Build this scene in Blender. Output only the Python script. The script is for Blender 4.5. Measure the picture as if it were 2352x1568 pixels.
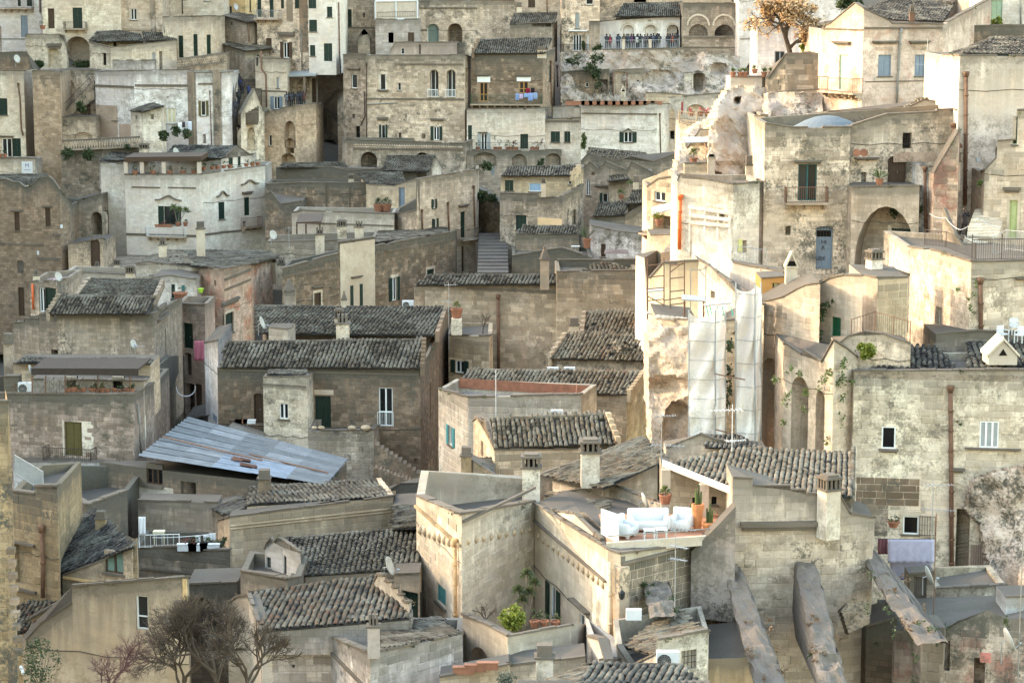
import bpy,bmesh,math,random
from mathutils import Vector,Matrix,noise
for o in list(bpy.data.objects): bpy.data.objects.remove(o)
SC=bpy.context.scene
COL=SC.collection
random.seed(7)
R=math.radians
# ------------------------------------------------------------------ camera,sky,sun,exposure
F,CZ,HORIZON = 5300.0,40.0,-60.0            # focal length in picture units (2352 wide),eye height,horizon row
PITCH=math.atan((784-HORIZON)/F)
cp,sp=math.cos(PITCH),math.sin(PITCH)
cam=bpy.data.cameras.new('camera'); camo=bpy.data.objects.new('camera',cam); COL.objects.link(camo)
cam.sensor_width=36; cam.lens=36*F/2352; cam.clip_start=1; cam.clip_end=3000
camo.location=(0,0,CZ); camo.rotation_euler=(math.pi/2-PITCH,0,0)
SC.camera=camo
SUN_DIR = Vector((0.84,-0.34,-0.30)).normalized()      # the way the light travels
el=math.asin(-SUN_DIR.z)
az=math.atan2(-SUN_DIR.x,-SUN_DIR.y)
W=bpy.data.worlds.new('World'); SC.world=W; W.use_nodes=True
nt=W.node_tree; bg=nt.nodes['Background']
sky=nt.nodes.new('ShaderNodeTexSky'); sky.sky_type='NISHITA'; sky.sun_disc=False
sky.sun_elevation=el; sky.sun_rotation=az; sky.dust_density=2.0; sky.air_density=1.7; sky.ozone_density=0.3
nt.links.new(sky.outputs[0],bg.inputs[0]); bg.inputs[1].default_value=0.15
sl=bpy.data.lights.new('sun','SUN'); sl.energy=2.0; sl.angle=R(0.5); sl.color=(0.40,0.33,0.24)
so=bpy.data.objects.new('sun',sl); COL.objects.link(so)
so.rotation_euler=SUN_DIR.to_track_quat('-Z','Y').to_euler()
SC.view_settings.view_transform='Standard'; SC.view_settings.look='None'
SC.view_settings.exposure=2.85; SC.view_settings.gamma=1
# ------------------------------------------------------------------ geometry helpers
def ray(x,y):
 u=(x-1176)/F; v=(784-y)/F
 return Vector((u,cp+v*sp,-sp+v*cp))
def P(x,y,d):
 r=ray(x,y); return Vector((0,0,CZ))+r*(d/r.y)
class MB:
 def __init__(s): s.v=[]; s.f=[]; s.uv=[]; s.hb=[]; s.rn=[]
 def add(s,pts,uv=None,hb=None,rn=0.0):
  i=len(s.v); n=len(pts)
  s.v.extend(pts); s.f.append(tuple(range(i,i+n)))
  s.uv.extend(uv if uv else [(0,0)]*n); s.hb.extend(hb if hb else [0.0]*n); s.rn.extend([rn]*n)
 def raw(s,verts,faces,rn=0.0):
  i=len(s.v); s.v.extend(verts); s.f.extend([tuple(k+i for k in f) for f in faces])
  s.uv.extend([(0,0)]*len(verts)); s.hb.extend([0.0]*len(verts)); s.rn.extend([rn]*len(verts))
 def box(s,o,a,b,c,rn=0.0,hb=0.0):      # corner and three edge vectors
  q=[o,o+a,o+a+b,o+b,o+c,o+a+c,o+a+b+c,o+b+c]
  s.raw(q,[(0,3,2,1),(4,5,6,7),(0,1,5,4),(1,2,6,5),(2,3,7,6),(3,0,4,7)],rn)
  if hb:
   for k in range(len(s.hb)-8,len(s.hb)): s.hb[k]=hb
 def cbox(s,c,sx,sy,sz,rz=0.0,rn=0.0):   # base-centred box
  ca,sa=math.cos(rz),math.sin(rz)
  X=Vector((ca,sa,0))*sx; Y=Vector((-sa,ca,0))*sy; Z=Vector((0,0,sz))
  s.box(Vector(c)-X/2-Y/2,X,Y,Z,rn)
 def tube(s,pts,r,n=6,r2=None,caps=True,rn=0.0):
  pts=[Vector(p) for p in pts]; rings=[]
  for i,p in enumerate(pts):
   d=(pts[min(i+1,len(pts)-1)]-pts[max(i-1,0)])
   if d.length<1e-9: d=Vector((0,0,1))
   d.normalize()
   a=d.orthogonal().normalized() if abs(d.z)>.95 else Vector((0,0,1)).cross(d).normalized()
   b=d.cross(a); rr=r if r2 is None else r+(r2-r)*i/max(1,len(pts)-1)
   rings.append([p+(a*math.cos(t*2*math.pi/n)+b*math.sin(t*2*math.pi/n))*rr for t in range(n)])
  V=[q for g in rings for q in g]; Fc=[]
  for i in range(len(rings)-1):
   for t in range(n): Fc.append((i*n+t,i*n+(t+1) % n,(i+1)*n+(t+1) % n,(i+1)*n+t))
  if caps: Fc+=[tuple(reversed(range(n))),tuple(range((len(rings)-1)*n,len(rings)*n))]
  s.raw(V,Fc,rn)
 def lathe(s,base,prof,n=12,rn=0.0):       # prof = [(r,z)...]
  base=Vector(base); V=[]; Fc=[]
  for r,z in prof:
   for t in range(n):
    a=t*2*math.pi/n; V.append(base+Vector((r*math.cos(a),r*math.sin(a),z)))
  for i in range(len(prof)-1):
   for t in range(n): Fc.append((i*n+t,i*n+(t+1) % n,(i+1)*n+(t+1) % n,(i+1)*n+t))
  Fc+=[tuple(reversed(range(n))),tuple(range((len(prof)-1)*n,len(prof)*n))]
  s.raw(V,Fc,rn)
 def prism(s,pts,vec):                       # polygon swept by vec
  n=len(pts); q=[p+vec for p in pts]
  s.raw(list(pts)+q,[tuple(range(n)),tuple(reversed(range(n,2*n)))]+[(i,i+n,(i+1) % n+n,(i+1) % n) for i in range(n)])
 def ball(s,c,r,n=8,m=6,sc=(1,1,1),rn=0.0):
  V=[]; Fc=[]; c=Vector(c)
  for i in range(m+1):
   ph=math.pi*i/m
   for t in range(n):
    a=t*2*math.pi/n
    V.append(c+Vector((math.sin(ph)*math.cos(a)*sc[0],math.sin(ph)*math.sin(a)*sc[1],-math.cos(ph)*sc[2]))*r)
  for i in range(m):
   for t in range(n): Fc.append((i*n+t,i*n+(t+1) % n,(i+1)*n+(t+1) % n,(i+1)*n+t))
  s.raw(V,Fc,rn)
 def mesh(s,name,mat,off,smooth=False):
  me=bpy.data.meshes.new(name)
  me.from_pydata([(p[0]-off[0],p[1]-off[1],p[2]-off[2]) for p in s.v],[],s.f)
  if any(s.hb):
   a=me.attributes.new('hb1','FLOAT','POINT'); a.data.foreach_set('value',s.hb)
  if any(s.rn):
   a=me.attributes.new('rnd','FLOAT','POINT'); a.data.foreach_set('value',s.rn)
  if any(u != (0,0) for u in s.uv):
   uvl=me.uv_layers.new(name='UVMap'); vi=[0]*len(me.loops); me.loops.foreach_get('vertex_index',vi)
   flat=[]
   for k in vi: flat.extend(s.uv[k])
   uvl.data.foreach_set('uv',flat)
  if smooth: me.polygons.foreach_set('use_smooth',[True]*len(me.polygons))
  if mat: me.materials.append(mat)
  return me
WL={}
def root(name,label,cat,loc,group=None):
 o=bpy.data.objects.new(name,None); COL.objects.link(o); o.location=loc
 o.empty_display_size=.2
 o['label']=label; o['category']=cat
 if group: o['group']=group
 WL[o.name]=Vector(loc); return o
def part(name,mb,mat,parent,label=None,smooth=False,stuff=False):
 off=WL[parent.name]
 o=bpy.data.objects.new(name,mb.mesh(name,mat,off,smooth)); COL.objects.link(o); o.parent=parent
 WL[o.name]=off
 if label: o['label']=label
 if stuff: o['kind']='stuff'
 return o
def solo(name,label,cat,mb,mat,loc,group=None,smooth=False,kind=None):
 o=bpy.data.objects.new(name,mb.mesh(name,mat,Vector(loc),smooth)); COL.objects.link(o); o.location=loc
 WL[o.name]=Vector(loc)
 if kind: o['kind']=kind
 if label: o['label']=label
 if cat: o['category']=cat
 if group: o['group']=group
 return o
# ------------------------------------------------------------------ materials
MATS={}
def nodes(name):
 m=bpy.data.materials.new(name); m.use_nodes=True
 t=m.node_tree; b=t.nodes['Principled BSDF']
 return m,t,b
def N(t,typ,**kw):
 n=t.nodes.new(typ)
 for k,v in kw.items(): setattr(n,k,v)
 return n
def L(t,a,b): t.links.new(a,b)
def mth(t,op,a,b=None,c=None,clamp=False):
 n=N(t,'ShaderNodeMath',operation=op,use_clamp=clamp)
 for i,q in enumerate((a,b,c)):
  if q is None: continue
  if isinstance(q,(int,float)): n.inputs[i].default_value=q
  else: L(t,q,n.inputs[i])
 return n.outputs[0]
def mixc(t,fac,a,b,blend='MIX'):
 n=N(t,'ShaderNodeMix',data_type='RGBA',blend_type=blend)
 for i,q in ((0,fac),(6,a),(7,b)):
  if isinstance(q,(int,float)): n.inputs[i].default_value=q
  elif isinstance(q,tuple): n.inputs[i].default_value=(*q,1)
  else: L(t,q,n.inputs[i])
 return n.outputs[2]
def ramp(t,v,lo,hi):
 n=N(t,'ShaderNodeMapRange'); n.clamp=True
 L(t,v,n.inputs[0]); n.inputs[1].default_value=lo; n.inputs[2].default_value=hi
 return n.outputs[0]
def noise_n(t,vec,scale,detail=5,rough=.6):
 n=N(t,'ShaderNodeTexNoise'); n.inputs['Scale'].default_value=scale
 n.inputs['Detail'].default_value=detail; n.inputs['Roughness'].default_value=rough
 L(t,vec,n.inputs['Vector']); return n.outputs[0]
def rnd_val(t):
 oi=N(t,'ShaderNodeObjectInfo'); at=N(t,'ShaderNodeAttribute',attribute_name='rnd')
 return mth(t,'FRACT',mth(t,'ADD',oi.outputs['Random'],at.outputs['Fac']))
def wall(base,stain=.5,brick=.5,tint=None,bump=.35,bw=.52,bh=.27,top=1.0):
 key=('w',base,stain,brick,tint,bump,bw,top)
 if key in MATS: return MATS[key]
 lm=sum(base)/3; base=[k*.85+lm*.15 for k in (base[0]*1.09,base[1]*.958,base[2]*.945)]; q_=min(1.4 if bump<.9 else 1,.8/max(base)); base=tuple(k*q_ for k in base); m,t,b=nodes('limestone_wall')
 pos=N(t,'ShaderNodeNewGeometry').outputs['Position']
 uv=N(t,'ShaderNodeUVMap').outputs[0]
 rv=rnd_val(t)
 big=noise_n(t,pos,.22,4,.55); mid=noise_n(t,pos,1.1,7,.68); fine=noise_n(t,pos,7,6,.75)
 mp=N(t,'ShaderNodeMapping'); mp.inputs['Scale'].default_value=(2.2,2.2,.16); L(t,pos,mp.inputs[0])
 strk=noise_n(t,mp.outputs[0],1.0,6,.65)
 mp2=N(t,'ShaderNodeMapping'); mp2.inputs['Scale'].default_value=(.5,.5,1.6); L(t,pos,mp2.inputs[0])
 horz=noise_n(t,mp2.outputs[0],1.3,7,.7)
 c=mixc(t,ramp(t,big,.35,.68),tuple(k*.74 for k in base),tuple(min(.85,k*1.16) for k in base))
 warm=(min(.8,base[0]*1.06),base[1]*.96,base[2]*.82)
 c=mixc(t,mth(t,'MULTIPLY',ramp(t,mid,.45,.7),.55),c,warm)
 if tint: c=mixc(t,mth(t,'MULTIPLY',ramp(t,noise_n(t,pos,.5,6,.7),.5,.62),.8),c,tint)
 # per stone tone
 c=mixc(t,mth(t,'MULTIPLY',brick,.9),c,mixc(t,1.0,c,mixc(t,rv,(.60,.57,.54),(1.2,1.16,1.1)),'MULTIPLY'))
 br=N(t,'ShaderNodeTexBrick'); L(t,uv,br.inputs['Vector'])
 br.inputs['Scale'].default_value=1; br.inputs['Brick Width'].default_value=bw; br.inputs['Row Height'].default_value=bh
 br.inputs['Mortar Size'].default_value=.018; br.inputs['Mortar Smooth'].default_value=.6
 br.inputs['Color1'].default_value=(.62,.59,.55,1); br.inputs['Color2'].default_value=(1.15,1.12,1.08,1); br.inputs['Mortar'].default_value=(.55,.52,.47,1)
 br.offset_frequency=2; br.squash=.8; br.squash_frequency=3
 bm_=mth(t,'MULTIPLY',ramp(t,noise_n(t,pos,.45,4,.6),.25,.5),mth(t,'MULTIPLY',brick,1.3,clamp=True))
 c=mixc(t,bm_,c,mixc(t,1.0,c,br.outputs['Color'],'MULTIPLY'))
 # lichen and soot blotches
 dk=mixc(t,fine,(.04,.036,.029),(.16,.145,.118))
 spots=mth(t,'MULTIPLY',ramp(t,mth(t,'ADD',mth(t,'MULTIPLY',fine,.5),mth(t,'MULTIPLY',mid,.62)),.52,.63),ramp(t,big,.36,.56))
 hstr=mth(t,'MULTIPLY',ramp(t,mth(t,'ADD',mth(t,'MULTIPLY',horz,.8),mth(t,'MULTIPLY',fine,.25)),.54,.68),.35)
 c=mixc(t,mth(t,'MULTIPLY',mth(t,'ADD',mth(t,'MULTIPLY',spots,1.0),hstr,clamp=True),mth(t,'MULTIPLY',mth(t,'ADD',.35,rv),min(1,stain*1.3),clamp=True)),c,dk)
 # run-off stains below the wall head
 ag=N(t,'ShaderNodeAttribute',attribute_name='hb1'); ao=N(t,'ShaderNodeAttribute',attribute_name='hb1',attribute_type='OBJECT')
 h=mth(t,'ADD',ag.outputs['Fac'],ao.outputs['Fac'])
 has=mth(t,'GREATER_THAN',h,.5); dist=mth(t,'SUBTRACT',h,1.0)
 fall=mth(t,'POWER',2.718,mth(t,'MULTIPLY',dist,-.55))
 run=mth(t,'MULTIPLY',ramp(t,mth(t,'ADD',strk,mth(t,'MULTIPLY',fall,.3)),.52,.68),fall)
 edge=mth(t,'MULTIPLY',ramp(t,mth(t,'SUBTRACT',mth(t,'ADD',.22,mth(t,'MULTIPLY',mid,.7)),dist),.0,.45),.75)
 c=mixc(t,mth(t,'MULTIPLY',mth(t,'MULTIPLY',mth(t,'ADD',run,edge,clamp=True),has),min(1,(.25+stain*.7))*top),c,mixc(t,fine,(.045,.041,.034),(.15,.137,.112)))
 # pock marks
 c=mixc(t,mth(t,'MULTIPLY',ramp(t,noise_n(t,pos,11,4,.6),.66,.74),.5),c,(.07,.06,.045))
 L(t,c,b.inputs['Base Color']); b.inputs['Roughness'].default_value=.92
 b.inputs['Specular IOR Level'].default_value=.15
 bp=N(t,'ShaderNodeBump'); bp.inputs['Strength'].default_value=bump; bp.inputs['Distance'].default_value=.07
 hgt=mth(t,'ADD',mth(t,'MULTIPLY',fine,.7),mth(t,'MULTIPLY',mid,.8))
 hgt=mth(t,'SUBTRACT',hgt,mth(t,'MULTIPLY',br.outputs['Fac'],.35*brick))
 L(t,hgt,bp.inputs['Height']); L(t,bp.outputs[0],b.inputs['Normal'])
 MATS[key]=m; return m
def tilemat(kind='grey'):
 key=('t',kind)
 if key in MATS: return MATS[key]
 m,t,b=nodes('clay_roof_tile'); K=.33 if kind != 'warm' else .42
 rv=rnd_val(t); pos=N(t,'ShaderNodeNewGeometry').outputs['Position']
 cr=N(t,'ShaderNodeValToRGB'); L(t,rv,cr.inputs[0]); e=cr.color_ramp; e.interpolation='LINEAR'
 pal={'grey': [(.0,(.06,.05,.04)),(.25,(.13,.11,.085)),(.5,(.20,.172,.132)),(.75,(.28,.24,.185)),(.9,(.19,.15,.11)),(1,(.36,.315,.25))],
  'warm': [(.0,(.09,.07,.05)),(.25,(.22,.18,.13)),(.5,(.31,.26,.19)),(.7,(.38,.33,.25)),(.88,(.27,.17,.10)),(1,(.44,.39,.31))],  # lit variant: the warmth of sunlight is put into the tile colour
  'rust': [(.0,(.05,.043,.038)),(.22,(.14,.115,.085)),(.45,(.25,.205,.14)),(.62,(.27,.125,.065)),(.75,(.31,.27,.19)),(.88,(.19,.10,.06)),(1,(.38,.34,.25))],
  'blue': [(.0,(.04,.038,.037)),(.3,(.085,.08,.075)),(.6,(.135,.125,.115)),(.8,(.19,.175,.155)),(1,(.27,.245,.21))]}[kind]  # darkest set: the shade on roofs is put into the tile colour
 while len(e.elements)<len(pal): e.elements.new(.5)
 for k,(p_,c_) in enumerate(pal): e.elements[k].position=p_; e.elements[k].color=(c_[0]*K,c_[1]*K*.96,c_[2]*K*.93,1)
 n1=noise_n(t,pos,9,5,.7); n2=noise_n(t,pos,.6,4,.6)
 c=mixc(t,mth(t,'MULTIPLY',ramp(t,n1,.52,.7),.7),cr.outputs[0],(.055,.05,.042))
 c=mixc(t,mth(t,'MULTIPLY',ramp(t,n2,.48,.62),.5),c,(.20,.185,.15))
 L(t,c,b.inputs['Base Color']); b.inputs['Roughness'].default_value=.88; b.inputs['Specular IOR Level'].default_value=.2
 bp=N(t,'ShaderNodeBump'); bp.inputs['Strength'].default_value=.25; bp.inputs['Distance'].default_value=.03
 L(t,n1,bp.inputs['Height']); L(t,bp.outputs[0],b.inputs['Normal'])
 MATS[key]=m; return m
def flat(name,col,rough=.7,spec=.3,var=.18,metal=0,scale=3.0,alpha=None,trans=0):
 key=('f',name,col,rough,metal)
 if key in MATS: return MATS[key]
 m,t,b=nodes(name)
 pos=N(t,'ShaderNodeNewGeometry').outputs['Position']
 n=noise_n(t,pos,scale,6,.65)
 oi=N(t,'ShaderNodeObjectInfo'); at=N(t,'ShaderNodeAttribute',attribute_name='rnd')
 f=mth(t,'ADD',mth(t,'MULTIPLY',ramp(t,n,.3,.7),.7),mth(t,'MULTIPLY',mth(t,'FRACT',mth(t,'ADD',oi.outputs['Random'],at.outputs['Fac'])),.3))
 c=mixc(t,f,tuple(k*(1-var) for k in col),tuple(min(.95,k*(1+var)) for k in col))
 L(t,c,b.inputs['Base Color']); b.inputs['Roughness'].default_value=rough; b.inputs['Metallic'].default_value=metal
 b.inputs['Specular IOR Level'].default_value=spec
 MATS[key]=m; return m
def leafmat(col,name='leaves',var=.5):
 key=('l',col)
 if key in MATS: return MATS[key]
 m,t,b=nodes(name)
 at=N(t,'ShaderNodeAttribute',attribute_name='rnd')
 c=mixc(t,at.outputs['Fac'],tuple(k*(1-var) for k in col),tuple(min(.9,k*(1+var)) for k in col))
 L(t,c,b.inputs['Base Color']); b.inputs['Roughness'].default_value=.6
 tr=N(t,'ShaderNodeBsdfTranslucent'); L(t,c,tr.inputs[0])
 mx=N(t,'ShaderNodeMixShader'); mx.inputs[0].default_value=.3
 L(t,b.outputs[0],mx.inputs[1]); L(t,tr.outputs[0],mx.inputs[2]); L(t,mx.outputs[0],t.nodes['Material Output'].inputs[0])
 MATS[key]=m; return m
def glassmat():
 if 'g' in MATS: return MATS['g']
 m,t,b=nodes('window_glass')
 oi=N(t,'ShaderNodeObjectInfo'); c=mixc(t,oi.outputs['Random'],(.006,.006,.006),(.03,.032,.032))
 L(t,c,b.inputs['Base Color']); b.inputs['Roughness'].default_value=.08; b.inputs['Specular IOR Level'].default_value=.5
 MATS['g']=m; return m
# palette
CREAM=wall((.47,.425,.335),.65,.6); CREAM2=wall((.54,.49,.39),.5,.4); WARM=wall((.43,.36,.255),.5,.6)
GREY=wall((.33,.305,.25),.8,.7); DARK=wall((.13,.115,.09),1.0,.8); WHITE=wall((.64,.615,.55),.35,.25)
PALE=wall((.55,.51,.43),.42,.35); COOL=wall((.55,.55,.55),.45,.35); OCHRE=wall((.50,.385,.17),.45,.15)
SAND=wall((.52,.45,.32),.3,.6); BROWN=wall((.255,.21,.155),.9,.85); PINK=wall((.45,.37,.29),.55,.5,tint=(.5,.2,.12))
PINKP=wall((.50,.43,.35),.4,.25,tint=(.52,.30,.22)); RED=wall((.45,.38,.30),.4,.6,tint=(.42,.15,.11))
PLAST=wall((.47,.425,.345),.4,.05,bump=.25); LIME=wall((.50,.455,.36),.4,.4); LIMEW=wall((.52,.495,.435),.3,.12,bump=.2)
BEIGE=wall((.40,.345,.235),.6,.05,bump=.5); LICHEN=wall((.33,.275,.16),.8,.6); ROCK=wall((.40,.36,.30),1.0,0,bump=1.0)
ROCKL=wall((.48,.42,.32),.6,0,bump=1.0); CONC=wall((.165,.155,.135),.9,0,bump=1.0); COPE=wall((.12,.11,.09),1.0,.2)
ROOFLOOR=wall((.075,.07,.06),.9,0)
TG,TW,TR,TB=tilemat('grey'),tilemat('warm'),tilemat('rust'),tilemat('blue')
DECK=flat('roof_bedding',(.03,.026,.022),.95)
W_=['first','second','third','fourth','fifth','sixth','seventh','eighth','ninth','tenth','eleventh','twelfth','thirteenth','fourteenth','fifteenth','sixteenth','seventeenth','eighteenth']
GREEN=flat('green_painted_wood',(.012,.028,.020),.55); TEAL=flat('teal_painted_wood',(.07,.25,.26),.55); LGREEN=flat('pale_green_paint',(.38,.50,.36),.6)
WBROWN=flat('brown_wood',(.07,.042,.026),.65); OLIVE=flat('olive_shutter_paint',(.10,.082,.03),.6); WPAINT=flat('white_paint',(.72,.72,.70),.5,var=.06)
OAK=flat('varnished_oak',(.40,.20,.06),.5); GREYP=flat('grey_paint',(.30,.31,.31),.6); BLUEG=flat('blue_grey_paint',(.20,.24,.29),.6)
VOID=flat('dark_interior',(.014,.012,.010),.95,spec=.05); IRON=flat('rusty_iron',(.045,.03,.024),.7); RUST=flat('rusty_pipe',(.15,.08,.05),.75,var=.4)  # VOID: near-black colour stands in for the shade inside rooms and hollows
ORPIPE=flat('orange_pipe',(.62,.13,.035),.45); TERRA=flat('terracotta',(.25,.11,.065),.8,var=.35); PIPEG=flat('grey_pipe',(.22,.21,.19),.6)
ZINC=flat('zinc',(.35,.36,.37),.45,metal=.6); PLASTIC=flat('white_plastic',(.56,.57,.58),.35,var=.06); DISH=flat('dish_paint',(.40,.385,.35),.5,var=.1)
BLACK=flat('black_rubber',(.02,.02,.02),.6); LGREY=flat('light_grey',(.3,.29,.27),.7); CREAMP=flat('cream_paint',(.62,.55,.36),.6)
GLASS=glassmat()
HOUSES={}
class Face:
 def __init__(s,A,B):
  s.A=Vector((A[0],A[1])); s.B=Vector((B[0],B[1])); s.L=(s.B-s.A).length
  s.u=(s.B-s.A)/s.L; s.n=Vector((s.u.y,-s.u.x)); s.holes=[]; s.prof=[]
 def hit(s,x,y):
  r=ray(x,y); t=s.A.dot(s.n)/(r.x*s.n.x+r.y*s.n.y)
  q=Vector((r.x*t,r.y*t)); return (q-s.A).dot(s.u),CZ+r.z*t
 def pt(s,a,z,o=0.0):
  q=s.A+s.u*a+s.n*o; return Vector((q.x,q.y,z))
 def rect(s,x0,y0,x1,y1):
  xm,ym=(x0+x1)/2,(y0+y1)/2
  a,b=s.hit(x0,ym)[0],s.hit(x1,ym)[0]
  return min(a,b),max(a,b),s.hit(xm,y1)[1],s.hit(xm,y0)[1]
 def top(s,a):
  p=s.prof
  for i in range(len(p)-1):
   if a<=p[i+1][0]+1e-6: break
  (a0,z0),(a1,z1)=p[i],p[i+1]
  return z0+(z1-z0)*(min(max(a,a0),a1)-a0)/max(1e-6,a1-a0)
 def fbox(s,mb,a0,a1,z0,z1,o0,o1,rn=0.0,hb=0.0):
  mb.box(s.pt(a0,z0,o0),s.pt(a1,z0,o0)-s.pt(a0,z0,o0),s.pt(a0,z0,o1)-s.pt(a0,z0,o0),Vector((0,0,z1-z0)),rn,hb)
def arc(s0,s1,z1,rise,n=10):
 c=(s0+s1)/2; w=(s1-s0)/2
 return [(c-w*math.cos(math.pi*i/n),z1-rise+rise*math.sin(math.pi*i/n)) for i in range(n+1)]
STONE_ME=None
def stone_unit():
 global STONE_ME
 if STONE_ME is None:
  me=bpy.data.meshes.new('stone'); e=.06
  v=[(0,0,0),(1,0,0),(1,0,1),(0,0,1),(e,1,e),(1-e,1,e),(1-e,1,1-e),(e,1,1-e)]
  me.from_pydata(v,[],[(4,5,6,7),(0,1,5,4),(1,2,6,5),(2,3,7,6),(3,0,4,7)]); STONE_ME={}
  STONE_ME['base']=me
 return STONE_ME['base']
def stone_mesh(mat):
 stone_unit(); k=mat.name
 if k not in STONE_ME:
  me=STONE_ME['base'].copy(); me.name='stone'; me.materials.append(mat); STONE_ME[k]=me
 return STONE_ME[k]
NOBJ=[0]
def lay_stones(face,wallobj,mat,zlo,h=.27,w=.52,prob=1.0,maxo=300,s_rng=None,z_rng=None,rubble=0.0):
 zt=max(z for _,z in face.prof); off=WL[wallobj.name]; st=[]
 z=zlo if z_rng is None else z_rng[0]; zt=zt if z_rng is None else min(zt,z_rng[1])
 sa,sb=(0.03,face.L-.03) if s_rng is None else s_rng
 while z<zt-.12:
  hh=h*random.uniform(1-rubble,1+rubble*.7) if rubble else h
  a=sa-random.uniform(0,w)
  while a<sb:
   ww=w*random.uniform(.62,1.35); a0,a1=max(a,sa)+.009,min(a+ww,sb)-.009; a+=ww
   if a1-a0<.1: continue
   z0,z1=z+.009,z+hh-.009
   if min(face.top(a0),face.top(a1))-.06<z1: continue
   if random.random()>prob: continue
   bad=False
   for (h0,h1,k0,k1,*_r) in face.holes:
    if a0<h1+.04 and a1>h0-.04 and z0<k1+.04 and z1>k0-.04: bad=True; break
   if bad: continue
   st.append((a0,a1,z0,z1,random.uniform(.012,.034)))
  z+=hh
 random.shuffle(st)
 me=stone_mesh(mat); U=Vector((face.u.x,face.u.y,0)); Nn=Vector((face.n.x,face.n.y,0))
 for (a0,a1,z0,z1,o) in st[:maxo]:
  p=face.pt(a0,z0)-off
  ob=bpy.data.objects.new('stone',me); COL.objects.link(ob); ob.parent=wallobj
  M=Matrix.Identity(4); M.col[0][:3]=U*(a1-a0); M.col[1][:3]=Nn*o; M.col[2][:3]=(0,0,z1-z0); M.col[3][:3]=p
  ob.matrix_basis=M; ob['hb1']=1+max(0,face.top(a0)-z1)
  NOBJ[0]+=1
 if len(st)>maxo:
  mb=MB(); e=.06
  for (a0,a1,z0,z1,o) in st[maxo:]:
   q=[face.pt(a0,z0),face.pt(a1,z0),face.pt(a1,z1),face.pt(a0,z1)]
   ea,ez=(a1-a0)*e,(z1-z0)*e
   q+=[face.pt(a0+ea,z0+ez,o),face.pt(a1-ea,z0+ez,o),face.pt(a1-ea,z1-ez,o),face.pt(a0+ea,z1-ez,o)]
   k=len(mb.hb); mb.raw(q,[(4,5,6,7),(0,1,5,4),(1,2,6,5),(2,3,7,6),(3,0,4,7)],random.random())
   hv=1+max(0,face.top(a0)-z1)
   for i in range(k,len(mb.hb)): mb.hb[i]=hv
  part('stonework',mb,mat,wallobj,stuff=True)
TILE={}
TV=None
def tile_geo():
 global TV
 if TV is None:
  n=5; V=[]
  for (y,r,zo) in ((0,.5,.10),(1.18,.41,.0)):
   for i in range(n+1):
    a=math.pi*i/n; V.append((-math.cos(a)*r,y,math.sin(a)*r*1.0+zo))
  Fc=[(i,i+1,n+2+i,n+1+i) for i in range(n)]+[tuple(reversed(range(n+1)))]
  TV=(V,Fc)
 return TV
def tile_mesh(mat):
 if mat.name not in TILE:
  V,Fc=tile_geo(); me=bpy.data.meshes.new('tile'); me.from_pydata(V,[],Fc); me.materials.append(mat)
  me.polygons.foreach_set('use_smooth',[True]*5+[False]); TILE[mat.name]=me
 return TILE[mat.name]
def inside(poly,a,b):
 c=False; n=len(poly); j=n-1
 for i in range(n):
  (xi,yi),(xj,yj)=poly[i],poly[j]
  if (yi>b) != (yj>b) and a<(xj-xi)*(b-yi)/(yj-yi)+xi: c=not c
  j=i
 return c
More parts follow.
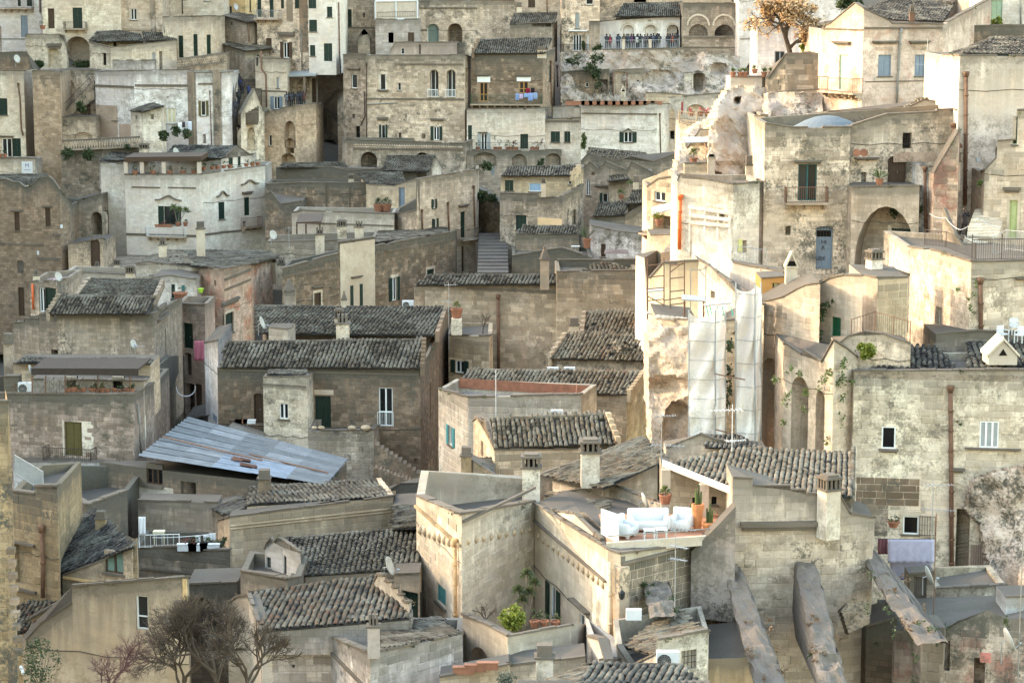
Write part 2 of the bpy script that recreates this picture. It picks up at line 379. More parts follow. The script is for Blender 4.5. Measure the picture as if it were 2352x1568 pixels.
def tile_roof(parent,pts,mat=None,wallmat=None,ew=.25,el_=.36,objs=True,wedge=True,name='roof',skirt=.25,maxo=300,ragged=0.0):
 """pts: world polygon,first edge=eave,going counter-clockwise seen from above"""
 mat=mat or TG
 n=Vector((0,0,0))
 for i in range(len(pts)):
  p,q=pts[i],pts[(i+1) % len(pts)]
  n+=Vector(((p.y-q.y)*(p.z+q.z),(p.z-q.z)*(p.x+q.x),(p.x-q.x)*(p.y+q.y)))
 n.normalize()
 if n.z<0: n=-n
 e=(pts[1]-pts[0]); e=(e-n*e.dot(n)).normalized(); v=n.cross(e)
 if v.z<0: v=-v
 if e.cross(v).dot(n)<0: e=-e
 o=pts[0]
 C=sum(pts,Vector())/len(pts)
 pl=[((p-o).dot(e),(p-o).dot(v)) for p in pts]
 off0=(C-o).dot(n)
 flatp=[o+e*a+v*b+n*off0 for a,b in pl]
 zlow=min(p.z for p in flatp)-skirt
 if wedge and wallmat:
  mb=MB(); k=len(flatp); c0=sum(flatp,Vector())/k
  low=[p-n*.06+(c0-p)*min(.14,.7/max(.1,(c0-p).length))*(1 if skirt>1 else .05)+Vector((0,max(0,min(1.4,(c0.y-p.y)*.6)) if skirt>1 else 0,0)) for p in flatp]; bot=[Vector((p.x,p.y,zlow)) for p in low]
  for i in range(k):
   j=(i+1) % k
   la=(low[j]-low[i]).length
   mb.add([bot[i],bot[j],low[j],low[i]],uv=[(0,bot[i].z),(la,bot[j].z),(la,low[j].z),(0,low[i].z)],
    hb=[1+low[i].z-zlow,1+low[j].z-zlow,1.05,1.05])
  part('gable',mb,wallmat,parent)
 mb=MB(); mb.prism([p-n*.05 for p in flatp],n*.05)
 deck=part(name,mb,DECK,parent)
 A0,A1=min(a for a,b in pl),max(a for a,b in pl); B0,B1=min(b for a,b in pl),max(b for a,b in pl)
 lst=[]; a=A0+ew*.5
 while a<A1:
  b=B0-.05; ph=random.uniform(-.06,.06)
  while b<B1:
   if inside(pl,a,min(max(b+el_*.5,B0+.02),B1-.02)) and random.random()>ragged+.012:
    lst.append((a+random.gauss(0,.018),b+ph+random.gauss(0,.03)))
   b+=el_
  a+=ew
 off=WL[parent.name]; me=tile_mesh(mat)
 lst.sort(key=lambda t_: (o+e*t_[0]+v*t_[1]).length)
 nO=maxo if objs else 0; sag=lambda a,b: .07*noise.noise((o+e*a+v*b)*.55)+.03*noise.noise((o+e*a+v*b)*1.9)
 W_,L_,H_=ew*.80,el_,ew*.62
 for (a,b) in lst[:nO]:
  ob=bpy.data.objects.new('tile',me); COL.objects.link(ob); ob.parent=deck
  j=random.gauss(0,.05); ee=e+v*j; vv=v-e*j; nn=n+v*random.gauss(0,.02)
  M=Matrix.Identity(4); M.col[0][:3]=ee*W_; M.col[1][:3]=vv*L_; M.col[2][:3]=nn*H_
  M.col[3][:3]=o+e*a+v*b+n*(off0+.05+sag(a,b)+random.uniform(0,.02))-off
  ob.matrix_basis=M; NOBJ[0]+=1
 if len(lst)>nO:
  V0,F0=tile_geo(); mb=MB()
  for (a,b) in lst[nO:]:
   j=random.gauss(0,.03); ee=(e+v*j)*W_; vv=(v-e*j)*L_; nn=n*H_
   c=o+e*a+v*b+n*(off0+.05+sag(a,b)+random.uniform(0,.02))
   mb.raw([c+ee*x+vv*y+nn*z for x,y,z in V0],F0,random.random())
  part('roof_tiles',mb,mat,deck,stuff=True)
 return deck
def ridge_tiles(parent,p,q,mat,r=.13,step=.38):
 d=(q-p); n=max(1,int(d.length/step)); mb=MB()
 for i in range(n):
  a=p+d*(i/n); b=p+d*((i+1.1)/n); mb.tube([a,b],r*1.05,7,r*.92,rn=random.random())
 part('ridge_tiles',mb,mat,parent,stuff=True)
def slope_plane(e0,e1,pitch):
 """plane through eave e0-e1 rising away from the eye"""
 e=e1-e0; h=Vector((-e.y,e.x,0)).normalized()
 if h.y<0 and abs(h.y)>.05: h=-h
 v=h*math.cos(R(pitch))+Vector((0,0,1))*math.sin(R(pitch))
 n=e.cross(v).normalized(); return n if n.z>0 else -n
def onplane(x,y,p0,n):
 r=ray(x,y); c=Vector((0,0,CZ)); return c+r*((p0-c).dot(n)/r.dot(n))
def parapet_poly(pts,t):
 n=len(pts); out=[]
 for i in range(n):
  a,b,c=pts[i-1],pts[i],pts[(i+1) % n]
  d1=Vector((b.x-a.x,b.y-a.y)); d2=Vector((c.x-b.x,c.y-b.y))
  if d1.length<1e-5 or d2.length<1e-5: out.append(b.copy()); continue
  d1.normalize(); d2.normalize()
  n1=Vector((-d1.y,d1.x)); n2=Vector((-d2.y,d2.x)); k=max(.35,1+n1.dot(n2))
  m=(n1+n2)*(t/k); out.append(Vector((b.x+m.x,b.y+m.y,b.z)))
 return out
def rail(mb,pts,h,step=.13,r=.012,top=.022):
 """upright bars between a bottom and a top rail along a polyline of points"""
 for p,q in zip(pts,pts[1:]):
  d=q-p; n=max(2,int(d.length/step))
  up=Vector((0,0,h))
  mb.tube([p+up,q+up],top,4); mb.tube([p+up*.08,q+up*.08],r*1.2,4)
  for i in range(n+1):
   b=p+d*(i/n); mb.tube([b,b+up],r*(1.8 if i in (0,n) else 1),4,caps=False)
def leafpanel(face,mb,a0,a1,z0,z1,o0,o1,slats=True):
 face.fbox(mb,a0,a1,z0,z1,o0,o1)
 if slats:
  k=max(3,int((z1-z0)/.14)); e=(a1-a0)*.12
  for i in range(k):
   z=z0+(z1-z0)*(i+.3)/k
   face.fbox(mb,a0+e,a1-e,z,z+(z1-z0)*.45/k,o1,o1+.022)
def window(hs,f,kind,rc,op):
 s0,s1,z0,z1=rc; w=s1-s0; h=z1-z0; c=op.get('c'); dep=op.get('dep',{'v': .9,'n': .5,'d': .28,'g': .35}.get(kind,.2))
 ar=op.get('arch',0); rise=min(w/2,h*.9)*(1 if ar is True else ar) if ar else 0
 f.holes.append((s0,s1,z0,z1,rise,dep))
 par=hs
 if kind=='n': return None
 if kind in 'wo':
  mb=MB(); fr=min(.07,w*.12); q=-dep+.02
  for a in ((s0,s0+fr,z0,z1),(s1-fr,s1,z0,z1),(s0+fr,s1-fr,z0,z0+fr),(s0+fr,s1-fr,z1-fr,z1)): f.fbox(mb,*a,q,q+.08)
  nl=op.get('n',2 if w>.55 else 1)
  for i in range(1,nl):
   m=s0+w*i/nl; f.fbox(mb,m-fr*.7,m+fr*.7,z0+fr,z1-fr,q,q+.085)
  if op.get('bar'): f.fbox(mb,s0+fr,s1-fr,z0+h*.36,z0+h*.36+.06,q,q+.078)
  wn=part('window',mb,op.get('fc',c if (kind=='w' and c) else WPAINT),par,op.get('label'))
  for i in range(nl):
   mb=MB(); a0,a1=s0+w*i/nl+fr*.6,s0+w*(i+1)/nl-fr*.6
   f.fbox(mb,a0,a1,z0+fr*.8,z1-fr*.8,q+.01,q+.03); part('pane',mb,op.get('g',GLASS),wn)
  if kind=='o':
   lw=min(w/2*1.05,.62)
   for sd in (-1,1):
    mb=MB()
    if sd<0: leafpanel(f,mb,s0-lw-.01,s0-.01,z0-.02,z1+.02,.02,.06)
    else: leafpanel(f,mb,s1+.01,s1+lw+.01,z0-.02,z1+.02,.02,.06)
    part('shutter',mb,c or GREEN,wn)
 elif kind=='s':
  mb=MB(); q=-dep+.0; fr=.05
  f.fbox(mb,s0,s1,z1-fr,z1,q,q+.12); f.fbox(mb,s0,s0+fr,z0,z1-fr,q,q+.12); f.fbox(mb,s1-fr,s1,z0,z1-fr,q,q+.12)
  wn=part('window',mb,c or GREEN,par,op.get('label')); nl=2 if w>.5 else 1
  for i in range(nl):
   mb=MB(); leafpanel(f,mb,s0+fr+(w-2*fr)*i/nl+.012,s0+fr+(w-2*fr)*(i+1)/nl-.012,z0+.01,z1-fr,q+.02,q+.07); part('shutter',mb,c or GREEN,wn)
 elif kind=='d':
  mb=MB(); q=-dep; fr=.07
  f.fbox(mb,s0,s1,z1-fr,z1,q,q+.14); f.fbox(mb,s0,s0+fr,z0,z1-fr,q,q+.14); f.fbox(mb,s1-fr,s1,z0,z1-fr,q,q+.14)
  wn=part('door',mb,c or WBROWN,par,op.get('label')); nl=op.get('n',2 if w>.9 else 1); mb=MB();
  np_=max(3,int(w/.2)); pw=(w-2*fr)/np_
  for i in range(np_):
   f.fbox(mb,s0+fr+pw*i+.006,s0+fr+pw*(i+1)-.006,z0,z1-fr,q+.01,q+.06+(.008 if i % 2 else 0))
  f.fbox(mb,s0+fr,s1-fr,z0+h*.45,z0+h*.52,q+.07,q+.085)
  part('door_leaf',mb,c or WBROWN,wn)
  mb=MB(); mb.ball(f.pt((s0+s1)/2+.08,z0+min(1.05,h*.45),q+.11),.035,6,4); part('handle',mb,ZINC,wn)
 elif kind in 'vg':
  mb=MB(); f.fbox(mb,s0-.02,s1+.02,z0-.02,z1+.02,-dep-.1,-dep); wn=part('opening',mb,op.get('c',VOID),par,op.get('label'))  # dark back panel stands in for the unlit space behind the hole
  if kind=='g':
   mb=MB(); k=max(2,int(w/.16)); kk=max(2,int(h/.2))
   for i in range(1,k): a=s0+w*i/k; f.fbox(mb,a-.012,a+.012,z0,z1,-.1,-.076)
   for i in range(1,kk): z=z0+h*i/kk; f.fbox(mb,s0,s1,z-.01,z+.01,-.074,-.055)
   part('grille',mb,IRON,wn)
 if op.get('sill',kind in 'wso' and h<2.0):
  mb=MB(); f.fbox(mb,s0-.1,s1+.1,z0-.1,z0-.005,.004,.12); part('sill',mb,COPE,hs)
 if op.get('surr'):
  mb=MB(); e=.16
  f.fbox(mb,s0-e,s0-.003,z0,z1,.003,.05); f.fbox(mb,s1+.003,s1+e,z0,z1,.003,.05); f.fbox(mb,s0-e,s1+e,z1+.003,z1+e*1.6,.003,.06)
  part('surround',mb,CREAM2,hs)
 if op.get('hood'):
  zz=z1+(op['hood'] if op['hood'] is not True else .35); mb=MB()
  f.fbox(mb,s0-.3,s1+.3,zz,zz+.1,.004,.28); f.fbox(mb,s0-.22,s1+.22,zz-.1,zz-.002,.004,.16); part('lintel',mb,COPE,hs)
 if op.get('balc'):
  bd,bh,bm_=(op['balc']+(IRON,))[:3]; b0,b1=s0-op.get('bw',.5),s1+op.get('bw',.5)
  balcony(hs,f,b0,b1,z0-.02,bd,bh,bm_,op.get('mat'))
 return wn
def balcony(hs,f,b0,b1,z,bd,bh,bm_,nbr=None):
 mb=MB(); f.fbox(mb,b0,b1,z-.14,z,.005,bd); k=max(2,int((b1-b0)/.8))
 for i in range(k):
  a=b0+.15+(b1-b0-.3)*i/(k-1); f.fbox(mb,a-.09,a+.09,z-.36,z-.145,.005,bd*.62); f.fbox(mb,a-.08,a+.08,z-.52,z-.365,.005,bd*.34)
 bo=part('balcony',mb,CREAM,hs); mb=MB()
 rail(mb,[f.pt(b0+.03,z,.03),f.pt(b0+.03,z,bd-.04),f.pt(b1-.03,z,bd-.04),f.pt(b1-.03,z,.03)],bh); part('railing',mb,bm_,bo)
def H(label,front,yb,mat,wins=(),back=None,par=.45,roofs=(),stones=None,cat='house',name='stone_house',cope=True,ext=(),group=None,thick=.3,floor=None,roofmat=None,bvec=None,deep=2.5,topmat=None):
 """front: (x,y_top[,depth]) left to right; entries without depth are extra points of the wall head"""
 if back is None: back=1.5 if (roofs and par==0) else 6.0
 ci=[i for i,p in enumerate(front) if len(p)==3]
 cw={i: P(*front[i]) for i in ci}
 faces=[]; ztopc=[cw[i].z for i in ci]
 b0=P(front[ci[0]][0],yb,front[ci[0]][2]); zlo=min(P(front[i][0],yb,front[i][2]).z for i in ci); zb=zlo-deep
 base=Vector((sum(cw[i].x for i in ci)/len(ci),sum(cw[i].y for i in ci)/len(ci),zb))
 hs=root(name,label,cat,base,group)
 poly=[cw[ci[0]]]
 for a,b in zip(ci,ci[1:]):
  f=Face(cw[a],cw[b]); f.prof=[(0,cw[a].z)]
  for k in range(a+1,b):
   s,z=f.hit(front[k][0],front[k][1]); s=min(max(s,f.prof[-1][0]+.004),f.L-.004); f.prof.append((s,z)); poly.append(f.pt(s,z))
  f.prof.append((f.L,cw[b].z)); poly.append(cw[b]); faces.append(f)
 bv=Vector(bvec) if bvec else Vector((0,back))
 last,first=cw[ci[-1]],cw[ci[0]]
 bk=[Vector((p.x+bv.x,p.y+bv.y,p.z)) for p in (list(reversed(poly)) if bv.length<2 else (last,first))]
 poly+=bk; hidden=[]
 for p,q in zip([last]+bk,bk+[first]):
  if (Vector((p.x,p.y))-Vector((q.x,q.y))).length>.02: f=Face(p,q); f.prof=[(0,p.z),(f.L,q.z)]; hidden.append(f)
 hs_faces=faces+hidden
 def find(x,y,pool=None):
  best=None
  for f in (pool or hs_faces):
   r=ray(x,y)
   if r.x*f.n.x+r.y*f.n.y>-1e-4: continue
   s,z=f.hit(x,y)
   m=max(0,-s,s-f.L)
   if best is None or m<best[0]: best=(m,f)
  return best[1]
 for wn in wins:
  op=wn[5] if len(wn)>5 else {}
  f=find((wn[1]+wn[3])/2,(wn[2]+wn[4])/2,faces if not op.get('side') else None)
  rc=list(f.rect(*wn[1:5])); rc[0]=max(rc[0],.03); rc[1]=min(rc[1],f.L-.03)
  if rc[1]-rc[0]<.08: continue
  window(hs,f,wn[0],rc,op)
 mb=MB()
 for f in hs_faces:
  cuts={0.0,f.L} | {s for s,_ in f.prof}
  for h in f.holes: cuts |= {min(max(h[0],0),f.L),min(max(h[1],0),f.L)}
  cuts=sorted(cuts); tops={}
  for a,b in zip(cuts,cuts[1:]):
   if b-a<1e-4: continue
   m=(a+b)/2; ta,tb=f.top(a+1e-5),f.top(b-1e-5)
   hh=sorted([h for h in f.holes if h[0]<=m<=h[1]],key=lambda h: h[2]); z=zb
   for h in hh+[None]:
    if h is None: qa,qb=ta,tb
    else: qa=qb=h[2]
    if min(qa,qb)>z+1e-4 or h is None:
     # split tall quads so the run-off attribute stays true
     mb.add([f.pt(a,z),f.pt(b,z),f.pt(b,qb),f.pt(a,qa)],uv=[(a,z),(b,z),(b,qb),(a,qa)],
      hb=[1+max(0,ta-z),1+max(0,tb-z),1+max(0,tb-qb),1+max(0,ta-qa)])
    if h: z=h[3]
  for (s0,s1,z0,z1,rise,dep) in f.holes:
   hv=1+max(0,f.top((s0+s1)/2)-z1)
   def q4(p): mb.add(p,uv=[(0,0),(.3,0),(.3,.3),(0,.3)],hb=[hv]*4)
   zs=z1-rise
   q4([f.pt(s0,z0),f.pt(s0,zs),f.pt(s0,zs,-dep),f.pt(s0,z0,-dep)]); q4([f.pt(s1,z0,-dep),f.pt(s1,zs,-dep),f.pt(s1,zs),f.pt(s1,z0)])
   q4([f.pt(s0,z0),f.pt(s0,z0,-dep),f.pt(s1,z0,-dep),f.pt(s1,z0)])
   if rise:
    A=arc(s0,s1,z1,rise,12)
    for k,((a,z),(b,y)) in enumerate(zip(A,A[1:])):
     cx=s0 if k<6 else s1
     mb.add([f.pt(cx,z1),f.pt(a,z),f.pt(b,y)],uv=[(cx,z1),(a,z),(b,y)],hb=[hv]*3)
     q4([f.pt(a,z),f.pt(b,y),f.pt(b,y,-dep),f.pt(a,z,-dep)])
    m=(s0+s1)/2; mb.add([f.pt(s0,z1),f.pt(m,z1),f.pt(s1,z1)][:3],hb=[hv]*3) if False else None
   else: q4([f.pt(s0,z1),f.pt(s1,z1),f.pt(s1,z1,-dep),f.pt(s0,z1,-dep)])
   mb.add([f.pt(s0,z0,-dep),f.pt(s1,z0,-dep),f.pt(s1,z1,-dep),f.pt(s0,z1,-dep)],uv=[(s0,z0),(s1,z0),(s1,z1),(s0,z1)],hb=[hv+1]*4)
 rm=roofmat or ROOFLOOR
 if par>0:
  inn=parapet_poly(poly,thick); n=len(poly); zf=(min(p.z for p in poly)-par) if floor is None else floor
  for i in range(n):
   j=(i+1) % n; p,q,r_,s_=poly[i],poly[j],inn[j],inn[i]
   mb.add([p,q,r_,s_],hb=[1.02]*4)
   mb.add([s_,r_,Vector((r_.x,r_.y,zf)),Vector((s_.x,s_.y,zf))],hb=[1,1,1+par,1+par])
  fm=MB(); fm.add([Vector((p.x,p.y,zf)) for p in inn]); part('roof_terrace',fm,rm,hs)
 else:
  fm=MB(); fm.add(list(poly)); part('roof_top',fm,topmat or rm,hs)
 wo=part('wall',mb,mat,hs)
 if cope:
  mb=MB()
  for f in faces:
   for (a,z),(b,y) in zip(f.prof,f.prof[1:]):
    if b-a<.05: continue
    n=max(1,int((b-a)/.8)); back_=-.004-(thick if par else .1)
    for k in range(n):
     if n>2 and random.random()<.07: continue
     t0,t1=(k+.012)/n,(k+.988)/n; a0,a1=a+(b-a)*t0,a+(b-a)*t1; y0,y1=z+(y-z)*t0,z+(y-z)*t1; o=.07+random.uniform(-.025,.02); up=Vector((0,0,.012)); h=.09+random.uniform(-.03,.03)
     mb.prism([f.pt(a0,y0,o)+up,f.pt(a1,y1,o)+up,f.pt(a1,y1,back_)+up,f.pt(a0,y0,back_)+up],Vector((0,0,h)))
  if mb.v: part('coping',mb,COPE,hs,stuff=True)
 mb=MB(); mc=MB()
 for f in faces:
  for _ in range(random.randint(0,max(1,int(f.L/3)))):
   a=random.uniform(.1,.9)*f.L; zz=f.top(a)+.02 if random.random()<.55 else f.top(a)-random.uniform(.5,5)
   if any(h[0]-.3<a<h[1]+.3 and h[2]-.3<zz<h[3]+.3 for h in f.holes): continue
   r_=random.uniform(.1,.26); leaf_mesh(mb,f.pt(a,zz,.04),(r_,.1,r_),random.randint(14,34),.09)
  if f.L>3 and not mc.v and random.random()<.4:
   zz=f.top(f.L/2)-random.uniform(.8,4); zl=min(zz,f.top(0)-.2,f.top(f.L)-.2); mc.tube([f.pt(f.L*t/6,zl-.12*math.sin(t*1.57) ** 2,.035) for t in range(7)],.018,4)
 if mb.v: part('weeds',mb,random.choice([LEAFD,LEAFM,LEAFDRY]),hs,stuff=True)
 if mc.v: part('cable',mc,BLACK,hs)
 for r_ in roofs: roof_on(hs,r_,mat)
 info=dict(hidden=hidden,root=hs,faces=faces,find=find,wall=wo,zlo=zlo,mat=mat,zb=zb)
 if stones:
  st=dict(stones); fi=st.pop('f',None); m2=st.pop('m',mat); yr=st.pop('y',None)
  for k,f in enumerate(faces):
   if fi is not None and k not in fi: continue
   if yr: st['z_rng']=(f.hit(*yr[1])[1],f.hit(*yr[0])[1])
   lay_stones(f,wo,m2,zlo,**st)
 for e in ext: extra(info,e)
 HOUSES[label]=info
 return info
def roof_on(hs,r_,wmat):
 """dict: eave [(x,y,d),(x,y,d)],ridge [(x,y)...] from right to left,pitch; or pts [(x,y,d)...]"""
 if 'pts' in r_: pts=[P(*p) for p in r_['pts']]
 else:
  e0,e1=P(*r_['eave'][0]),P(*r_['eave'][1]); n=slope_plane(e0,e1,r_.get('pitch',22))
  pts=[e0,e1]+[onplane(x,y,e0,n) for x,y in r_['ridge']]
 d=tile_roof(hs,pts,r_.get('m',TG),r_.get('wm',wmat),r_.get('ew',.25),r_.get('el',.36),r_.get('objs',True),r_.get('wedge',True),maxo=r_.get('maxo',300),skirt=r_.get('skirt',5.0),ragged=r_.get('rag',0))
 if r_.get('rt',True) and len(pts)>=4: ridge_tiles(hs,pts[2],pts[3],r_.get('m',TG))
 if r_.get('verge'):
  for side in r_['verge']:
   a,b=(pts[0],pts[-1]) if side=='l' else (pts[1],pts[2])
   verge(hs,a,b,r_.get('vm',wmat),r_.get('vsteps',5))
 return pts
def verge(hs,a,b,mat,steps=5,w=.28,h=.3):
 """stepped gable wall running up the roof edge"""
 mb=MB(); d=(b-a); hz=Vector((d.x,d.y,0)).normalized(); sd=Vector((hz.y,-hz.x,0))*w
 for i in range(steps):
  p=a+d*(i/steps); q=a+d*((i+1)/steps); L_=Vector((q.x-p.x,q.y-p.y,0))
  mb.box(Vector((p.x,p.y,p.z-.5))-sd/2,L_*1.002,sd*(1+.004*i),Vector((0,0,.5+(q.z-p.z)+h*.6)))
 part('gable_steps',mb,mat,hs)
def extra(info,e):
 hs,find=info['root'],info['find']; k=e[0]
 if k=='band':                               # string course
  _,x0,y0,x1,y1=e[:5]; out=e[5] if len(e)>5 else .1
  f=find((x0+x1)/2,(y0+y1)/2,info['faces']); a,za=f.hit(x0,y0); b,zb=f.hit(x1,y0); zb=za; a,b=max(0,a),min(f.L,b)
  th=f.hit(x0,y0)[1]-f.hit(x0,y1)[1]; mb=MB()
  mb.box(f.pt(a,za-th,.003),f.pt(b,zb-th,.003)-f.pt(a,za-th,.003),f.pt(a,za,out)-f.pt(a,za,.003),Vector((0,0,th)))
  part('moulding',mb,e[6] if len(e)>6 else COPE,hs)
 elif k=='hood':
  _,x0,y0,x1,y1=e[:5]; f=find((x0+x1)/2,(y0+y1)/2,info['faces']); s0,s1,z0,z1=f.rect(x0,y0,x1,y1); mb=MB()
  f.fbox(mb,s0,s1,z0+(z1-z0)*.45,z1,.004,.3); f.fbox(mb,s0+.1,s1-.1,z0,z0+(z1-z0)*.448,.004,.18); part('lintel',mb,COPE,hs)
 elif k=='curve':                            # curved hood mould
  _,x0,y0,x1,y1=e[:5]; f=find((x0+x1)/2,(y0+y1)/2,info['faces']); s0,s1,z0,z1=f.rect(x0,y0,x1,y1); mb=MB(); n=12; w=s1-s0
  for i in range(n):
   a,b=i/n,(i+1)/n; fz=lambda q: z0+(z1-z0)*(math.exp(-((q-.5)/.22) ** 2))
   mb.prism([f.pt(s0+w*a,fz(a),.004),f.pt(s0+w*b,fz(b),.004),f.pt(s0+w*b,fz(b)+.14,.004),f.pt(s0+w*a,fz(a)+.14,.004)],Vector((f.n.x,f.n.y,0))*.26)
  part('lintel',mb,COPE,hs)
 elif k=='panel':
  _,x0,y0,x1,y1,mat=e[:6]; out=e[6] if len(e)>6 else .03; f=find((x0+x1)/2,(y0+y1)/2,info['faces']); s0,s1,z0,z1=f.rect(x0,y0,x1,y1); mb=MB()
  f.fbox(mb,s0,s1,z0,z1,.003,out); part(e[7] if len(e)>7 else 'plaster_panel',mb,mat,hs)
 elif k=='pipe':
  _,pts,r,mat=e[:4]; f=find(pts[0][0],pts[0][1],info['faces']); mb=MB(); out=.06+r
  w=[f.pt(*f.hit(x,y),out) for x,y in pts]; mb.tube(w,r,7)
  d=(w[-1]-w[0]).length; n=max(2,int(d/1.1))
  for i in range(1,n):
   t=i/n*(len(w)-1); j=min(int(t),len(w)-2); q=w[j]+(w[j+1]-w[j])*(t-j); mb.tube([q-Vector((0,0,.05)),q+Vector((0,0,.05))],r*1.28,7)
  if len(e)>4: mb.lathe(w[0]-Vector((0,0,.1)),[(r,0),(r*1.6,.25),(r*1.6,.38)],8)
  part('downpipe',mb,mat,hs,smooth=True)
 elif k=='balc':
  _,x0,x1,ys,bd,bh,m_=e[:7]; f=find((x0+x1)/2,ys-5,info['faces']); a,z=f.hit(x0,ys); b,_z=f.hit(x1,ys); balcony(hs,f,max(a,.02),min(b,f.L-.02),z,bd,bh,m_)
 elif k=='corbel':                           # hanging moulded corbels along a line
  _,x0,y0,x1,y1,n,r=e; f=find((x0+x1)/2,(y0+y1)/2,info['faces'])
  for i in range(n):
   x,y=x0+(x1-x0)*i/max(1,n-1),y0+(y1-y0)*i/max(1,n-1); s,z=f.hit(x,y); mb=MB(); mb.lathe(f.pt(s,z-r*2.2,.0),[(r*.12,0),(r*.7,r*.7),(r,r*1.3),(r*.55,r*1.9),(r*.1,r*2.5)],8); part('corbel',mb,SAND,hs,smooth=True)
  mb=MB(); a,za=f.hit(x0,y0); b,zb=f.hit(x1,y1)
 elif k=='stones':
  f=find(*e[1],info['faces']); lay_stones(f,info['wall'],e[2],info['zlo'],**e[3])
 elif k=='planter':
  pass
def chimney(info,x0,x1,yt,yb,d,style='slots',mat=None,rz=0.0,label=None):
 """masonry chimney: left/right picture columns,top and base rows,depth"""
 hs=info['root']; mat=mat or CREAM2; a,b=P(x0,yb,d),P(x1,yb,d); w=(b.x-a.x)*.92; zt=P((x0+x1)/2,yt,d).z; zb=a.z-.5
 c=Vector(((a.x+b.x)/2,a.y+w/2,zb)); h=zt-zb; mb=MB(); hood=min(h*.3,.75)
 mb.cbox(c,w,w,h-hood,rz); ch=part('chimney',mb,mat,hs,label)
 for k in range(len(mb.hb)): pass
 mb=MB(); t=c+Vector((0,0,h-hood)); mb.cbox(t+Vector((0,0,.003)),w*1.22,w*1.22,.09,rz)
 if style=='slots':
  m=hood*.55
  for dx in (-1,-.33,.33,1):
   for dy in (-1,-.33,.33,1):
    if abs(dx)<.9 and abs(dy)<.9: continue
    q=Vector((dx*w*.44,dy*w*.44,0)); q.rotate(Matrix.Rotation(rz,3,'Z')); mb.cbox(t+q+Vector((0,0,.095)),w*.13,w*.13,m,rz)
  inner=MB(); inner.cbox(t+Vector((0,0,.094)),w*.6,w*.6,m-.004,rz); part('flue',inner,VOID,ch)
  z2=t+Vector((0,0,.1+m)); mb.cbox(z2,w*1.18,w*1.18,.1,rz); mb.cbox(z2+Vector((0,0,.103)),w*.8,w*.8,hood*.12,rz)
 elif style=='gable':
  z2=t+Vector((0,0,.095)); e=w*.62
  X=Vector((math.cos(rz),math.sin(rz),0))*e; Y=Vector((-math.sin(rz),math.cos(rz),0))*e
  for s in (-1,1): mb.prism([z2-Y+X*s,z2-Y+X*s*.75,z2-Y+Vector((0,0,hood*.85)),z2-Y+Vector((0,0,hood*1.1))],Y*2)
  inner=MB(); inner.cbox(z2,w*.7,w*.9,hood*.3,rz); part('flue',inner,VOID,ch)
 elif style=='cone':
  mb.lathe(t+Vector((0,0,.09)),[(w*.62,0),(w*.5,hood*.3),(w*.2,hood*.9),(w*.12,hood),(w*.2,hood*1.1),(.02,hood*1.35)],6)
 elif style=='pots':
  for dx in (-.3,0,.3): mb.cbox(t+Vector((dx*w,0,.094)),w*.18,w*.5,hood*.8,rz)
  inner=MB(); inner.cbox(t+Vector((0,0,.094)),w*.7,w*.3,hood*.4,rz); part('flue',inner,VOID,ch)
 else:
  mb.cbox(t+Vector((0,0,.095)),w*.9,w*.9,hood*.8,rz)
 part('chimney_cap',mb,COPE if style != 'gable' else mat,ch)
 return ch
# ------------------------------------------------------------------ loose things
def leaf_mesh(mb,c,rad,n,size,sq=1.0,up=0.0,seed=None):
 """n leaf faces clumped through an ellipsoid"""
 c=Vector(c); clumps=[Vector((random.gauss(0,.5),random.gauss(0,.5),random.gauss(0,.5))) for _ in range(max(4,n // 40))]
 for _ in range(n):
  k=random.choice(clumps); p=k+Vector((random.gauss(0,.2),random.gauss(0,.2),random.gauss(0,.2)))
  if p.length>1: p=p.normalized()*random.uniform(.7,1.05)
  p=c+Vector((p.x*rad[0],p.y*rad[1],p.z*rad[2])); s=size*random.uniform(.6,1.4)
  a=Vector((random.uniform(-1,1),random.uniform(-1,1),random.uniform(-.6,.9))).normalized(); b=a.orthogonal().normalized(); b.rotate(Matrix.Rotation(random.uniform(0,6.3),3,a))
  mb.add([p,p+a*s*.5+b*s*.32,p+a*s,p+a*s*.5-b*s*.32],rn=random.uniform(.02,.98))
def bush(label,x,y,d,wpx,hpx,mat,group=None,n=None,size=.16,cat='bush',name='bush',stems=True):
 k=d/F; c=P(x,y,d); rx,rz=wpx*k/2,hpx*k/2; n=n or int(min(900,120+260*rx*rz*4))
 base=c-Vector((0,0,rz)); r=root(name,label,cat,base,group); mb=MB(); leaf_mesh(mb,c,(rx,min(rx,rz)*.8,rz),n,size); part('foliage',mb,mat,r)
 mb=MB()
 for i in range(7):
  q=c+Vector((random.uniform(-.7,.7)*rx,random.uniform(-.3,.3)*rx,random.uniform(-.2,.8)*rz)); mb.tube([base+Vector((random.uniform(-.1,.1)*rx,0,0)),(base+q)/2+Vector((random.uniform(-.1,.1),0,.05)),q],.02,4,.006)
 part('stem',mb,BARK,r); return r
BARK=flat('bark',(.075,.055,.04),.9); BARKL=flat('pale_bark',(.17,.14,.105),.9)
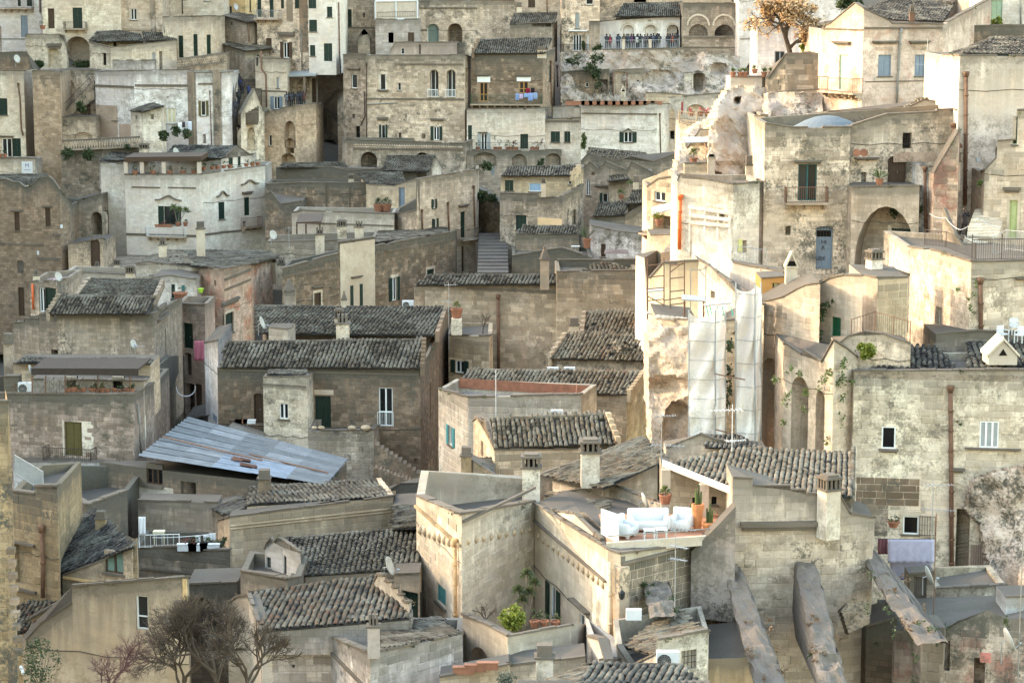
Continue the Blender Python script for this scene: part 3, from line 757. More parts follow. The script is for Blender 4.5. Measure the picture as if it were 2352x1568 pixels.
def ivy(label,blobs,d,mat,out=.15,group=None,size=.17,dens=60,cat='climbing plant',name='wall_plant',split=None):
 if split:
  for i,b in enumerate(sorted(blobs)): ivy(W_[i]+' '+split+', counted from the left',[b],d,mat,out,label,size,dens)
  return
 """leaves hanging on a wall; blobs=(x,y,rx,ry[,d])"""
 mb=MB(); b0=blobs[0]; loc=P(b0[0],b0[1],b0[4] if len(b0)>4 else d)
 for b in blobs:
  dd=b[4] if len(b)>4 else d; c=P(b[0],b[1],dd)-Vector((0,out,0)); k=dd/F; rx,rz=b[2]*k,b[3]*k
  leaf_mesh(mb,c,(rx,.28,rz),int(max(30,dens*rx*rz*8)),size)
 return solo(name,label,cat,mb,mat,loc,group)
def yucca(label,x,yb,d,heads,group=None,mat=None,L_=.75,n=60,pot=True,potw=.28,cat='yucca'):
 """heads: (x,y,size px) crowns of sword leaves on bare stems"""
 base=P(x,yb,d); r=root('yucca',label,cat,base,group); mat=mat or leafmat((.10,.12,.035))
 st=MB(); lf=MB()
 for hx,hy,hs_ in heads:
  c=P(hx,hy,d); st.tube([base+Vector((0,0,.1)),(base+c)/2+Vector((random.uniform(-.08,.08),0,0)),c],.05,6,.035); rr=hs_*d/F
  for i in range(n):
   a=random.uniform(0,6.283); e=random.uniform(-.5,1.35); dv=Vector((math.cos(a)*math.cos(e),math.sin(a)*math.cos(e),math.sin(e)))
   s=dv.orthogonal().normalized()*.02*(1+rr); tip=c+dv*rr*random.uniform(.75,1.1)-Vector((0,0,rr*.12)); m=c+dv*rr*.55
   lf.add([c-s*.6,m-s,tip,m+s],rn=random.random())
 part('stem',st,BARKL,r); part('foliage',lf,mat,r)
 if pot: mbp=MB(); mbp.lathe(base,[(potw*.7,0),(potw,potw*1.3),(potw*1.1,potw*1.3),(potw*1.1,potw*1.55),(potw*.9,potw*1.55),(potw*.85,potw*1.3)],12); part('pot',mbp,TERRA,r,smooth=False)
 return r
def pot_plant(label,x,yb,d,w=.3,ph=.35,group=None,kind='leaf',mat=None,h=.4,trough=False,pm=None):
 b=P(x,yb,d); r=root('potted_plant',label,'potted plant',b,group); mb=MB()
 if trough:
  mb.prism([b+Vector((-w*1.0,-.13,0)),b+Vector((w*1.0,-.13,0)),b+Vector((w*1.0,.13,0)),b+Vector((-w*1.0,.13,0))],Vector((0,0,ph*.85)))
  mb.prism([b+Vector((-w*1.05,-.155,ph*.853)),b+Vector((w*1.05,-.155,ph*.853)),b+Vector((w*1.05,.155,ph*.853)),b+Vector((-w*1.05,.155,ph*.853))],Vector((0,0,ph*.15)))
 else: mb.lathe(b,[(w*.34,0),(w*.5,ph*.8),(w*.56,ph*.8),(w*.56,ph),(w*.44,ph),(w*.4,ph*.82)],10)
 part('pot',mb,pm or TERRA,r); mb=MB()
 if kind=='leaf': leaf_mesh(mb,b+Vector((0,0,ph+h*.45)),(w*(.95 if trough else .6),w*.5,h*.5),60,.11)
 elif kind=='spike':
  c=b+Vector((0,0,ph))
  for i in range(26):
   a=random.uniform(0,6.28); e=random.uniform(.35,1.4); dv=Vector((math.cos(a)*math.cos(e),math.sin(a)*math.cos(e),math.sin(e))); s=dv.orthogonal().normalized()*.03
   mb.add([c-s,c+dv*h*.5-s*1.2,c+dv*h*random.uniform(.7,1.1),c+dv*h*.5+s*1.2],rn=random.random())
 elif kind=='cactus':
  for dx,hh in ((-.08,.8),(.03,1.1),(.12,.7),(-.02,.6)): mb.tube([b+Vector((dx,0,ph)),b+Vector((dx*1.2,0,ph+h*hh))],.055,7,.04,rn=random.random())
 if mb.v: part('foliage',mb,mat or LEAFD,r)
 return r
LEAFD=leafmat((.045,.065,.022)); LEAFM=leafmat((.085,.115,.03)); LEAFY=leafmat((.20,.23,.035)); LEAFO=leafmat((.55,.26,.07)); LEAFDRY=leafmat((.16,.10,.055)); LEAFRED=leafmat((.16,.05,.045))
def branch_tree(label,x,yb,d,hpx,wpx,levels=5,mat=None,leaf=None,nleaf=0,lsize=.15,lean=0.0,group=None,trunk_r=.16,seed=1,forks=3,name='bare_tree',cat='tree'):
 rs=random.Random(seed); k=d/F; base=P(x,yb,d); Ht=hpx*k; r=root(name,label,cat,base,group); mb=MB(); tips=[]
 spread=wpx/hpx
 def grow(p,dv,ln,rad,lv):
  q=p+dv*ln*.5+Vector((rs.gauss(0,.05),rs.gauss(0,.05),rs.gauss(0,.04)))*ln; e=q+(dv+Vector((rs.gauss(0,.12),rs.gauss(0,.12),.05))).normalized()*ln*.5
  mb.tube([p,q,e],rad,5 if lv>levels-3 else 3,rad*.66,caps=False)
  if lv==0: tips.append((q,e)); return
  for i in range(forks if lv>1 else forks+1):
   t=rs.uniform(.55,1) if i else 1.0; s=p+(e-p)*t if t<1 else e
   a=rs.uniform(0,6.283); ax=dv.orthogonal().normalized(); ax.rotate(Matrix.Rotation(a,3,dv)); nd=(dv+ax*rs.uniform(.35,.95)*(.6+spread*.45)+Vector((0,0,.12))).normalized(); grow(s,nd,ln*rs.uniform(.58,.82),rad*.62,lv-1)
  if lv<=2: tips.append((q,e))
 grow(base,Vector((lean,0,1)).normalized(),Ht*.30,trunk_r,levels)
 part('trunk',mb,mat or BARK,r)
 if leaf:
  lf=MB()
  for i in range(nleaf):
   q,e=rs.choice(tips); p=q+(e-q)*rs.random()+Vector((rs.gauss(0,.12),rs.gauss(0,.12),rs.gauss(0,.1))); s=lsize*rs.uniform(.6,1.3); a=Vector((rs.uniform(-1,1),rs.uniform(-1,1),rs.uniform(-1,.4))).normalized(); b=a.orthogonal().normalized()
   lf.add([p,p+a*s*.5+b*s*.3,p+a*s,p+a*s*.5-b*s*.3],rn=rs.random())
  part('crown',lf,leaf,r)
 return r
def dish(label,x,y,d,r=.42,yaw=0.9,group='satellite dishes on the roofs'):
 c=P(x,y,d); ro=root('satellite_dish',label,'satellite dish',c,group); mb=MB(); V=[]; n=14; m=4
 r*=.82; rot=Matrix.Rotation(yaw+.5,3,'Z') @ Matrix.Rotation(-.35,3,'X')
 for i in range(m+1):
  rr=r*i/m
  for t in range(n):
   a=t*6.2832/n; q=Vector((rr*math.cos(a),-(.28*rr*rr/r)+.0,rr*1.1*math.sin(a))); V.append(c+rot @ q)
 Fc=[(i*n+t,i*n+(t+1) % n,(i+1)*n+(t+1) % n,(i+1)*n+t) for i in range(m) for t in range(n)]
 k=len(V); V2=[q+rot @ Vector((0,.03,0)) for q in V]; Fc2=[tuple(reversed([a+k for a in f])) for f in Fc]; rim=[(m*n+t,m*n+(t+1) % n,m*n+(t+1) % n+k,m*n+t+k) for t in range(n)]
 mb.raw(V+V2,Fc+Fc2+rim); part('dish',mb,DISH,ro,smooth=True)
 mb=MB(); tip=c+rot @ Vector((0,-r*1.15,-r*.75)); mb.tube([c+rot @ Vector((0,-.2*r,-r*1.05)),tip],.018,5); mb.tube([tip,tip+rot @ Vector((0,.12,.06))],.04,6); mb.tube([c+rot @ Vector((0,.04,0)),c+rot @ Vector((0,.22,0)),c+rot @ Vector((0,.22,0))-Vector((0,0,r*1.9))],.025,5); part('arm',mb,ZINC,ro); return ro
def antenna(label,x,y0,y1,d,arms=((.1,1.0,0.2),),group='roof aerials',mat=None):
 b,t=P(x,y1,d),P(x,y0,d); t=Vector((b.x,b.y,t.z)); r=root('aerial',label,'aerial',b,group); mb=MB(); mb.tube([b-Vector((0,0,.4)),t],.022,5); part('mast',mb,mat or ZINC,r)
 for fr,ln,yaw in arms:
  c=t+(b-t)*fr; dv=Vector((math.cos(yaw),math.sin(yaw),0)); mb=MB(); mb.tube([c-dv*ln*.3,c+dv*ln*.7],.014,4); sd=Vector((-dv.y,dv.x,0))
  for i in range(8): q=c+dv*ln*(-.28+.95*i/7); l2=ln*(.28-.018*i); up=sd if i % 1==0 else sd; mb.tube([q-up*l2,q+up*l2],.009,4); mb.tube([q-Vector((0,0,l2*.7)),q+Vector((0,0,l2*.7))],.008,3) if i % 3==0 else None
  part('aerial_head',mb,mat or ZINC,r)
 return r
def ac_unit(label,x0,y0,x1,y1,d,rz=0.0):
 a,b=P(x0,y1,d),P(x1,y0,d); w,h=b.x-a.x,b.z-a.z; c=Vector(((a.x+b.x)/2,d,a.z)); r=root('air_conditioner',label,'air conditioner',c,'outdoor air conditioner units'); mb=MB(); mb.cbox(c,w,.35,h); part('casing',mb,PLASTIC,r)
 mb=MB(); cc=c+Vector((-w*.16,-.178,h*.5)); mb.tube([cc,cc+Vector((0,-.02,0))],h*.38,18); fan=part('fan',mb,BLACK,r); mb=MB()
 for i in range(1,5): rr=h*.38*i/4; mb.tube([cc+Vector((math.cos(t*.4189)*rr,-.026,math.sin(t*.4189)*rr)) for t in range(16)],.006,3,caps=False)
 for i in range(6): a_=i*math.pi/6; dv=Vector((math.cos(a_),0,math.sin(a_)))*h*.38; mb.tube([cc-dv+Vector((0,-.027,0)),cc+dv+Vector((0,-.027,0))],.006,3)
 part('fan_guard',mb,LGREY,fan); mb=MB()
 for s in (-.4,.4): mb.cbox(c+Vector((s*w,0,-.081)),.05,.4,.08)
 part('foot',mb,ZINC,r); return r
def cloth(label,x0,y0,x1,y1,d,mat,group=None,name='laundry',cat='laundry',folds=4,d1=None,sway=.05):
 n,m=14,8; mb=MB(); V=[]; d1=d1 or d
 for j in range(m+1):
  for i in range(n+1):
   u,v=i/n,j/m; q=P(x0+(x1-x0)*u,y0+(y1-y0)*v,d+(d1-d)*u); q=q+Vector((0,sway*math.sin(u*folds*6.28+v*.8)*(.3+v) ,random.gauss(0,.006))); V.append(q)
 mb.raw(V,[(j*(n+1)+i,j*(n+1)+i+1,(j+1)*(n+1)+i+1,(j+1)*(n+1)+i) for j in range(m) for i in range(n)])
 o=solo(name,label,cat,mb,mat,P((x0+x1)/2,y0,d),group,smooth=True)
 sm=o.modifiers.new('thickness','SOLIDIFY'); sm.thickness=.012; return o
def line(label,pts,mat=None,r=.012,sag=.0,name='cable',cat='cable',group='cables across the walls'):
 w=[P(*p) for p in pts]; out=[]
 for a,b in zip(w,w[1:]):
  for i in range(8): t=i/8; out.append(a+(b-a)*t-Vector((0,0,sag*4*t*(1-t))))
 out.append(w[-1]); mb=MB(); mb.tube(out,r,4); return solo(name,label,cat,mb,mat or BLACK,w[0],group)
def fence(label,pts,h,mat=None,step=.14,post=None,group=None,name='railing',cat='railing',r=.012):
 w=[P(*p) for p in pts]; ro=root(name,label,cat,w[0],group); mb=MB(); rail(mb,w,h,step,r); part('bars',mb,mat or IRON,ro)
 mb=MB()
 for p in w: mb.tube([p,p+Vector((0,0,post or h*1.04))],r*2.4,5)
 part('post',mb,mat or IRON,ro); return ro
def noise_rock(label,pts,mat,amp=.8,sc=.5,step=8,name='rock_outcrop',cat='rock',back=5,oct_=5,group=None,caves=(),kind=None,bulge=0.0):
 """weathered rock face: outline in the picture with depth per point,real relief towards and away from the eye"""
 poly=[(p[0],p[1]) for p in pts]; xs=[p[0] for p in pts]; ys=[p[1] for p in pts]
 def dep(x,y):
  ws=0; a=0
  for p in pts: w=1/((p[0]-x) ** 2+(p[1]-y) ** 2+30) ; ws+=w; a+=w*p[2]
  return a/ws
 nx,ny=max(3,int((max(xs)-min(xs))/step)),max(3,int((max(ys)-min(ys))/step)); idx={}; mb=MB(); X0,Y0=min(xs),min(ys); SX,SY=(max(xs)-X0)/nx,(max(ys)-Y0)/ny
 def vert(i,j):
  if (i,j) in idx: return idx[(i,j)]
  x,y=X0+SX*i+random.uniform(-.25,.25)*SX,Y0+SY*j+random.uniform(-.25,.25)*SY; d=dep(x,y); q=P(x,y,d)
  f=noise.fractal(q*sc,1.0,2.1,oct_)+.7*abs(noise.noise(q*sc*.6))+.5*noise.noise(Vector((q.x*sc*1.7,q.z*sc*.35,3)))
  for (cx,cy,rx,ry,dp) in caves:
   t=((x-cx)/rx) ** 2+((y-cy)/ry) ** 2
   if t<1: f+=dp*(1-t) ** .5/amp
  q=P(x,y,d+amp*f); idx[(i,j)]=len(mb.v); mb.v.append(q); mb.uv.append((0,0)); mb.hb.append(0); mb.rn.append(0); return idx[(i,j)]
 cells=set((i,j) for i in range(nx) for j in range(ny) if inside(poly,X0+SX*(i+.5),Y0+SY*(j+.5)))
 for (i,j) in cells: mb.f.append((vert(i,j),vert(i,j+1),vert(i+1,j+1),vert(i+1,j)))
 bk={}
 def bvert(i,j):
  k=vert(i,j)
  if k not in bk: bk[k]=len(mb.v); mb.v.append(mb.v[k]+Vector((0,back,-.3))); mb.uv.append((0,0)); mb.hb.append(0); mb.rn.append(0)
  return bk[k]
 for (i,j) in cells:
  for (di,dj,a,b) in ((0,-1,(i,j),(i+1,j)),(0,1,(i+1,j+1),(i,j+1)),(-1,0,(i,j+1),(i,j)),(1,0,(i+1,j),(i+1,j+1))):
   if (i+di,j+dj) not in cells: mb.f.append((vert(*a),vert(*b),bvert(*b),bvert(*a)))
 return solo(name,label,cat,mb,mat,P(pts[0][0],max(ys),pts[0][2]),group,smooth=False,kind=kind)
# ------------------------------------------------------------------ people
PEOPLE={}
SKIN=flat('skin',(.42,.25,.17),.6)
def body_mesh(pose):
 if pose in PEOPLE: return PEOPLE[pose]
 J=dict(pel=(0,0,.93),che=(0,.01,1.28),nk=(0,0,1.47),hd=(0,-.02,1.58),ht=(0,-.02,1.70),lh=(.09,0,.88),lk=(.10,-.02,.48),la=(.10,.02,.08),lf=(.11,-.14,.03),rh=(-.09,0,.88),rk=(-.10,-.02,.48),ra=(-.10,.02,.08),rf=(-.11,-.14,.03),ls=(.19,0,1.40),le=(.25,.02,1.12),lw=(.24,-.08,.88),lx=(.23,-.11,.79),rs=(-.19,0,1.40),re=(-.25,.02,1.12),rw=(-.24,-.08,.88),rx=(-.23,-.11,.79))
 if pose=='lean': J.update(le=(.27,-.12,1.16),lw=(.16,-.32,1.10),lx=(.10,-.38,1.09),re=(-.27,-.12,1.16),rw=(-.16,-.32,1.10),rx=(-.10,-.38,1.09),hd=(0,-.06,1.57),ht=(0,-.06,1.69))
 if pose=='photo': J.update(le=(.24,-.18,1.22),lw=(.10,-.26,1.50),lx=(.05,-.27,1.56),re=(-.24,-.18,1.22),rw=(-.10,-.26,1.50),rx=(-.05,-.27,1.56))
 if pose=='climb': J.update(le=(.24,-.16,1.22),lw=(.10,-.25,1.50),lx=(.05,-.26,1.56),re=(-.24,-.16,1.22),rw=(-.10,-.25,1.50),rx=(-.05,-.26,1.56),lk=(.10,-.16,.50),la=(.10,-.08,.10),lf=(.11,-.22,.04),rk=(-.10,.10,.50),ra=(-.11,.36,.22),rf=(-.11,.30,.10))
 if pose=='sit': J.update(lk=(.11,-.42,.9),la=(.11,-.42,.5),lf=(.11,-.54,.46),rk=(-.11,-.42,.9),ra=(-.11,-.42,.5),rf=(-.11,-.54,.46))
 rad=dict(pel=.155,che=.165,nk=.06,hd=.095,ht=.07,lh=.10,lk=.068,la=.05,lf=.045,rh=.10,rk=.068,ra=.05,rf=.045,ls=.075,le=.058,lw=.042,lx=.035,rs=.075,re=.058,rw=.042,rx=.035)
 K=list(J); E=[('pel','che'),('che','nk'),('nk','hd'),('hd','ht'),('pel','lh'),('lh','lk'),('lk','la'),('la','lf'),('pel','rh'),('rh','rk'),('rk','ra'),('ra','rf'),('che','ls'),('ls','le'),('le','lw'),('lw','lx'),('che','rs'),('rs','re'),('re','rw'),('rw','rx')]
 me=bpy.data.meshes.new('body'); me.from_pydata([J[k] for k in K],[(K.index(a),K.index(b)) for a,b in E],[])
 o=bpy.data.objects.new('tmp',me); COL.objects.link(o); o.modifiers.new('s','SKIN');
 for i,k in enumerate(K): me.skin_vertices[0].data[i].radius=(rad[k],rad[k]*(.78 if k in ('pel','che') else 1)); me.skin_vertices[0].data[i].use_root=(k=='pel')
 sb=o.modifiers.new('d','SUBSURF'); sb.levels=1; sb.render_levels=1
 dg=bpy.context.evaluated_depsgraph_get(); out=bpy.data.meshes.new_from_object(o.evaluated_get(dg)); bpy.data.objects.remove(o); bpy.data.meshes.remove(me)
 out.name='body'; out.polygons.foreach_set('use_smooth',[True]*len(out.polygons)); out.materials.clear()
 zone=[]
 hands=[Vector(J['lx']),Vector(J['rx'])]
 for p in out.polygons:
  c=p.center; z=2 if (c.z>1.46 and (c-Vector(J['hd'])).length<.2) or min((c-h).length for h in hands)<.07 else (0 if c.z<.90 and abs(c.x)<.19 else 1)
  if c.z<.10: z=3
  zone.append(z)
 for k in range(4): out.materials.append(None)
 out.polygons.foreach_set('material_index',zone)
 PEOPLE[pose]=(out,J); return PEOPLE[pose]
def person(label,x,yf,d,pose='lean',top=(.03,.03,.035),leg=(.02,.022,.03),hair=(.03,.02,.015),yaw=0.0,group=None,scale=1.0,bag=None,z=None,long_=False):
 me,J=body_mesh(pose); b=P(x,yf,d); r=root('person',label,'person',b,group); r.rotation_euler=(0,0,yaw); r.scale=(scale,)*3
 m2=me.copy(); m2.name='body'
 m2.materials.clear()
 for mt in (flat('trousers',leg,.85),flat('jacket',top,.85),SKIN,BLACK): m2.materials.append(mt)
 o=bpy.data.objects.new('body',m2); COL.objects.link(o); o.parent=r
 hd=Vector(J['hd']); mb=MB(); mb.ball(hd+Vector((0,.025,.055)),.112,9,6,(1,1.05,1.0))
 if long_: mb.ball(hd+Vector((0,.07,-.1)),.09,8,5,(1,.6,1.4))
 h=bpy.data.objects.new('hair',mb.mesh('hair',flat('hair',hair,.7),Vector((0,0,0)),True)); COL.objects.link(h); h.parent=r
 mb=MB()
 for s in (-1,1): mb.ball(hd+Vector((s*.035,-.088,.015)),.013,5,4)
 mb.ball(hd+Vector((0,-.105,-.015)),.016,5,4,(.8,1,1.4))
 fo=bpy.data.objects.new('face',mb.mesh('face',flat('skin_dark',(.3,.17,.11),.6),Vector((0,0,0)),True)); COL.objects.link(fo); fo.parent=r
 mb=MB(); cc=Vector((0,0,.86)); mb.lathe(cc+Vector((0,0,0)),[(.2,-.14),(.185,.1),(.17,.3),(.19,.5)],10); bm_=bpy.data.objects.new('coat',mb.mesh('coat',flat('jacket',top,.85),Vector((0,0,0)),True)); bm_.scale=(1.05,.82,1); COL.objects.link(bm_); bm_.parent=r
 return r
# ------------------------------------------------------------------ the land
def lerp_tab(t,x):
 if x<=t[0][0]: return t[0][1]
 for (a,b),(c,d) in zip(t,t[1:]):
  if x<=c: return b+(d-b)*(x-a)/(c-a)
 return t[-1][1]
GZ=[(40,-42),(80,-40),(160,-38),(205,-39),(240,-39),(262,-30),(290,-18),(315,-6),(360,24),(420,60),(600,90)]
def ground():
 mb=MB(); nx,ny=90,90; X0,X1,Y0,Y1=-62.0,160.0,20.0,560.0
 idx=[]
 for j in range(ny+1):
  for i in range(nx+1):
   y=Y0+(Y1-Y0)*(j/ny) ** 1.2; x=X0-max(0,(y-240))*.16+(X1-X0)*i/nx
   z=lerp_tab(GZ,y)+1.0*noise.noise(Vector((x*.06,y*.06,0)))
   if x>16 and y>120: z+=min(9,(x-16)*.6)*min(1,(y-120)/30)*(1 if y<250 else max(0,1-(y-250)/30))
   mb.v.append(Vector((x,y,CZ+z))); mb.uv.append((0,0)); mb.hb.append(0); mb.rn.append(0)
 for j in range(ny):
  for i in range(nx): a=j*(nx+1)+i; mb.f.append((a,a+1,a+nx+2,a+nx+1))
 solo('ground',None,None,mb,wall((.08,.075,.065),.6,0),(0,0,0),kind='structure')
ground()
RIDGE=[(20,3),(95,3.8),(132,4.3),(176,5.2),(204,9.5),(232,19),(255,24.5),(305,31),(345,39),(445,60),(600,90)]  # unseen hill left of view, heights shaped to throw shade over the left half
def shade_hill():
 mb=MB(); nx,ny=24,110
 for j in range(ny+1):
  y=-40+620*j/ny
  x0=-66-max(0,y-240)*.16
  for i in range(nx+1):
   t=i/nx; x=x0-170*t
   h=lerp_tab(RIDGE,y); f=min(1,max(0,(-66-x-max(0,y-240)*.16)/19.0)); f=f*f*(3-2*f)
   low=lerp_tab(GZ,max(40,y))-3
   z=low+(h-low)*f+(1.2*noise.noise(Vector((x*.05,y*.07,5)))+.8*noise.noise(Vector((x*.2,y*.25,9))))*f-max(0,t-.35)*60
   mb.v.append(Vector((x,y,CZ+z))); mb.uv.append((0,0)); mb.hb.append(0); mb.rn.append(0)
 for j in range(ny):
  for i in range(nx): a=j*(nx+1)+i; mb.f.append((a,a+nx+1,a+nx+2,a+1))
 solo('shade_hillside',None,None,mb,wall((.36,.33,.25),.6,0),(0,0,0),kind='structure')
shade_hill()
# ================================================================== far left,top of the picture
H('pale grey house at the top left corner with a long railed balcony',[(-160,-60,287),(92,-60,285),(96,-60,291)],130,COOL,
[('s',40,-40,47,15,{'c': GREEN}),('s',61,-38,73,15,{'c': GREEN}),('s',48,36,64,86,{'c': BLUEG})],
ext=[('balc',-38,78,19,.9,.9,IRON),('pipe',[(92,-50),(93,30)],.09,RUST),('pipe',[(2,60),(3,126)],.05,RUST),('band',-38,88,58,91,.05,PIPEG)])
H('tall cream house with a brown door and green balcony shutters above a big dark arch',[(94,-60,281),(275,-60,280)],160,CREAM2,
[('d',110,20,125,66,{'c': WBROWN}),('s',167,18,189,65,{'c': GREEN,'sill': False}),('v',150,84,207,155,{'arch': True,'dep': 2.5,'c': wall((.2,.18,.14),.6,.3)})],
ext=[('balc',150,201,66,.8,.8,IRON),('panel',163,-4,193,12,CREAM2,.06)])
H('cream house with one small white framed window between two stone strips',[(275,-60,281),(372,-60,280),(376,-60,286)],90,CREAM,
[('w',300,20,314,46,{'surr': True})],ext=[('panel',346,-50,356,74,GREY,.2,'pilaster'),('band',276,66,371,70,.1,CREAM)])
H('thick white wall with a broad low blind arch beside the dark cave arch',[(58,84,277),(62,80),(135,80,276),(148,84),(152,104,275),(158,130),(158.5,152,275.5)],160,CREAM2,
[('n',110,112,147,154,{'arch': .55,'dep': .8})],par=0,cat='wall',name='stone_wall',ext=[('hood',109,100,148,112)])
H('low cream house under two hipped grey tile roofs with a little dark door',[(205,97,273),(254,110,270),(405,94,272),(410,94,278)],166,CREAM2,
[('d',236,122,244,150,{'c': VOID}),('s',350,121,357,140,{'c': GREYP}),('v',366,118,373,164,{'dep': .2,'c': GREY})],par=0,
roofs=[dict(pts=[(258,96,272.5),(330,95,272.5),(322,80,276),(276,72,277),(272,73,277)],m=TG,objs=False,wedge=True),dict(pts=[(203,96,273),(258,96,272.5),(273,72,277),(222,74,277)],m=TG,objs=False),
  dict(pts=[(330,95,272),(407,93,272.3),(385,77,275.5),(327,75,276)],m=TG,objs=False)])
H('grey rendered parapet standing on the terrace in front of the hipped roofs',[(258,139,266),(356,139,265.5),(357,139,267)],168,wall((.36,.355,.33),.5,.05),back=.6,par=0,cat='wall',name='terrace_wall')
H('cream cube house with three tall narrow green shutters',[(373,40,274),(467,38,271),(516,38,277),(519,38,283)],160,CREAM2,
[('s',410,82,421,133,{'sill': False}),('s',444,79,454,130,{'sill': False}),('s',475,80,485,125,{'sill': False})],ext=[('pipe',[(378,60),(379,76)],.05,PIPEG)])
H('cream house block behind the cube house at the picture top',[(377,-50,291),(512,-50,290)],60,CREAM2,[('v',419,-40,430,2,{'dep': .3}),('w',470,-30,482,2)],ext=[('pipe',[(418,-40),(420,32)],.06,IRON),('pipe',[(376,-10),(380,42)],.06,IRON)])
H('ochre yellow house with a white casement and a grey dish',[(512,-60,297),(562,-60,296),(590,-60,299)],60,OCHRE,[('w',518,14,533,35),('s',573,-10,577,26)])
dish('grey satellite dish on the ochre yellow house',541,17,294,.5,.5)
H('tan stone shed with a grey mono pitch roof below the ochre house',[(514,36,279),(568,52,276),(604,52,279)],105,GREY,[('v',529,51,534,58,{'dep': .3})],par=0,
roofs=[dict(pts=[(512,36,279),(568,53,275.5),(606,52,278.5),(604,38,282),(545,32,284)],m=TG,objs=False)],ext=[('pipe',[(569,58),(571,96)],.05,RUST)])
H('stone house with a sagging grey roof above the crowded stairs',[(516,104,276),(562,118,272.5),(618,113,275)],235,GREY,[('v',590,126,596,150,{'dep': .3})],par=0,
roofs=[dict(pts=[(512,102,276),(562,119,272),(622,113,274.5),(618,100,279),(530,94,280)],m=TG,objs=False)])
# balustraded roof terrace
b=H('cream terrace with a pierced stone balustrade beneath the narrow green shutters',[(408,137,268),(520,121,270)],166,CREAM,par=0,cope=True,back=3,cat='terrace',name='terrace')
for i in range(26):
 pass
# faceted white house
oct_=H('faceted white house with string course, lean-to hut and veranda in the upper left',[(218,165,263),(308,163,259),(437,161,258.5),(450,168,257),(494,168,257.5),(509,168,257),(531,166,258),(536,166,263)],345,COOL,
[('w',258,245,268,277,{'n': 1}),('o',462,232,473,266,{'c': OLIVE,'n': 1}),('g',466,308,473,330),('w',375,249,404,284,{'n': 3,'g': CREAMP})],
ext=[('band',218,194,308,199,.12),('band',310,194,434,199,.12),('band',455,191,492,195,.12),('panel',437,165,450,338,GREY,.3,'pilaster'),('panel',494,160,508,338,GREY,.3,'pilaster'),('pipe',[(482,214),(486,335)],.05,RUST,1),
 ('panel',222,242,270,316,wall((.30,.245,.18),.3,.0),.02),('panel',274,285,300,316,wall((.31,.25,.185),.3,.0),.02)])
h_=H('little lean-to hut with a grey tile roof against the faceted white house',[(300,256,255),(328,257,253),(371,245,253.5)],335,PALE,[('v',346,263,353,274,{'dep': .2}),('v',311,265,315,274,{'dep': .2})],par=0,back=3,
roofs=[dict(pts=[(299,255,255),(328,258,252.6),(374,245,253),(352,238,256),(345,239,256.5)],m=TG,objs=False)])
for i,(x,y) in enumerate(((375,312),(403,302),(430,308))):
 bush(['round dark bush left of the three under the white veranda','middle round bush under the white veranda','right hand round bush under the white veranda'][i],x,y,250,24,22,LEAFD,'bushes under the white veranda',size=.25)
fence('thin grey balcony railing below the white veranda window',[(372,300,252.5),(410,300,252.5)],.9,GREYP,group='thin balcony railings')
for i,(x0,y0,x1,y1,c) in enumerate(((409,282,418,299,(.75,.75,.75)),(418,280,425,293,(.06,.05,.06)),(426,280,432,297,(.45,.44,.46)),(432,279,440,300,(.62,.66,.74)))):
 cloth(['white towel first on the line by the white veranda','black shirt second on the line by the white veranda','grey cloth third on the line by the white veranda','pale blue jeans last on the line by the white veranda'][i],x0,y0,x1,y1,251.5,flat('cloth_fabric',c,.9),'laundry by the white veranda')
# left edge tower house
H('cream house on the left edge with closed green shutters and a rusty downpipe',[(-160,162,263),(54,163,261),(60,164,264)],372,CREAM2,
[('s',-8,226,17,265,{'c': GREEN}),('w',5,318,27,362,{'hood': .2}),('s',28,318,48,361,{'sill': False})],
ext=[('pipe',[(43,196),(47,225),(50,295),(54,311)],.08,RUST,1)],stones=None)
H('brown stained retaining wall above the left edge house',[(-160,126,270),(62,120,269),(78,165,269)],180,BROWN,par=0,cat='wall',name='retaining_wall',back=4)
H('tall tan stone pier of coarse blocks on the left',[(74,165,259.5),(80,163),(138,165,258),(141,165,262)],450,WARM,par=0,cat='wall',name='stone_pier',stones=dict(h=.42,w=.8,prob=.75,maxo=300,rubble=.3,f=[0]))
info=H('low white parapet house carrying a small white hotel sign',[(-160,362,252),(80,365,251),(84,365,254)],412,PALE,back=3)
s_=info['faces'][0]; a0,a1,z0,z1=s_.rect(50,371,75,398); mb=MB(); s_.fbox(mb,a0,a1,z0,z1,.01,.05); sg=solo('hotel_sign','small white sign with a purple monogram on the low white parapet','sign',mb,PLASTIC,s_.pt(a0,z0,.01))
def letters(parent,face,txt,a,z,size,out,mat):
 cu=bpy.data.curves.new('lettering','FONT'); cu.body=txt; cu.size=size; cu.extrude=.004; cu.align_x='CENTER'
 o=bpy.data.objects.new('lettering',cu); COL.objects.link(o); dg=bpy.context.evaluated_depsgraph_get(); me=bpy.data.meshes.new_from_object(o.evaluated_get(dg)); bpy.data.objects.remove(o); me.name='lettering'; me.materials.clear(); me.materials.append(mat)
 o=bpy.data.objects.new('lettering',me); COL.objects.link(o); o.parent=parent; M=Matrix.Identity(4); M.col[0][:3]=(face.u.x,face.u.y,0); M.col[1][:3]=(0,0,1); M.col[2][:3]=(face.n.x,face.n.y,0); M.col[3][:3]=face.pt(a,z,out)-WL[parent.name]; o.matrix_basis=M; return o
PURPLE=flat('purple_print',(.12,.09,.25),.6)
letters(sg,s_,'M',(a0+a1)/2,z0+(z1-z0)*.5,.6,.055,PURPLE); letters(sg,s_,'IMMERSIO',(a0+a1)/2,z0+(z1-z0)*.24,.17,.055,PURPLE)
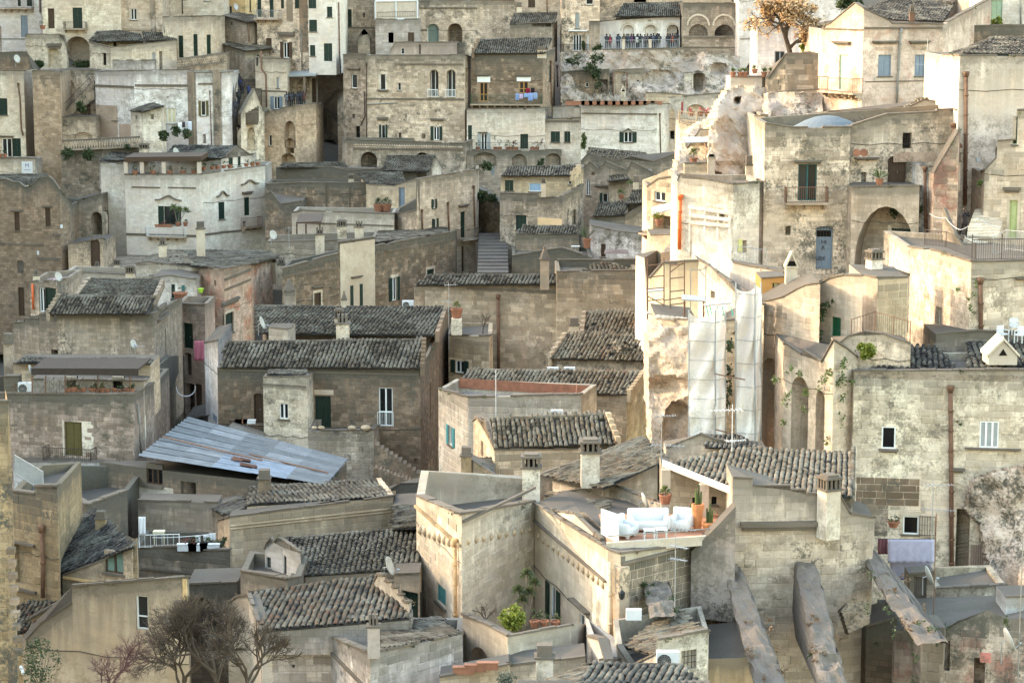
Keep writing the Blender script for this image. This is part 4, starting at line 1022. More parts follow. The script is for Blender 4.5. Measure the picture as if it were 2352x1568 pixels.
for i,x in enumerate((2,12)): pot_plant(['bushy plant in a pot by the left edge glass door','small plant in a pot by the left edge glass door'][i],x,362,250,.5,.4,'plants by the left edge door',h=.9-.3*i)
pot_plant('green shrub in a pot on the steps by the brown door',98,68,279,.7,.5,h=1.2)
bush('dark shrub at the foot of the white blind arch wall',87,147,274,22,22,LEAFD,size=.25)
bush('dark plants growing in the mouth of the big cave arch',186,148,274,50,16,LEAFD,size=.25)
dish('small white dish on the brown stained retaining wall',38,136,268,.55,.4)
# arch and stairs between the towers
H('pale wall with a white moulded arch and an outside stair',[(138,160,268),(218,163,267)],330,CREAM,[('n',126,182,172,270,{'arch': True,'dep': .5}),('v',190,228,208,268,{'dep': 1,'c': BROWN})],par=0,cat='wall',name='arched_wall')
def stairs(label,a,b,wd,n,mat=None,group=None,side=None,rise_base=1.2):
 """solid flight from low point a to high point b (world),wd=width vector"""
 r=root('stone_stairs',label,'stairs',a,group); d=(b-a); hz=Vector((d.x,d.y,0))
 for i in range(n):
  mb=MB(); p=a+hz*(i/n); zt=a.z+d.z*(i+1)/n
  mb.box(Vector((p.x,p.y,a.z-rise_base+d.z*i/n*.6)),hz/n,wd,Vector((0,0,zt-(a.z-rise_base+d.z*i/n*.6)))); part('step',mb,mat or GREY,r)
 return r
stairs('steep outside stair with a thin rail beside the white moulded arch',P(146,264,264),P(216,186,264),Vector((0,1.5,0)),16,GREY,rise_base=.5)
fence('thin black rail climbing the steep outside stair',[(143,262,263.6),(214,188,263.6)],.9,IRON,step=.25)
H('low terrace wall with a shallow blind arch under the outside stair',[(142,270,260),(219,268,259.5)],325,CREAM,[('n',171,304,212,322,{'arch': .6,'dep': .4})],par=0,cat='wall',name='terrace_wall',back=4)
bush('rounded shrub on the terrace by the pink pillar',186,250,258.5,22,32,LEAFD,size=.25)
H('rough grey retaining wall below the stone balustrade',[(140,346,254),(236,344,253),(330,338,252.5)],465,GREY,par=0,cat='wall',name='retaining_wall',stones=dict(h=.4,w=.7,prob=.7,rubble=.3,maxo=200))
bal=root('stone_balustrade','weathered stone balustrade with bulbous balusters at left','balustrade',P(143,346,253.2))
w0,w1=P(143,346,253.2),P(322,337,252); dv=w1-w0; hh=P(143,322,253.2).z-w0.z
mb=MB(); mb.box(w0+Vector((0,-.18,hh-.16)),dv,Vector((0,.36,0)),Vector((0,0,.16))); part('top_rail',mb,COPE,bal); mb=MB(); mb.box(w0+Vector((0,-.2,-.05)),dv,Vector((0,.4,0)),Vector((0,0,.2))); part('plinth',mb,GREY,bal)
for i in range(30):
 c=w0+dv*((i+.5)/30); mb=MB(); q=hh-.31; mb.lathe(c+Vector((0,0,.15)),[(.09,0),(.07,q*.1),(.13,q*.35),(.12,q*.5),(.06,q*.8),(.09,q)],8); part('baluster',mb,CREAM,bal,smooth=True)
for x,y,k in ((155,353,0),(203,355,1)): bush(['dark round bush hanging left under the balustrade','dark round bush hanging right under the balustrade'][k],x,y,251.5,28,30,LEAFD,'bushes under the balustrade',size=.22)
bush('small bush in the middle of the balustrade',291,340,251.2,18,14,LEAFD,size=.2)
# lattice balustrade
r_=root('pierced_balustrade','pierced stone balustrade below the cube house with narrow shutters','balustrade',P(408,158,266)); w0,w1=P(408,157,266.5),P(519,143,269); dv=w1-w0; hh=P(408,136,266.5).z-w0.z
for k,zz in enumerate((0,hh-.12)): mb=MB(); mb.box(w0+Vector((0,-.12,zz)),dv,Vector((0,.24,0)),Vector((0,0,.14))); part(['bottom_rail','top_rail'][k],mb,COPE,r_)
for j in range(3):
 for i in range(24):
  c=w0+dv*((i+.5+.5*(j % 2))/24.6)+Vector((0,0,.16+(hh-.3)*(j+.02)/3)); mb=MB(); mb.tube([c+Vector((math.cos(t*.7854)*.18,0,.17+math.sin(t*.7854)*.15)) for t in range(9)],.05,4,caps=False); part('ring',mb,CREAM,r_)
# the white house with the loggia
wh=H('big white house with a planted roof loggia and a white balcony at left',[(231,374,246),(286,378,245),(286.6,402,242),(465,401,240),(608,381,247),(611,381,252)],610,WHITE,
[('o',377,474,403,516,{'c': GREEN,'n': 2,'fc': GREEN}),('s',502,464,516,504,{'c': GREEN}),('s',561,453,573,495,{'sill': False}),('v',558,508,566,520,{'dep': .3})],
ext=[('curve',357,451,417,461),('curve',497,441,524,452),('band',288,535,464,540,.1),('band',467,537,600,541,.1),('band',303,428,368,431,.08),('band',386,429,450,432,.08),('hood',555,440,578,446),('curve',553,415,592,424),('panel',500,508,523,530,WHITE,.12)])
f0=wh['faces'][2]; a,z=f0.hit(343,540); b_,_=f0.hit(430,540); balcony(wh['root'],f0,a,b_,z,1.0,1.0,WPAINT)
f1=wh['faces'][3]; a,z=f1.hit(553,522); b_,_=f1.hit(592,520); balcony(wh['root'],f1,a,b_,z,.8,1.0,flat('brownish_rail',(.2,.1,.08),.7))
yucca('three headed potted yucca on the white balcony',409,520,238.5,[(400,477,14),(412,483,13),(427,485,15)],L_=1)
pot_plant('flower trough on the white balcony railing',376,522,238.3,.9,.3,trough=True,h=.5,pm=TERRA,mat=LEAFRED)
pot_plant('small clay pot hanging on the right of the white balcony',426,520,238.3,.5,.45,h=.3)
H('upper storey of the white house set back behind the loggia',[(300,366,251),(462,364,249)],410,CREAM2,[('d',300,385,314,406,{'c': WBROWN})],par=0)
lg=root('loggia_roof','long dark brown beam canopy on white pillars over the roof loggia','canopy',P(286,400,241)); mb=MB(); p,q=P(286,372,242),P(462,370,240.5); mb.box(p,q-p,Vector((0,6,0)),Vector((0,0,.5))); part('beam',mb,WBROWN,lg)
for x,dd in ((290,242.4),(327,242),(377,241.5),(458,241)):
 c=P(x,403,dd); mb=MB(); mb.cbox(c,.42,.42,P(x,372,dd).z-c.z-.01); part('pillar',mb,PALE,lg)
H('gabled attic of the white house with two green shutters and a long tile roof',[(463,372,247.5),(508,366,246),(545,337),(577,357,250),(580,357,254)],402,WHITE,[('s',525,361,535,383),('s',546,359,553,381)],par=0,back=4,
roofs=[dict(pts=[(376,362,250),(510,365,245.6),(546,337,250),(398,336,255)],m=TB,objs=False)])
H('low grey tiled wing left of the loggia house',[(228,372,247),(302,369,249)],378,COOL,par=0,back=4,roofs=[dict(pts=[(228,371,246.6),(325,368,249),(322,350,254),(266,344,255)],m=TB,objs=False)])
chimney(wh,319,341,330,360,250,'slots')
dish('white dish on the long tile roof of the loggia house',403,350,249,.55,.5)
for i,x in enumerate((468,488,500,514,528,566,580,592)):
 pot_plant(W_[i]+' clay pot from the left on the right hand parapet of the loggia house',x,391-(x-468)*.085,243+(x-468)*.035,.55,.35,'pots on the loggia house parapet',h=.45)
for i,x in enumerate((310,352,390,420,446)):
 pot_plant(W_[i]+' clay pot from the left under the loggia beam',x,401,241.5,.6,.4,'pots on the front loggia parapet',h=.6)
# ruin house on the left
rh=H('grey ruin fronted house with scalloped wall head on the left',[(-160,420,233),(-6,412),(14,412),(28,418),(44,420),(60,432),(76,424),(90,410),(112,406),(122,414),(137,436,229),(160,464,231),(164,470,236)],740,BROWN,
[('s',33,488,45,530,{'c': WBROWN,'hood': .15}),('s',104,478,116,520,{'c': WBROWN,'hood': .15}),('v',40,599,54,627,{'dep': .15,'c': GREYP}),('d',42,660,56,725,{})],
ext=[('band',0,557,100,561,.08),('band',120,536,148,541,.08),('panel',138,516,142,524,PLASTIC,.1,'meter_box'),('panel',86,576,90,585,PLASTIC,.1,'meter_box'),('band',84,590,140,596,.05)],
roofs=[dict(pts=[(0,424,234),(118,424,233),(110,402,239),(0,402,240)],m=TG,objs=False,wedge=False)])
H('high dim wall with a round dark archway beside the ruin fronted house',[(155,466,240),(233,446,239),(237,446,243)],580,GREY,[('v',210,487,236,540,{'arch': True,'dep': 1.5})],par=0,cat='wall',name='arched_wall')
H('lower brown wall with a tall arched wooden door by the alley',[(156,562,229),(236,548,228),(242,552,231)],640,WARM,[('d',208,548,230,625,{'arch': True,'c': WBROWN})],par=0,cat='wall',name='arched_wall')
person('person in dark clothes standing in the alley by the white house',254,582,236,'stand',(.03,.03,.03),yaw=.3)
stairs('pale alley steps going down beside the white house',P(245,612,232),P(262,585,242),Vector((6,0,0)),8,GREY,rise_base=1)
# ================================================================== top centre
H('tall cream house with brown open shutters under a stone hood',[(588,-60,277),(707,-60,274)],175,CREAM,
[('s',591,-30,600,40,{'sill': False}),('s',619,-30,628,40,{'sill': False}),('s',645,-30,652,20),('s',677,-30,687,20),('o',651,97,664,133,{'c': WBROWN,'g': VOID}),('s',611,88,624,106,{'c': WBROWN})],
ext=[('balc',588,648,43,.8,1.0,GREYP),('hood',640,74,677,86),('pipe',[(693,72),(695,158),(710,163)],.06,PIPEG,1),('panel',688,-40,706,120,BROWN,.06),('panel',658,-40,672,50,GREY,.05)])
H('slim white house overhanging the dark gully with five green shutters',[(707,-60,271.5),(770,-60,271),(790,-60,279)],166,WHITE,
[('s',708,-30,726,20,{'sill': False}),('s',710,46,728,73),('s',712,104,724,129),('s',744,100,763,141,{'sill': False}),('s',751,16,763,40)],ext=[('pipe',[(775,6),(777,120),(781,190)],.09,RUST)],deep=0)
H('stained grey brown house with one tall green shutter and a chapel bell niche',[(780,-60,285),(872,-60,284)],125,GREY,
[('s',794,22,808,65,{'sill': False,'surr': True}),('v',834,30,838,41,{'dep': .2})],ext=[('band',780,62,861,66,.06)])
H('small gabled stone shrine leaning against the stained grey brown house',[(822,92,281),(824,84),(836,66),(847,78),(850,92,281)],122,GREY,[('v',828,78,831,83,{'dep': .2})],par=0,back=2,name='shrine',cat='shrine')
H('blue grey plain house carrying the glazed white veranda',[(862,45,281),(962,45,281)],122,wall((.42,.425,.41),.5,.6),[('v',892,75,904,99,{'dep': .3}),('s',937,75,951,98,{'c': WBROWN})])
vr=root('glass_veranda','white framed glazed veranda tent on top of the blue grey house','veranda',P(862,45,281)); mb=MB(); w0=P(862,46,281.2); w1=P(959,44,281.2); hv=2.2; u_=w1-w0
for zz in (0,hv): mb.tube([w0+Vector((0,0,zz)),w1+Vector((0,0,zz))],.12,6)
for t in (0,.49,1): mb.tube([w0+u_*t,w0+u_*t+Vector((0,0,hv))],.11,6)
mb.box(w0+Vector((0,0,hv)),u_,Vector((0,3,.7)),Vector((0,0,.08))); part('frame',mb,PLASTIC,vr)
for t in (.01,.5): mb=MB(); mb.box(w0+u_*t+Vector((0,.05,.1)),u_*.48,Vector((0,.03,0)),Vector((0,0,hv-.2))); part('pane',mb,flat('clouded_pane',(.46,.40,.34),.25),vr)
mb=MB(); rail(mb,[w0+Vector((.3,-.1,.3)),w1+Vector((-.3,-.1,.3))],.6,.3); part('railing',mb,IRON,vr)
H('long plain stone facade with two tall glazed arches near the top',[(962,4,290),(1098,2,289),(1182,2,291)],110,CREAM,
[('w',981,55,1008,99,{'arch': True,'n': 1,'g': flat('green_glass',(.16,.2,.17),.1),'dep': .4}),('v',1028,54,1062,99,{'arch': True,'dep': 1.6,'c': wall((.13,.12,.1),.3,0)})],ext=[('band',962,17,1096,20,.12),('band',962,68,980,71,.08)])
H('brown rendered roof room with a tiny white window above the central facade',[(895,118,268),(908,98),(1049,98,267),(1052,98,271)],135,wall((.33,.28,.23),.5,.05),[('w',921,111,929,125,{'n': 1}),('v',962,103,967,125,{'dep': .4})],back=3)
ex=H('small roof parapet with broken masonry beside the brown roof room',[(1050,100,268),(1068,99,268)],135,GREY,back=3)
H('narrow dim house left of the central facade with an iron stair landing',[(788,127,268),(842,126,265)],395,GREY,
[('w',807,171,820,203,{'n': 1}),('d',817,290,827,316,{'c': VOID}),('v',809,262,815,272,{'dep': .2})],ext=[('hood',797,156,828,161),('pipe',[(838,210),(840,268),(830,288)],.06,IRON)],stones=dict(h=.35,w=.6,prob=.3,rubble=.3,maxo=60))
cf=H('broad central facade with a pair of arched loggia windows and white railings',[(840,129,263),(1067,127,261.5),(1088,134,267)],335,CREAM,
[('w',873,170,886,207,{'n': 1,'surr': True}),('w',914,190,921,208,{'n': 1}),('w',988,161,1007,224,{'arch': True,'dep': .9,'n': 2,'sill': False}),('w',1026,161,1046,224,{'arch': True,'dep': .9,'n': 2,'sill': False}),
('o',876,287,885,319,{'sill': False}),('o',996,291,1009,322,{'sill': False}),('v',916,305,922,318,{'dep': .15,'c': WBROWN}),('v',969,307,977,319,{'dep': .15,'c': WBROWN}),('n',1069,155,1074,225,{'arch': True,'dep': .4})],
ext=[('band',840,225,1066,229,.1),('band',915,146,1064,149,.12),('hood',866,269,892,277),('hood',988,272,1020,278),('pipe',[(842,150),(843,330)],.06,IRON,1),('pipe',[(843,240),(911,236)],.07,PIPEG),('hood',867,206,893,211)],
stones=dict(h=.33,w=.62,prob=.5,rubble=.2,maxo=150,f=[0]))
f_=cf['faces'][0]
for i,x0 in enumerate((983,1023)):
 a0,a1,z0,z1=f_.rect(x0,207,x0+23,224); mb=MB(); f_.fbox(mb,a0,a1,z0,z0+.05,.0,.25); bo=part('balcony',mb,CREAM,cf['root']); mb=MB(); rail(mb,[f_.pt(a0,z0+.05,.2),f_.pt(a1,z0+.05,.2)],z1-z0,.14,.018,.03); part('railing',mb,WPAINT,bo)
for x0,x1 in ((984,1011),(1022,1050)):
 mb=MB(); a0,a1,z0,z1=f_.rect(x0,156,x1,226); A=arc(a0,a1,z1,(a1-a0)/2,12)
 for (a,z),(b_,y) in zip(A,A[1:]):
  m=(a0+a1)/2; k=.86; zc=z1-(a1-a0)/2; mb.prism([f_.pt(a,z,.004),f_.pt(b_,y,.004),f_.pt(m+(b_-m)*k,zc+(y-zc)*k,.004),f_.pt(m+(a-m)*k,zc+(z-zc)*k,.004)],Vector((f_.n.x,f_.n.y,0))*.09)
 part('arch_moulding',mb,CREAM2,cf['root'])
dt=H('terrace wall with a diamond patterned parapet under the central facade',[(786,320,259),(811,320,257),(812,322),(1066,330,256),(1086,322,260)],420,GREY,
[('v',828,349,866,392,{'arch': True,'dep': 1.5}),('v',954,350,986,370,{'arch': True,'dep': 1.0})],ext=[('band',812,339,1064,343,.12)],back=3)
f_=dt['faces'][1]
for r0 in range(2):
 for i in range(44):
  s,z=f_.hit(816+248*(i+.5*r0)/44,333+r0*5+5.5*i/44); mb=MB(); c=f_.pt(s,z,.02); e=.17; u3=Vector((f_.u.x,f_.u.y,0)); mb.raw([c-u3*e,c-Vector((0,0,e)),c+u3*e,c+Vector((0,0,e)),c+Vector((f_.n.x,f_.n.y,0))*.1],[(0,1,4),(1,2,4),(2,3,4),(3,0,4)]); part('diamond_boss',mb,CREAM,dt['root'])
# gully and stairs left of the central facade
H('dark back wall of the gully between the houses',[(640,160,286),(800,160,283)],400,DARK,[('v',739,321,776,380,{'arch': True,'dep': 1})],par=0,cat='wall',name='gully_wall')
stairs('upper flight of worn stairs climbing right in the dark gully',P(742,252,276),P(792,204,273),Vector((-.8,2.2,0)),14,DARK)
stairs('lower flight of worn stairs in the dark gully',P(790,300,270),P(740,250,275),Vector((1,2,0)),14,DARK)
H('vaulted dim side wall under the gully stairs',[(775,235,270),(790,210),(838,208,267)],400,GREY,[('v',808,262,816,272,{'dep': .3}),('n',788,300,826,350,{'arch': True,'dep': .5})],par=0,cat='wall',name='stair_wall',back=2)
h_=H('cream corner house with a rusty downpipe above the landing crowd',[(586,134,268),(659,136,266),(662,136,271)],262,CREAM2,[('s',635,178,641,203,{'c': GREYP}),('o',629,222,642,251,{'c': BLUEG,'g': VOID}),('v',588,130,593,152,{'dep': .2})],
ext=[('pipe',[(601,117),(602,158),(612,172),(614,246)],.09,RUST),('band',586,207,659,210,.05)])
H('recessed pale porch wall behind the landing crowd',[(658,170,275),(726,168,274)],260,PALE,[('d',682,190,692,240,{'c': GREYP}),('d',716,180,726,240,{'c': WBROWN})],par=0,cat='wall',name='porch_wall',back=2)
pr=root('porch_roof','thin flat porch roof over the landing crowd','porch roof',P(658,178,270)); mb=MB(); p=P(658,177,270); q=P(726,175,270); mb.box(p,q-p,Vector((0,4,.3)),Vector((0,0,.2))); part('slab',mb,GREYP,pr)
for x in (664,700): c=P(x,240,270.2); mb=MB(); mb.cbox(c,.25,.25,P(x,177,270.2).z-c.z-.01); part('post',mb,GREY,pr)
bt=H('sloping buttress wall with a tall pointed arch below the landing crowd',[(604,258,263),(641,254,262),(644,250),(678,244,261),(725,238,264),(733,240,268)],405,WARM,
[('n',653,278,679,340,{'arch': 1.4,'dep': .9}),('v',657,318,675,354,{'arch': .5,'dep': 1.2,'c': GREY}),('n',645,352,680,384,{'arch': .8,'dep': 1.2}),('w',617,310,624,335,{'n': 1})],par=.2)
for i,(x,c,l) in enumerate(((659,(.12,.12,.14),0),(664,(.22,.03,.04),1),(669,(.05,.05,.06),0),(674,(.06,.05,.05),1),(684,(.04,.04,.05),0),(688,(.18,.12,.08),1),(692,(.03,.03,.04),0),(697,(.12,.04,.03),1))):
 person(['person in grey standing first from the left on the landing','person in a dark red coat on the landing','person in black behind the red coat on the landing','dark dressed person fourth from the left on the landing','black coated person right of the gap on the landing','person in a brown jacket on the landing','person in black second from the right on the landing','person in rust red at the right end of the landing'][i],x,246-(x-659)*.08,264.5+.3*(i % 2),'lean',c,yaw=random.uniform(-.5,.5),group='people on the landing',long_=l)
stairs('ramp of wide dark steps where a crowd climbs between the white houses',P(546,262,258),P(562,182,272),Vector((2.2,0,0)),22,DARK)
H('low curved parapet beside the crowded steps',[(536,255,259),(540,210),(544,192,262)],290,PALE,par=0,cat='wall',name='parapet',back=1)
H('curving stone wall right of the crowded steps with cave arches below',[(553,262,257),(572,225),(584,205,260),(606,258,262)],400,CREAM2,[('v',568,292,592,345,{'arch': True,'dep': 1.2,'c': GREY}),('d',544,300,552,330,{})],cat='wall',name='curving_wall')
for i,(x,y,c) in enumerate(((537,196,(.03,.03,.04)),(541,200,(.02,.03,.10)),(550,204,(.05,.05,.06)),(553,212,(.03,.04,.12)),(558,216,(.04,.03,.03)),(545,208,(.1,.09,.09)),(571,226,(.02,.03,.1)),(548,240,(.03,.03,.03)),(541,262,(.04,.04,.05)))):
 person(['topmost person in black on the crowded steps','person in navy near the top of the crowded steps','dark grey person third down the crowded steps','person in a blue jacket midway down the crowded steps','brown dressed person midway down the crowded steps','grey coated person left in the crowded steps','person in navy leaning by the curving wall','person in black low on the crowded steps','lowest person in charcoal on the crowded steps'][i],x,y,270.5-(y-190)*.19,'stand',c,yaw=random.uniform(-1,1),group='people on the crowded steps')
# brick house with green balcony
bb=H('brown brick house with a long green railed balcony and two ochre doors',[(1082,125,263),(1247,125,262),(1275,112,274)],245,BROWN,
[('w',1102,190,1120,233,{'c': OAK,'n': 2,'bar': 1}),('w',1193,188,1213,214,{'c': OAK,'n': 2,'bar': 1}),('s',1262,150,1267,190)],
ext=[('panel',1096,176,1126,189,WPAINT,.06),('panel',1187,177,1219,187,WPAINT,.06),('hood',1094,170,1125,176),('hood',1186,171,1220,177),('pipe',[(1263,145),(1264,232),(1268,242)],.08,RUST,1),('pipe',[(1277,155),(1278,200)],.08,RUST,1)],
roofs=[dict(eave=[(1086,124,262.5),(1254,123,261.7)],ridge=[(1268,88),(1102,92)],pitch=20,m=TG,objs=False,verge='l',vsteps=3)],par=0,stones=dict(h=.3,w=.5,prob=.8,maxo=300,f=[0]))
f_=bb['faces'][0]; a,z=f_.hit(1083,238); b_,_=f_.hit(1246,235); balcony(bb['root'],f_,a,b_,z,1.2,1.0,flat('green_rail',(.06,.09,.05),.6))
chimney(bb,1233,1256,107,124,262,'plain',PALE)
for i,(x0,y0,x1,y1,c) in enumerate(((1184,215,1192,231,(.20,.28,.46)),(1193,216,1201,227,(.48,.38,.55)),(1203,215,1213,224,(.22,.32,.52)),(1213,214,1224,232,(.22,.31,.55)),(1225,213,1234,228,(.26,.34,.5)))):
 cloth(['pale blue towel at the left of the green balcony washing','lilac cloth on the green balcony washing line','short blue cloth in the middle of the green balcony','long blue sheet on the green balcony washing line','blue towel at the right end of the green balcony'][i],x0,y0,x1,y1,260.3,flat('cloth_fabric',c,.9),'blue washing on the green balcony')
cloth('crimson cloth hung on the brown brick wall',1208,203,1217,214,261.2,flat('cloth_fabric',(.22,.01,.03),.9)); cloth('black cloth hung beside the crimson one',1219,202,1228,213,261.2,flat('cloth_fabric',(.02,.01,.015),.9))
lw=H('white ground storey under the green balcony with plants and a wicker chair terrace',[(1072,252,260),(1252,249,259.5),(1255,249,266)],348,PALE,[('s',1075,288,1084,342,{'sill': False}),('o',1105,306,1119,344,{'c': GREYP,'sill': False}),('d',1195,308,1213,342,{'c': GREEN}),('hood',0,0,0,0)][:3],ext=[('hood',1098,303,1120,306),('pipe',[(1254,300),(1255,345)],.07,RUST)])
fence('thin dark railing along the plant terrace of the white ground storey',[(1094,346,257.5),(1170,346,257.5),(1250,346,257.3)],.9,IRON)
for i,(x,h) in enumerate(((1138,1.3),(1148,1.0),(1166,.8),(1098,.9),(1180,.5),(1228,.5))): pot_plant(['tall feathery pot plant on the white storey terrace','round leafy pot plant on the white storey terrace','low box plant on the white storey terrace','dark shrub in a pot by the grey shutters','red flower trough left of the green door','red flower trough right of the green door'][i],x,346,257.9,.5,.4,h=h,trough=i>3)
for i,x in enumerate((1177,1238)): branch_tree(['bare potted vine left on the white storey terrace','bare potted vine right on the white storey terrace'][i],x,346,257.6,36,22,3,seed=i+3,trunk_r=.04,leaf=LEAFRED,nleaf=30)
H('row of low blind arches under the plant terrace',[(1072,347,257),(1252,347,256.5),(1290,347,257)],440,GREY,[('n',1176,354,1210,392,{'arch': True,'dep': .6}),('n',1248,352,1288,392,{'arch': .9,'dep': .6}),('v',1100,378,1112,402,{'dep': .3}),('n',1088,350,1140,380,{'arch': .6,'dep': .5}),('d',1128,380,1136,402,{'c': GREYP})],back=3)
bush('dark plant in front of the low blind arches',1242,376,255,18,26,LEAFD,size=.25)
ws=H('small white house with two green shutters and a stepped parapet',[(1252,275,260),(1335,271,259.5)],348,PALE,[('s',1265,302,1286,327),('s',1296,302,1310,327),('v',1303,268,1314,276,{'dep': .2})],ext=[('band',1252,276,1330,280,.12)])
H('upper white parapet of the small white house',[(1270,246,263),(1322,243,262)],280,PALE,back=2,cat='wall',name='parapet'); chimney(ws,1319,1332,232,282,261,'pots',PALE)
wq=H('white block house with red planters on its roof and an open green shuttered window',[(1335,242,258.5),(1510,239,257),(1538,239,268)],362,WHITE,[('o',1433,303,1452,327,{}),('v',1538,252,1549,320,{'arch': True,'dep': .5})][:1],
ext=[('curve',1428,297,1458,305),('band',1336,259,1510,262,.1),('pipe',[(1513,266),(1515,355)],.07,RUST,1),('panel',1436,326,1456,329,COPE,.1)],stones=dict(h=.36,w=.8,prob=.4,maxo=160))
for i in range(12): pot_plant(['first','second','third','fourth','fifth','sixth','seventh','eighth','ninth','tenth','eleventh','twelfth'][i]+' long terracotta trough from the left on the white block house roof',1312+i*17.8,242-(1 if i>0 else 0),257.3,.62,.42,'terracotta troughs on the white block house',trough=True,kind='none')
chimney(wq,1426,1437,200,232,262,'gable',PALE)
bush('creeping plant at the left corner of the white block house',1340,325,256.5,14,36,LEAFM,size=.22)
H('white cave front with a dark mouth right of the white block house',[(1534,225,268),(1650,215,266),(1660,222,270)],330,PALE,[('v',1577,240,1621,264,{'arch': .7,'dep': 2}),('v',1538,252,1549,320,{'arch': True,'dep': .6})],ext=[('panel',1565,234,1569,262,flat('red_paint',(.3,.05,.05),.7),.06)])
H('grey stone house at the top with a small tile roof and tall chimney',[(1178,-60,294),(1292,-60,293)],40,CREAM,[('s',1213,-20,1229,18,{'c': WBROWN})],ext=[('pipe',[(1256,-10),(1257,28)],.06,RUST)])
tz=H('grey wall with a broad tile roof below the tall chimney',[(1172,56,284),(1268,53,283),(1280,50,290)],95,GREY,[('v',1222,54,1266,62,{'dep': .3})],par=0,roofs=[dict(eave=[(1170,57,284),(1276,54,283)],ridge=[(1280,30),(1180,32)],pitch=22,objs=False)])
chimney(tz,1186,1199,6,31,287,'plain')
th=H('narrow grey house with a barred window and a door balcony beside the loggia',[(1290,-60,285),(1378,-60,283)],122,CREAM,[('w',1345,-20,1362,11,{'n': 1}),('s',1321,30,1331,66,{'c': GREYP}),('w',1316,80,1335,117,{'n': 3,'sill': False}),('s',1347,80,1352,117,{'c': WPAINT})],ext=[('band',1308,69,1352,72,.4,WPAINT),('pipe',[(1295,-10),(1297,20)],.06,PIPEG)])
f_=th['faces'][0]; a,z=f_.hit(1294,120); b_,_=f_.hit(1354,119); balcony(th['root'],f_,a,b_,z,1.2,.95,IRON)
H('buttress pier between the grey house and the white loggia',[(1354,50,281),(1378,50,280.5)],125,GREY,par=0,cat='wall',name='buttress',back=2)
bush('green shrub on the narrow grey house balcony',1340,106,281.5,10,22,LEAFD,size=.22)
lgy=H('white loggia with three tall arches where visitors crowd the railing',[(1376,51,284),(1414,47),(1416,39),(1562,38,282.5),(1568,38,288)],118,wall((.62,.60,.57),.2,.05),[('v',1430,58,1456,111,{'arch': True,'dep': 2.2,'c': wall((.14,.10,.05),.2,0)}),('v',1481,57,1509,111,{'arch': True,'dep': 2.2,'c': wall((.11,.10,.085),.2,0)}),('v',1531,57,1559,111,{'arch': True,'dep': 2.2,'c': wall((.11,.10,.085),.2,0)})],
par=0,roofs=[dict(eave=[(1412,39,282.8),(1567,38,282)],ridge=[(1567,6),(1432,10)],pitch=20,objs=False)],back=7)
for x0,x1 in ((1425,1461),(1476,1514),(1526,1561)):
 f_=lgy['faces'][0]; mb=MB(); a0,a1,z0,z1=f_.rect(x0,52,x1,111); A=arc(a0,a1,z1,(a1-a0)/2,12); m=(a0+a1)/2; zc=z1-(a1-a0)/2
 for (a,z),(b_,y) in zip(A,A[1:]): k=.84; mb.prism([f_.pt(a,z,.004),f_.pt(b_,y,.004),f_.pt(m+(b_-m)*k,zc+(y-zc)*k,.004),f_.pt(m+(a-m)*k,zc+(z-zc)*k,.004)],Vector((f_.n.x,f_.n.y,0))*.06)
 part('arch_moulding',mb,PALE,lgy['root'])
H('terrace ledge and rubble wall beneath the white loggia',[(1376,115,279.5),(1380,114.5),(1570,111,279)],150,CREAM,par=0,cat='terrace',name='loggia_terrace',back=5,stones=dict(h=.35,w=.6,prob=.5,rubble=.3,maxo=100))
fence('grey upright bar railing in front of the white loggia',[(1382,113.5,279.8),(1432,113,279.7),(1493,112,279.6),(1560,111,279.5)],1.05,GREYP,step=.2,r=.02)
for i,x in enumerate((1432,1493)): c=P(x,114,279.4); mb=MB(); mb.cbox(c,.34,.34,1.12); mb.cbox(c+Vector((0,0,1.12)),.42,.42,.08); solo('railing_post',['left white stone post of the loggia railing','right white stone post of the loggia railing'][i],'post',mb,PALE,c,'white posts of the loggia railing')
pc=[(1393,(.04,.04,.04)),(1401,(.28,.02,.03)),(1418,(.05,.05,.06)),(1421,(.04,.06,.09)),(1433,(.16,.13,.08)),(1440,(.03,.03,.03)),(1444,(.04,.05,.07)),(1450,(.18,.05,.14)),(1455,(.03,.03,.04)),(1463,(.45,.43,.41)),(1465,(.04,.03,.03)),(1471,(.08,.09,.07)),(1481,(.10,.07,.08)),(1487,(.14,.11,.10)),(1495,(.02,.02,.02)),(1501,(.08,.09,.12)),(1507,(.03,.04,.07)),(1510,(.07,.05,.05)),(1514,(.09,.08,.05)),(1534,(.03,.03,.04)),(1539,(.10,.10,.11)),(1545,(.20,.05,.03)),(1550,(.04,.04,.05)),(1554,(.05,.05,.06))]
desc=['black coat first from the left','bright red jacket','grey coat left of the first arch','slate jacket left of the first arch','tan jacket at the left post','black hoodie under the first arch','navy jacket under the first arch','purple jacket under the first arch','dark coat right of the purple jacket','white jacket between the arches','dark brown coat behind the white jacket','olive jacket between the arches','plum jacket left of the second arch','taupe jacket left of the second arch','black coat under the second arch','blue grey jacket under the second arch','dark navy jacket right of the second arch','brown jacket right of the second arch','khaki jacket last right of the second arch','charcoal coat first under the third arch','mid grey coat under the third arch','orange brown jacket under the third arch','dark grey jacket under the third arch','slate coat at the far right']
for i,(x,c) in enumerate(pc): person('visitor in a '+desc[i]+' on the loggia terrace',x,112.6-(x-1376)*.012,280.3+.9*(i % 3)*.5,['lean','stand','photo'][i % 3],c,((.02,.025,.04),(.03,.03,.03),(.06,.06,.07))[i % 3],((.03,.02,.015),(.12,.07,.03),(.01,.01,.01))[i % 3],yaw=random.uniform(-.5,.5),group='visitors on the loggia terrace',long_=i % 3==1,scale=random.uniform(.95,1.06))
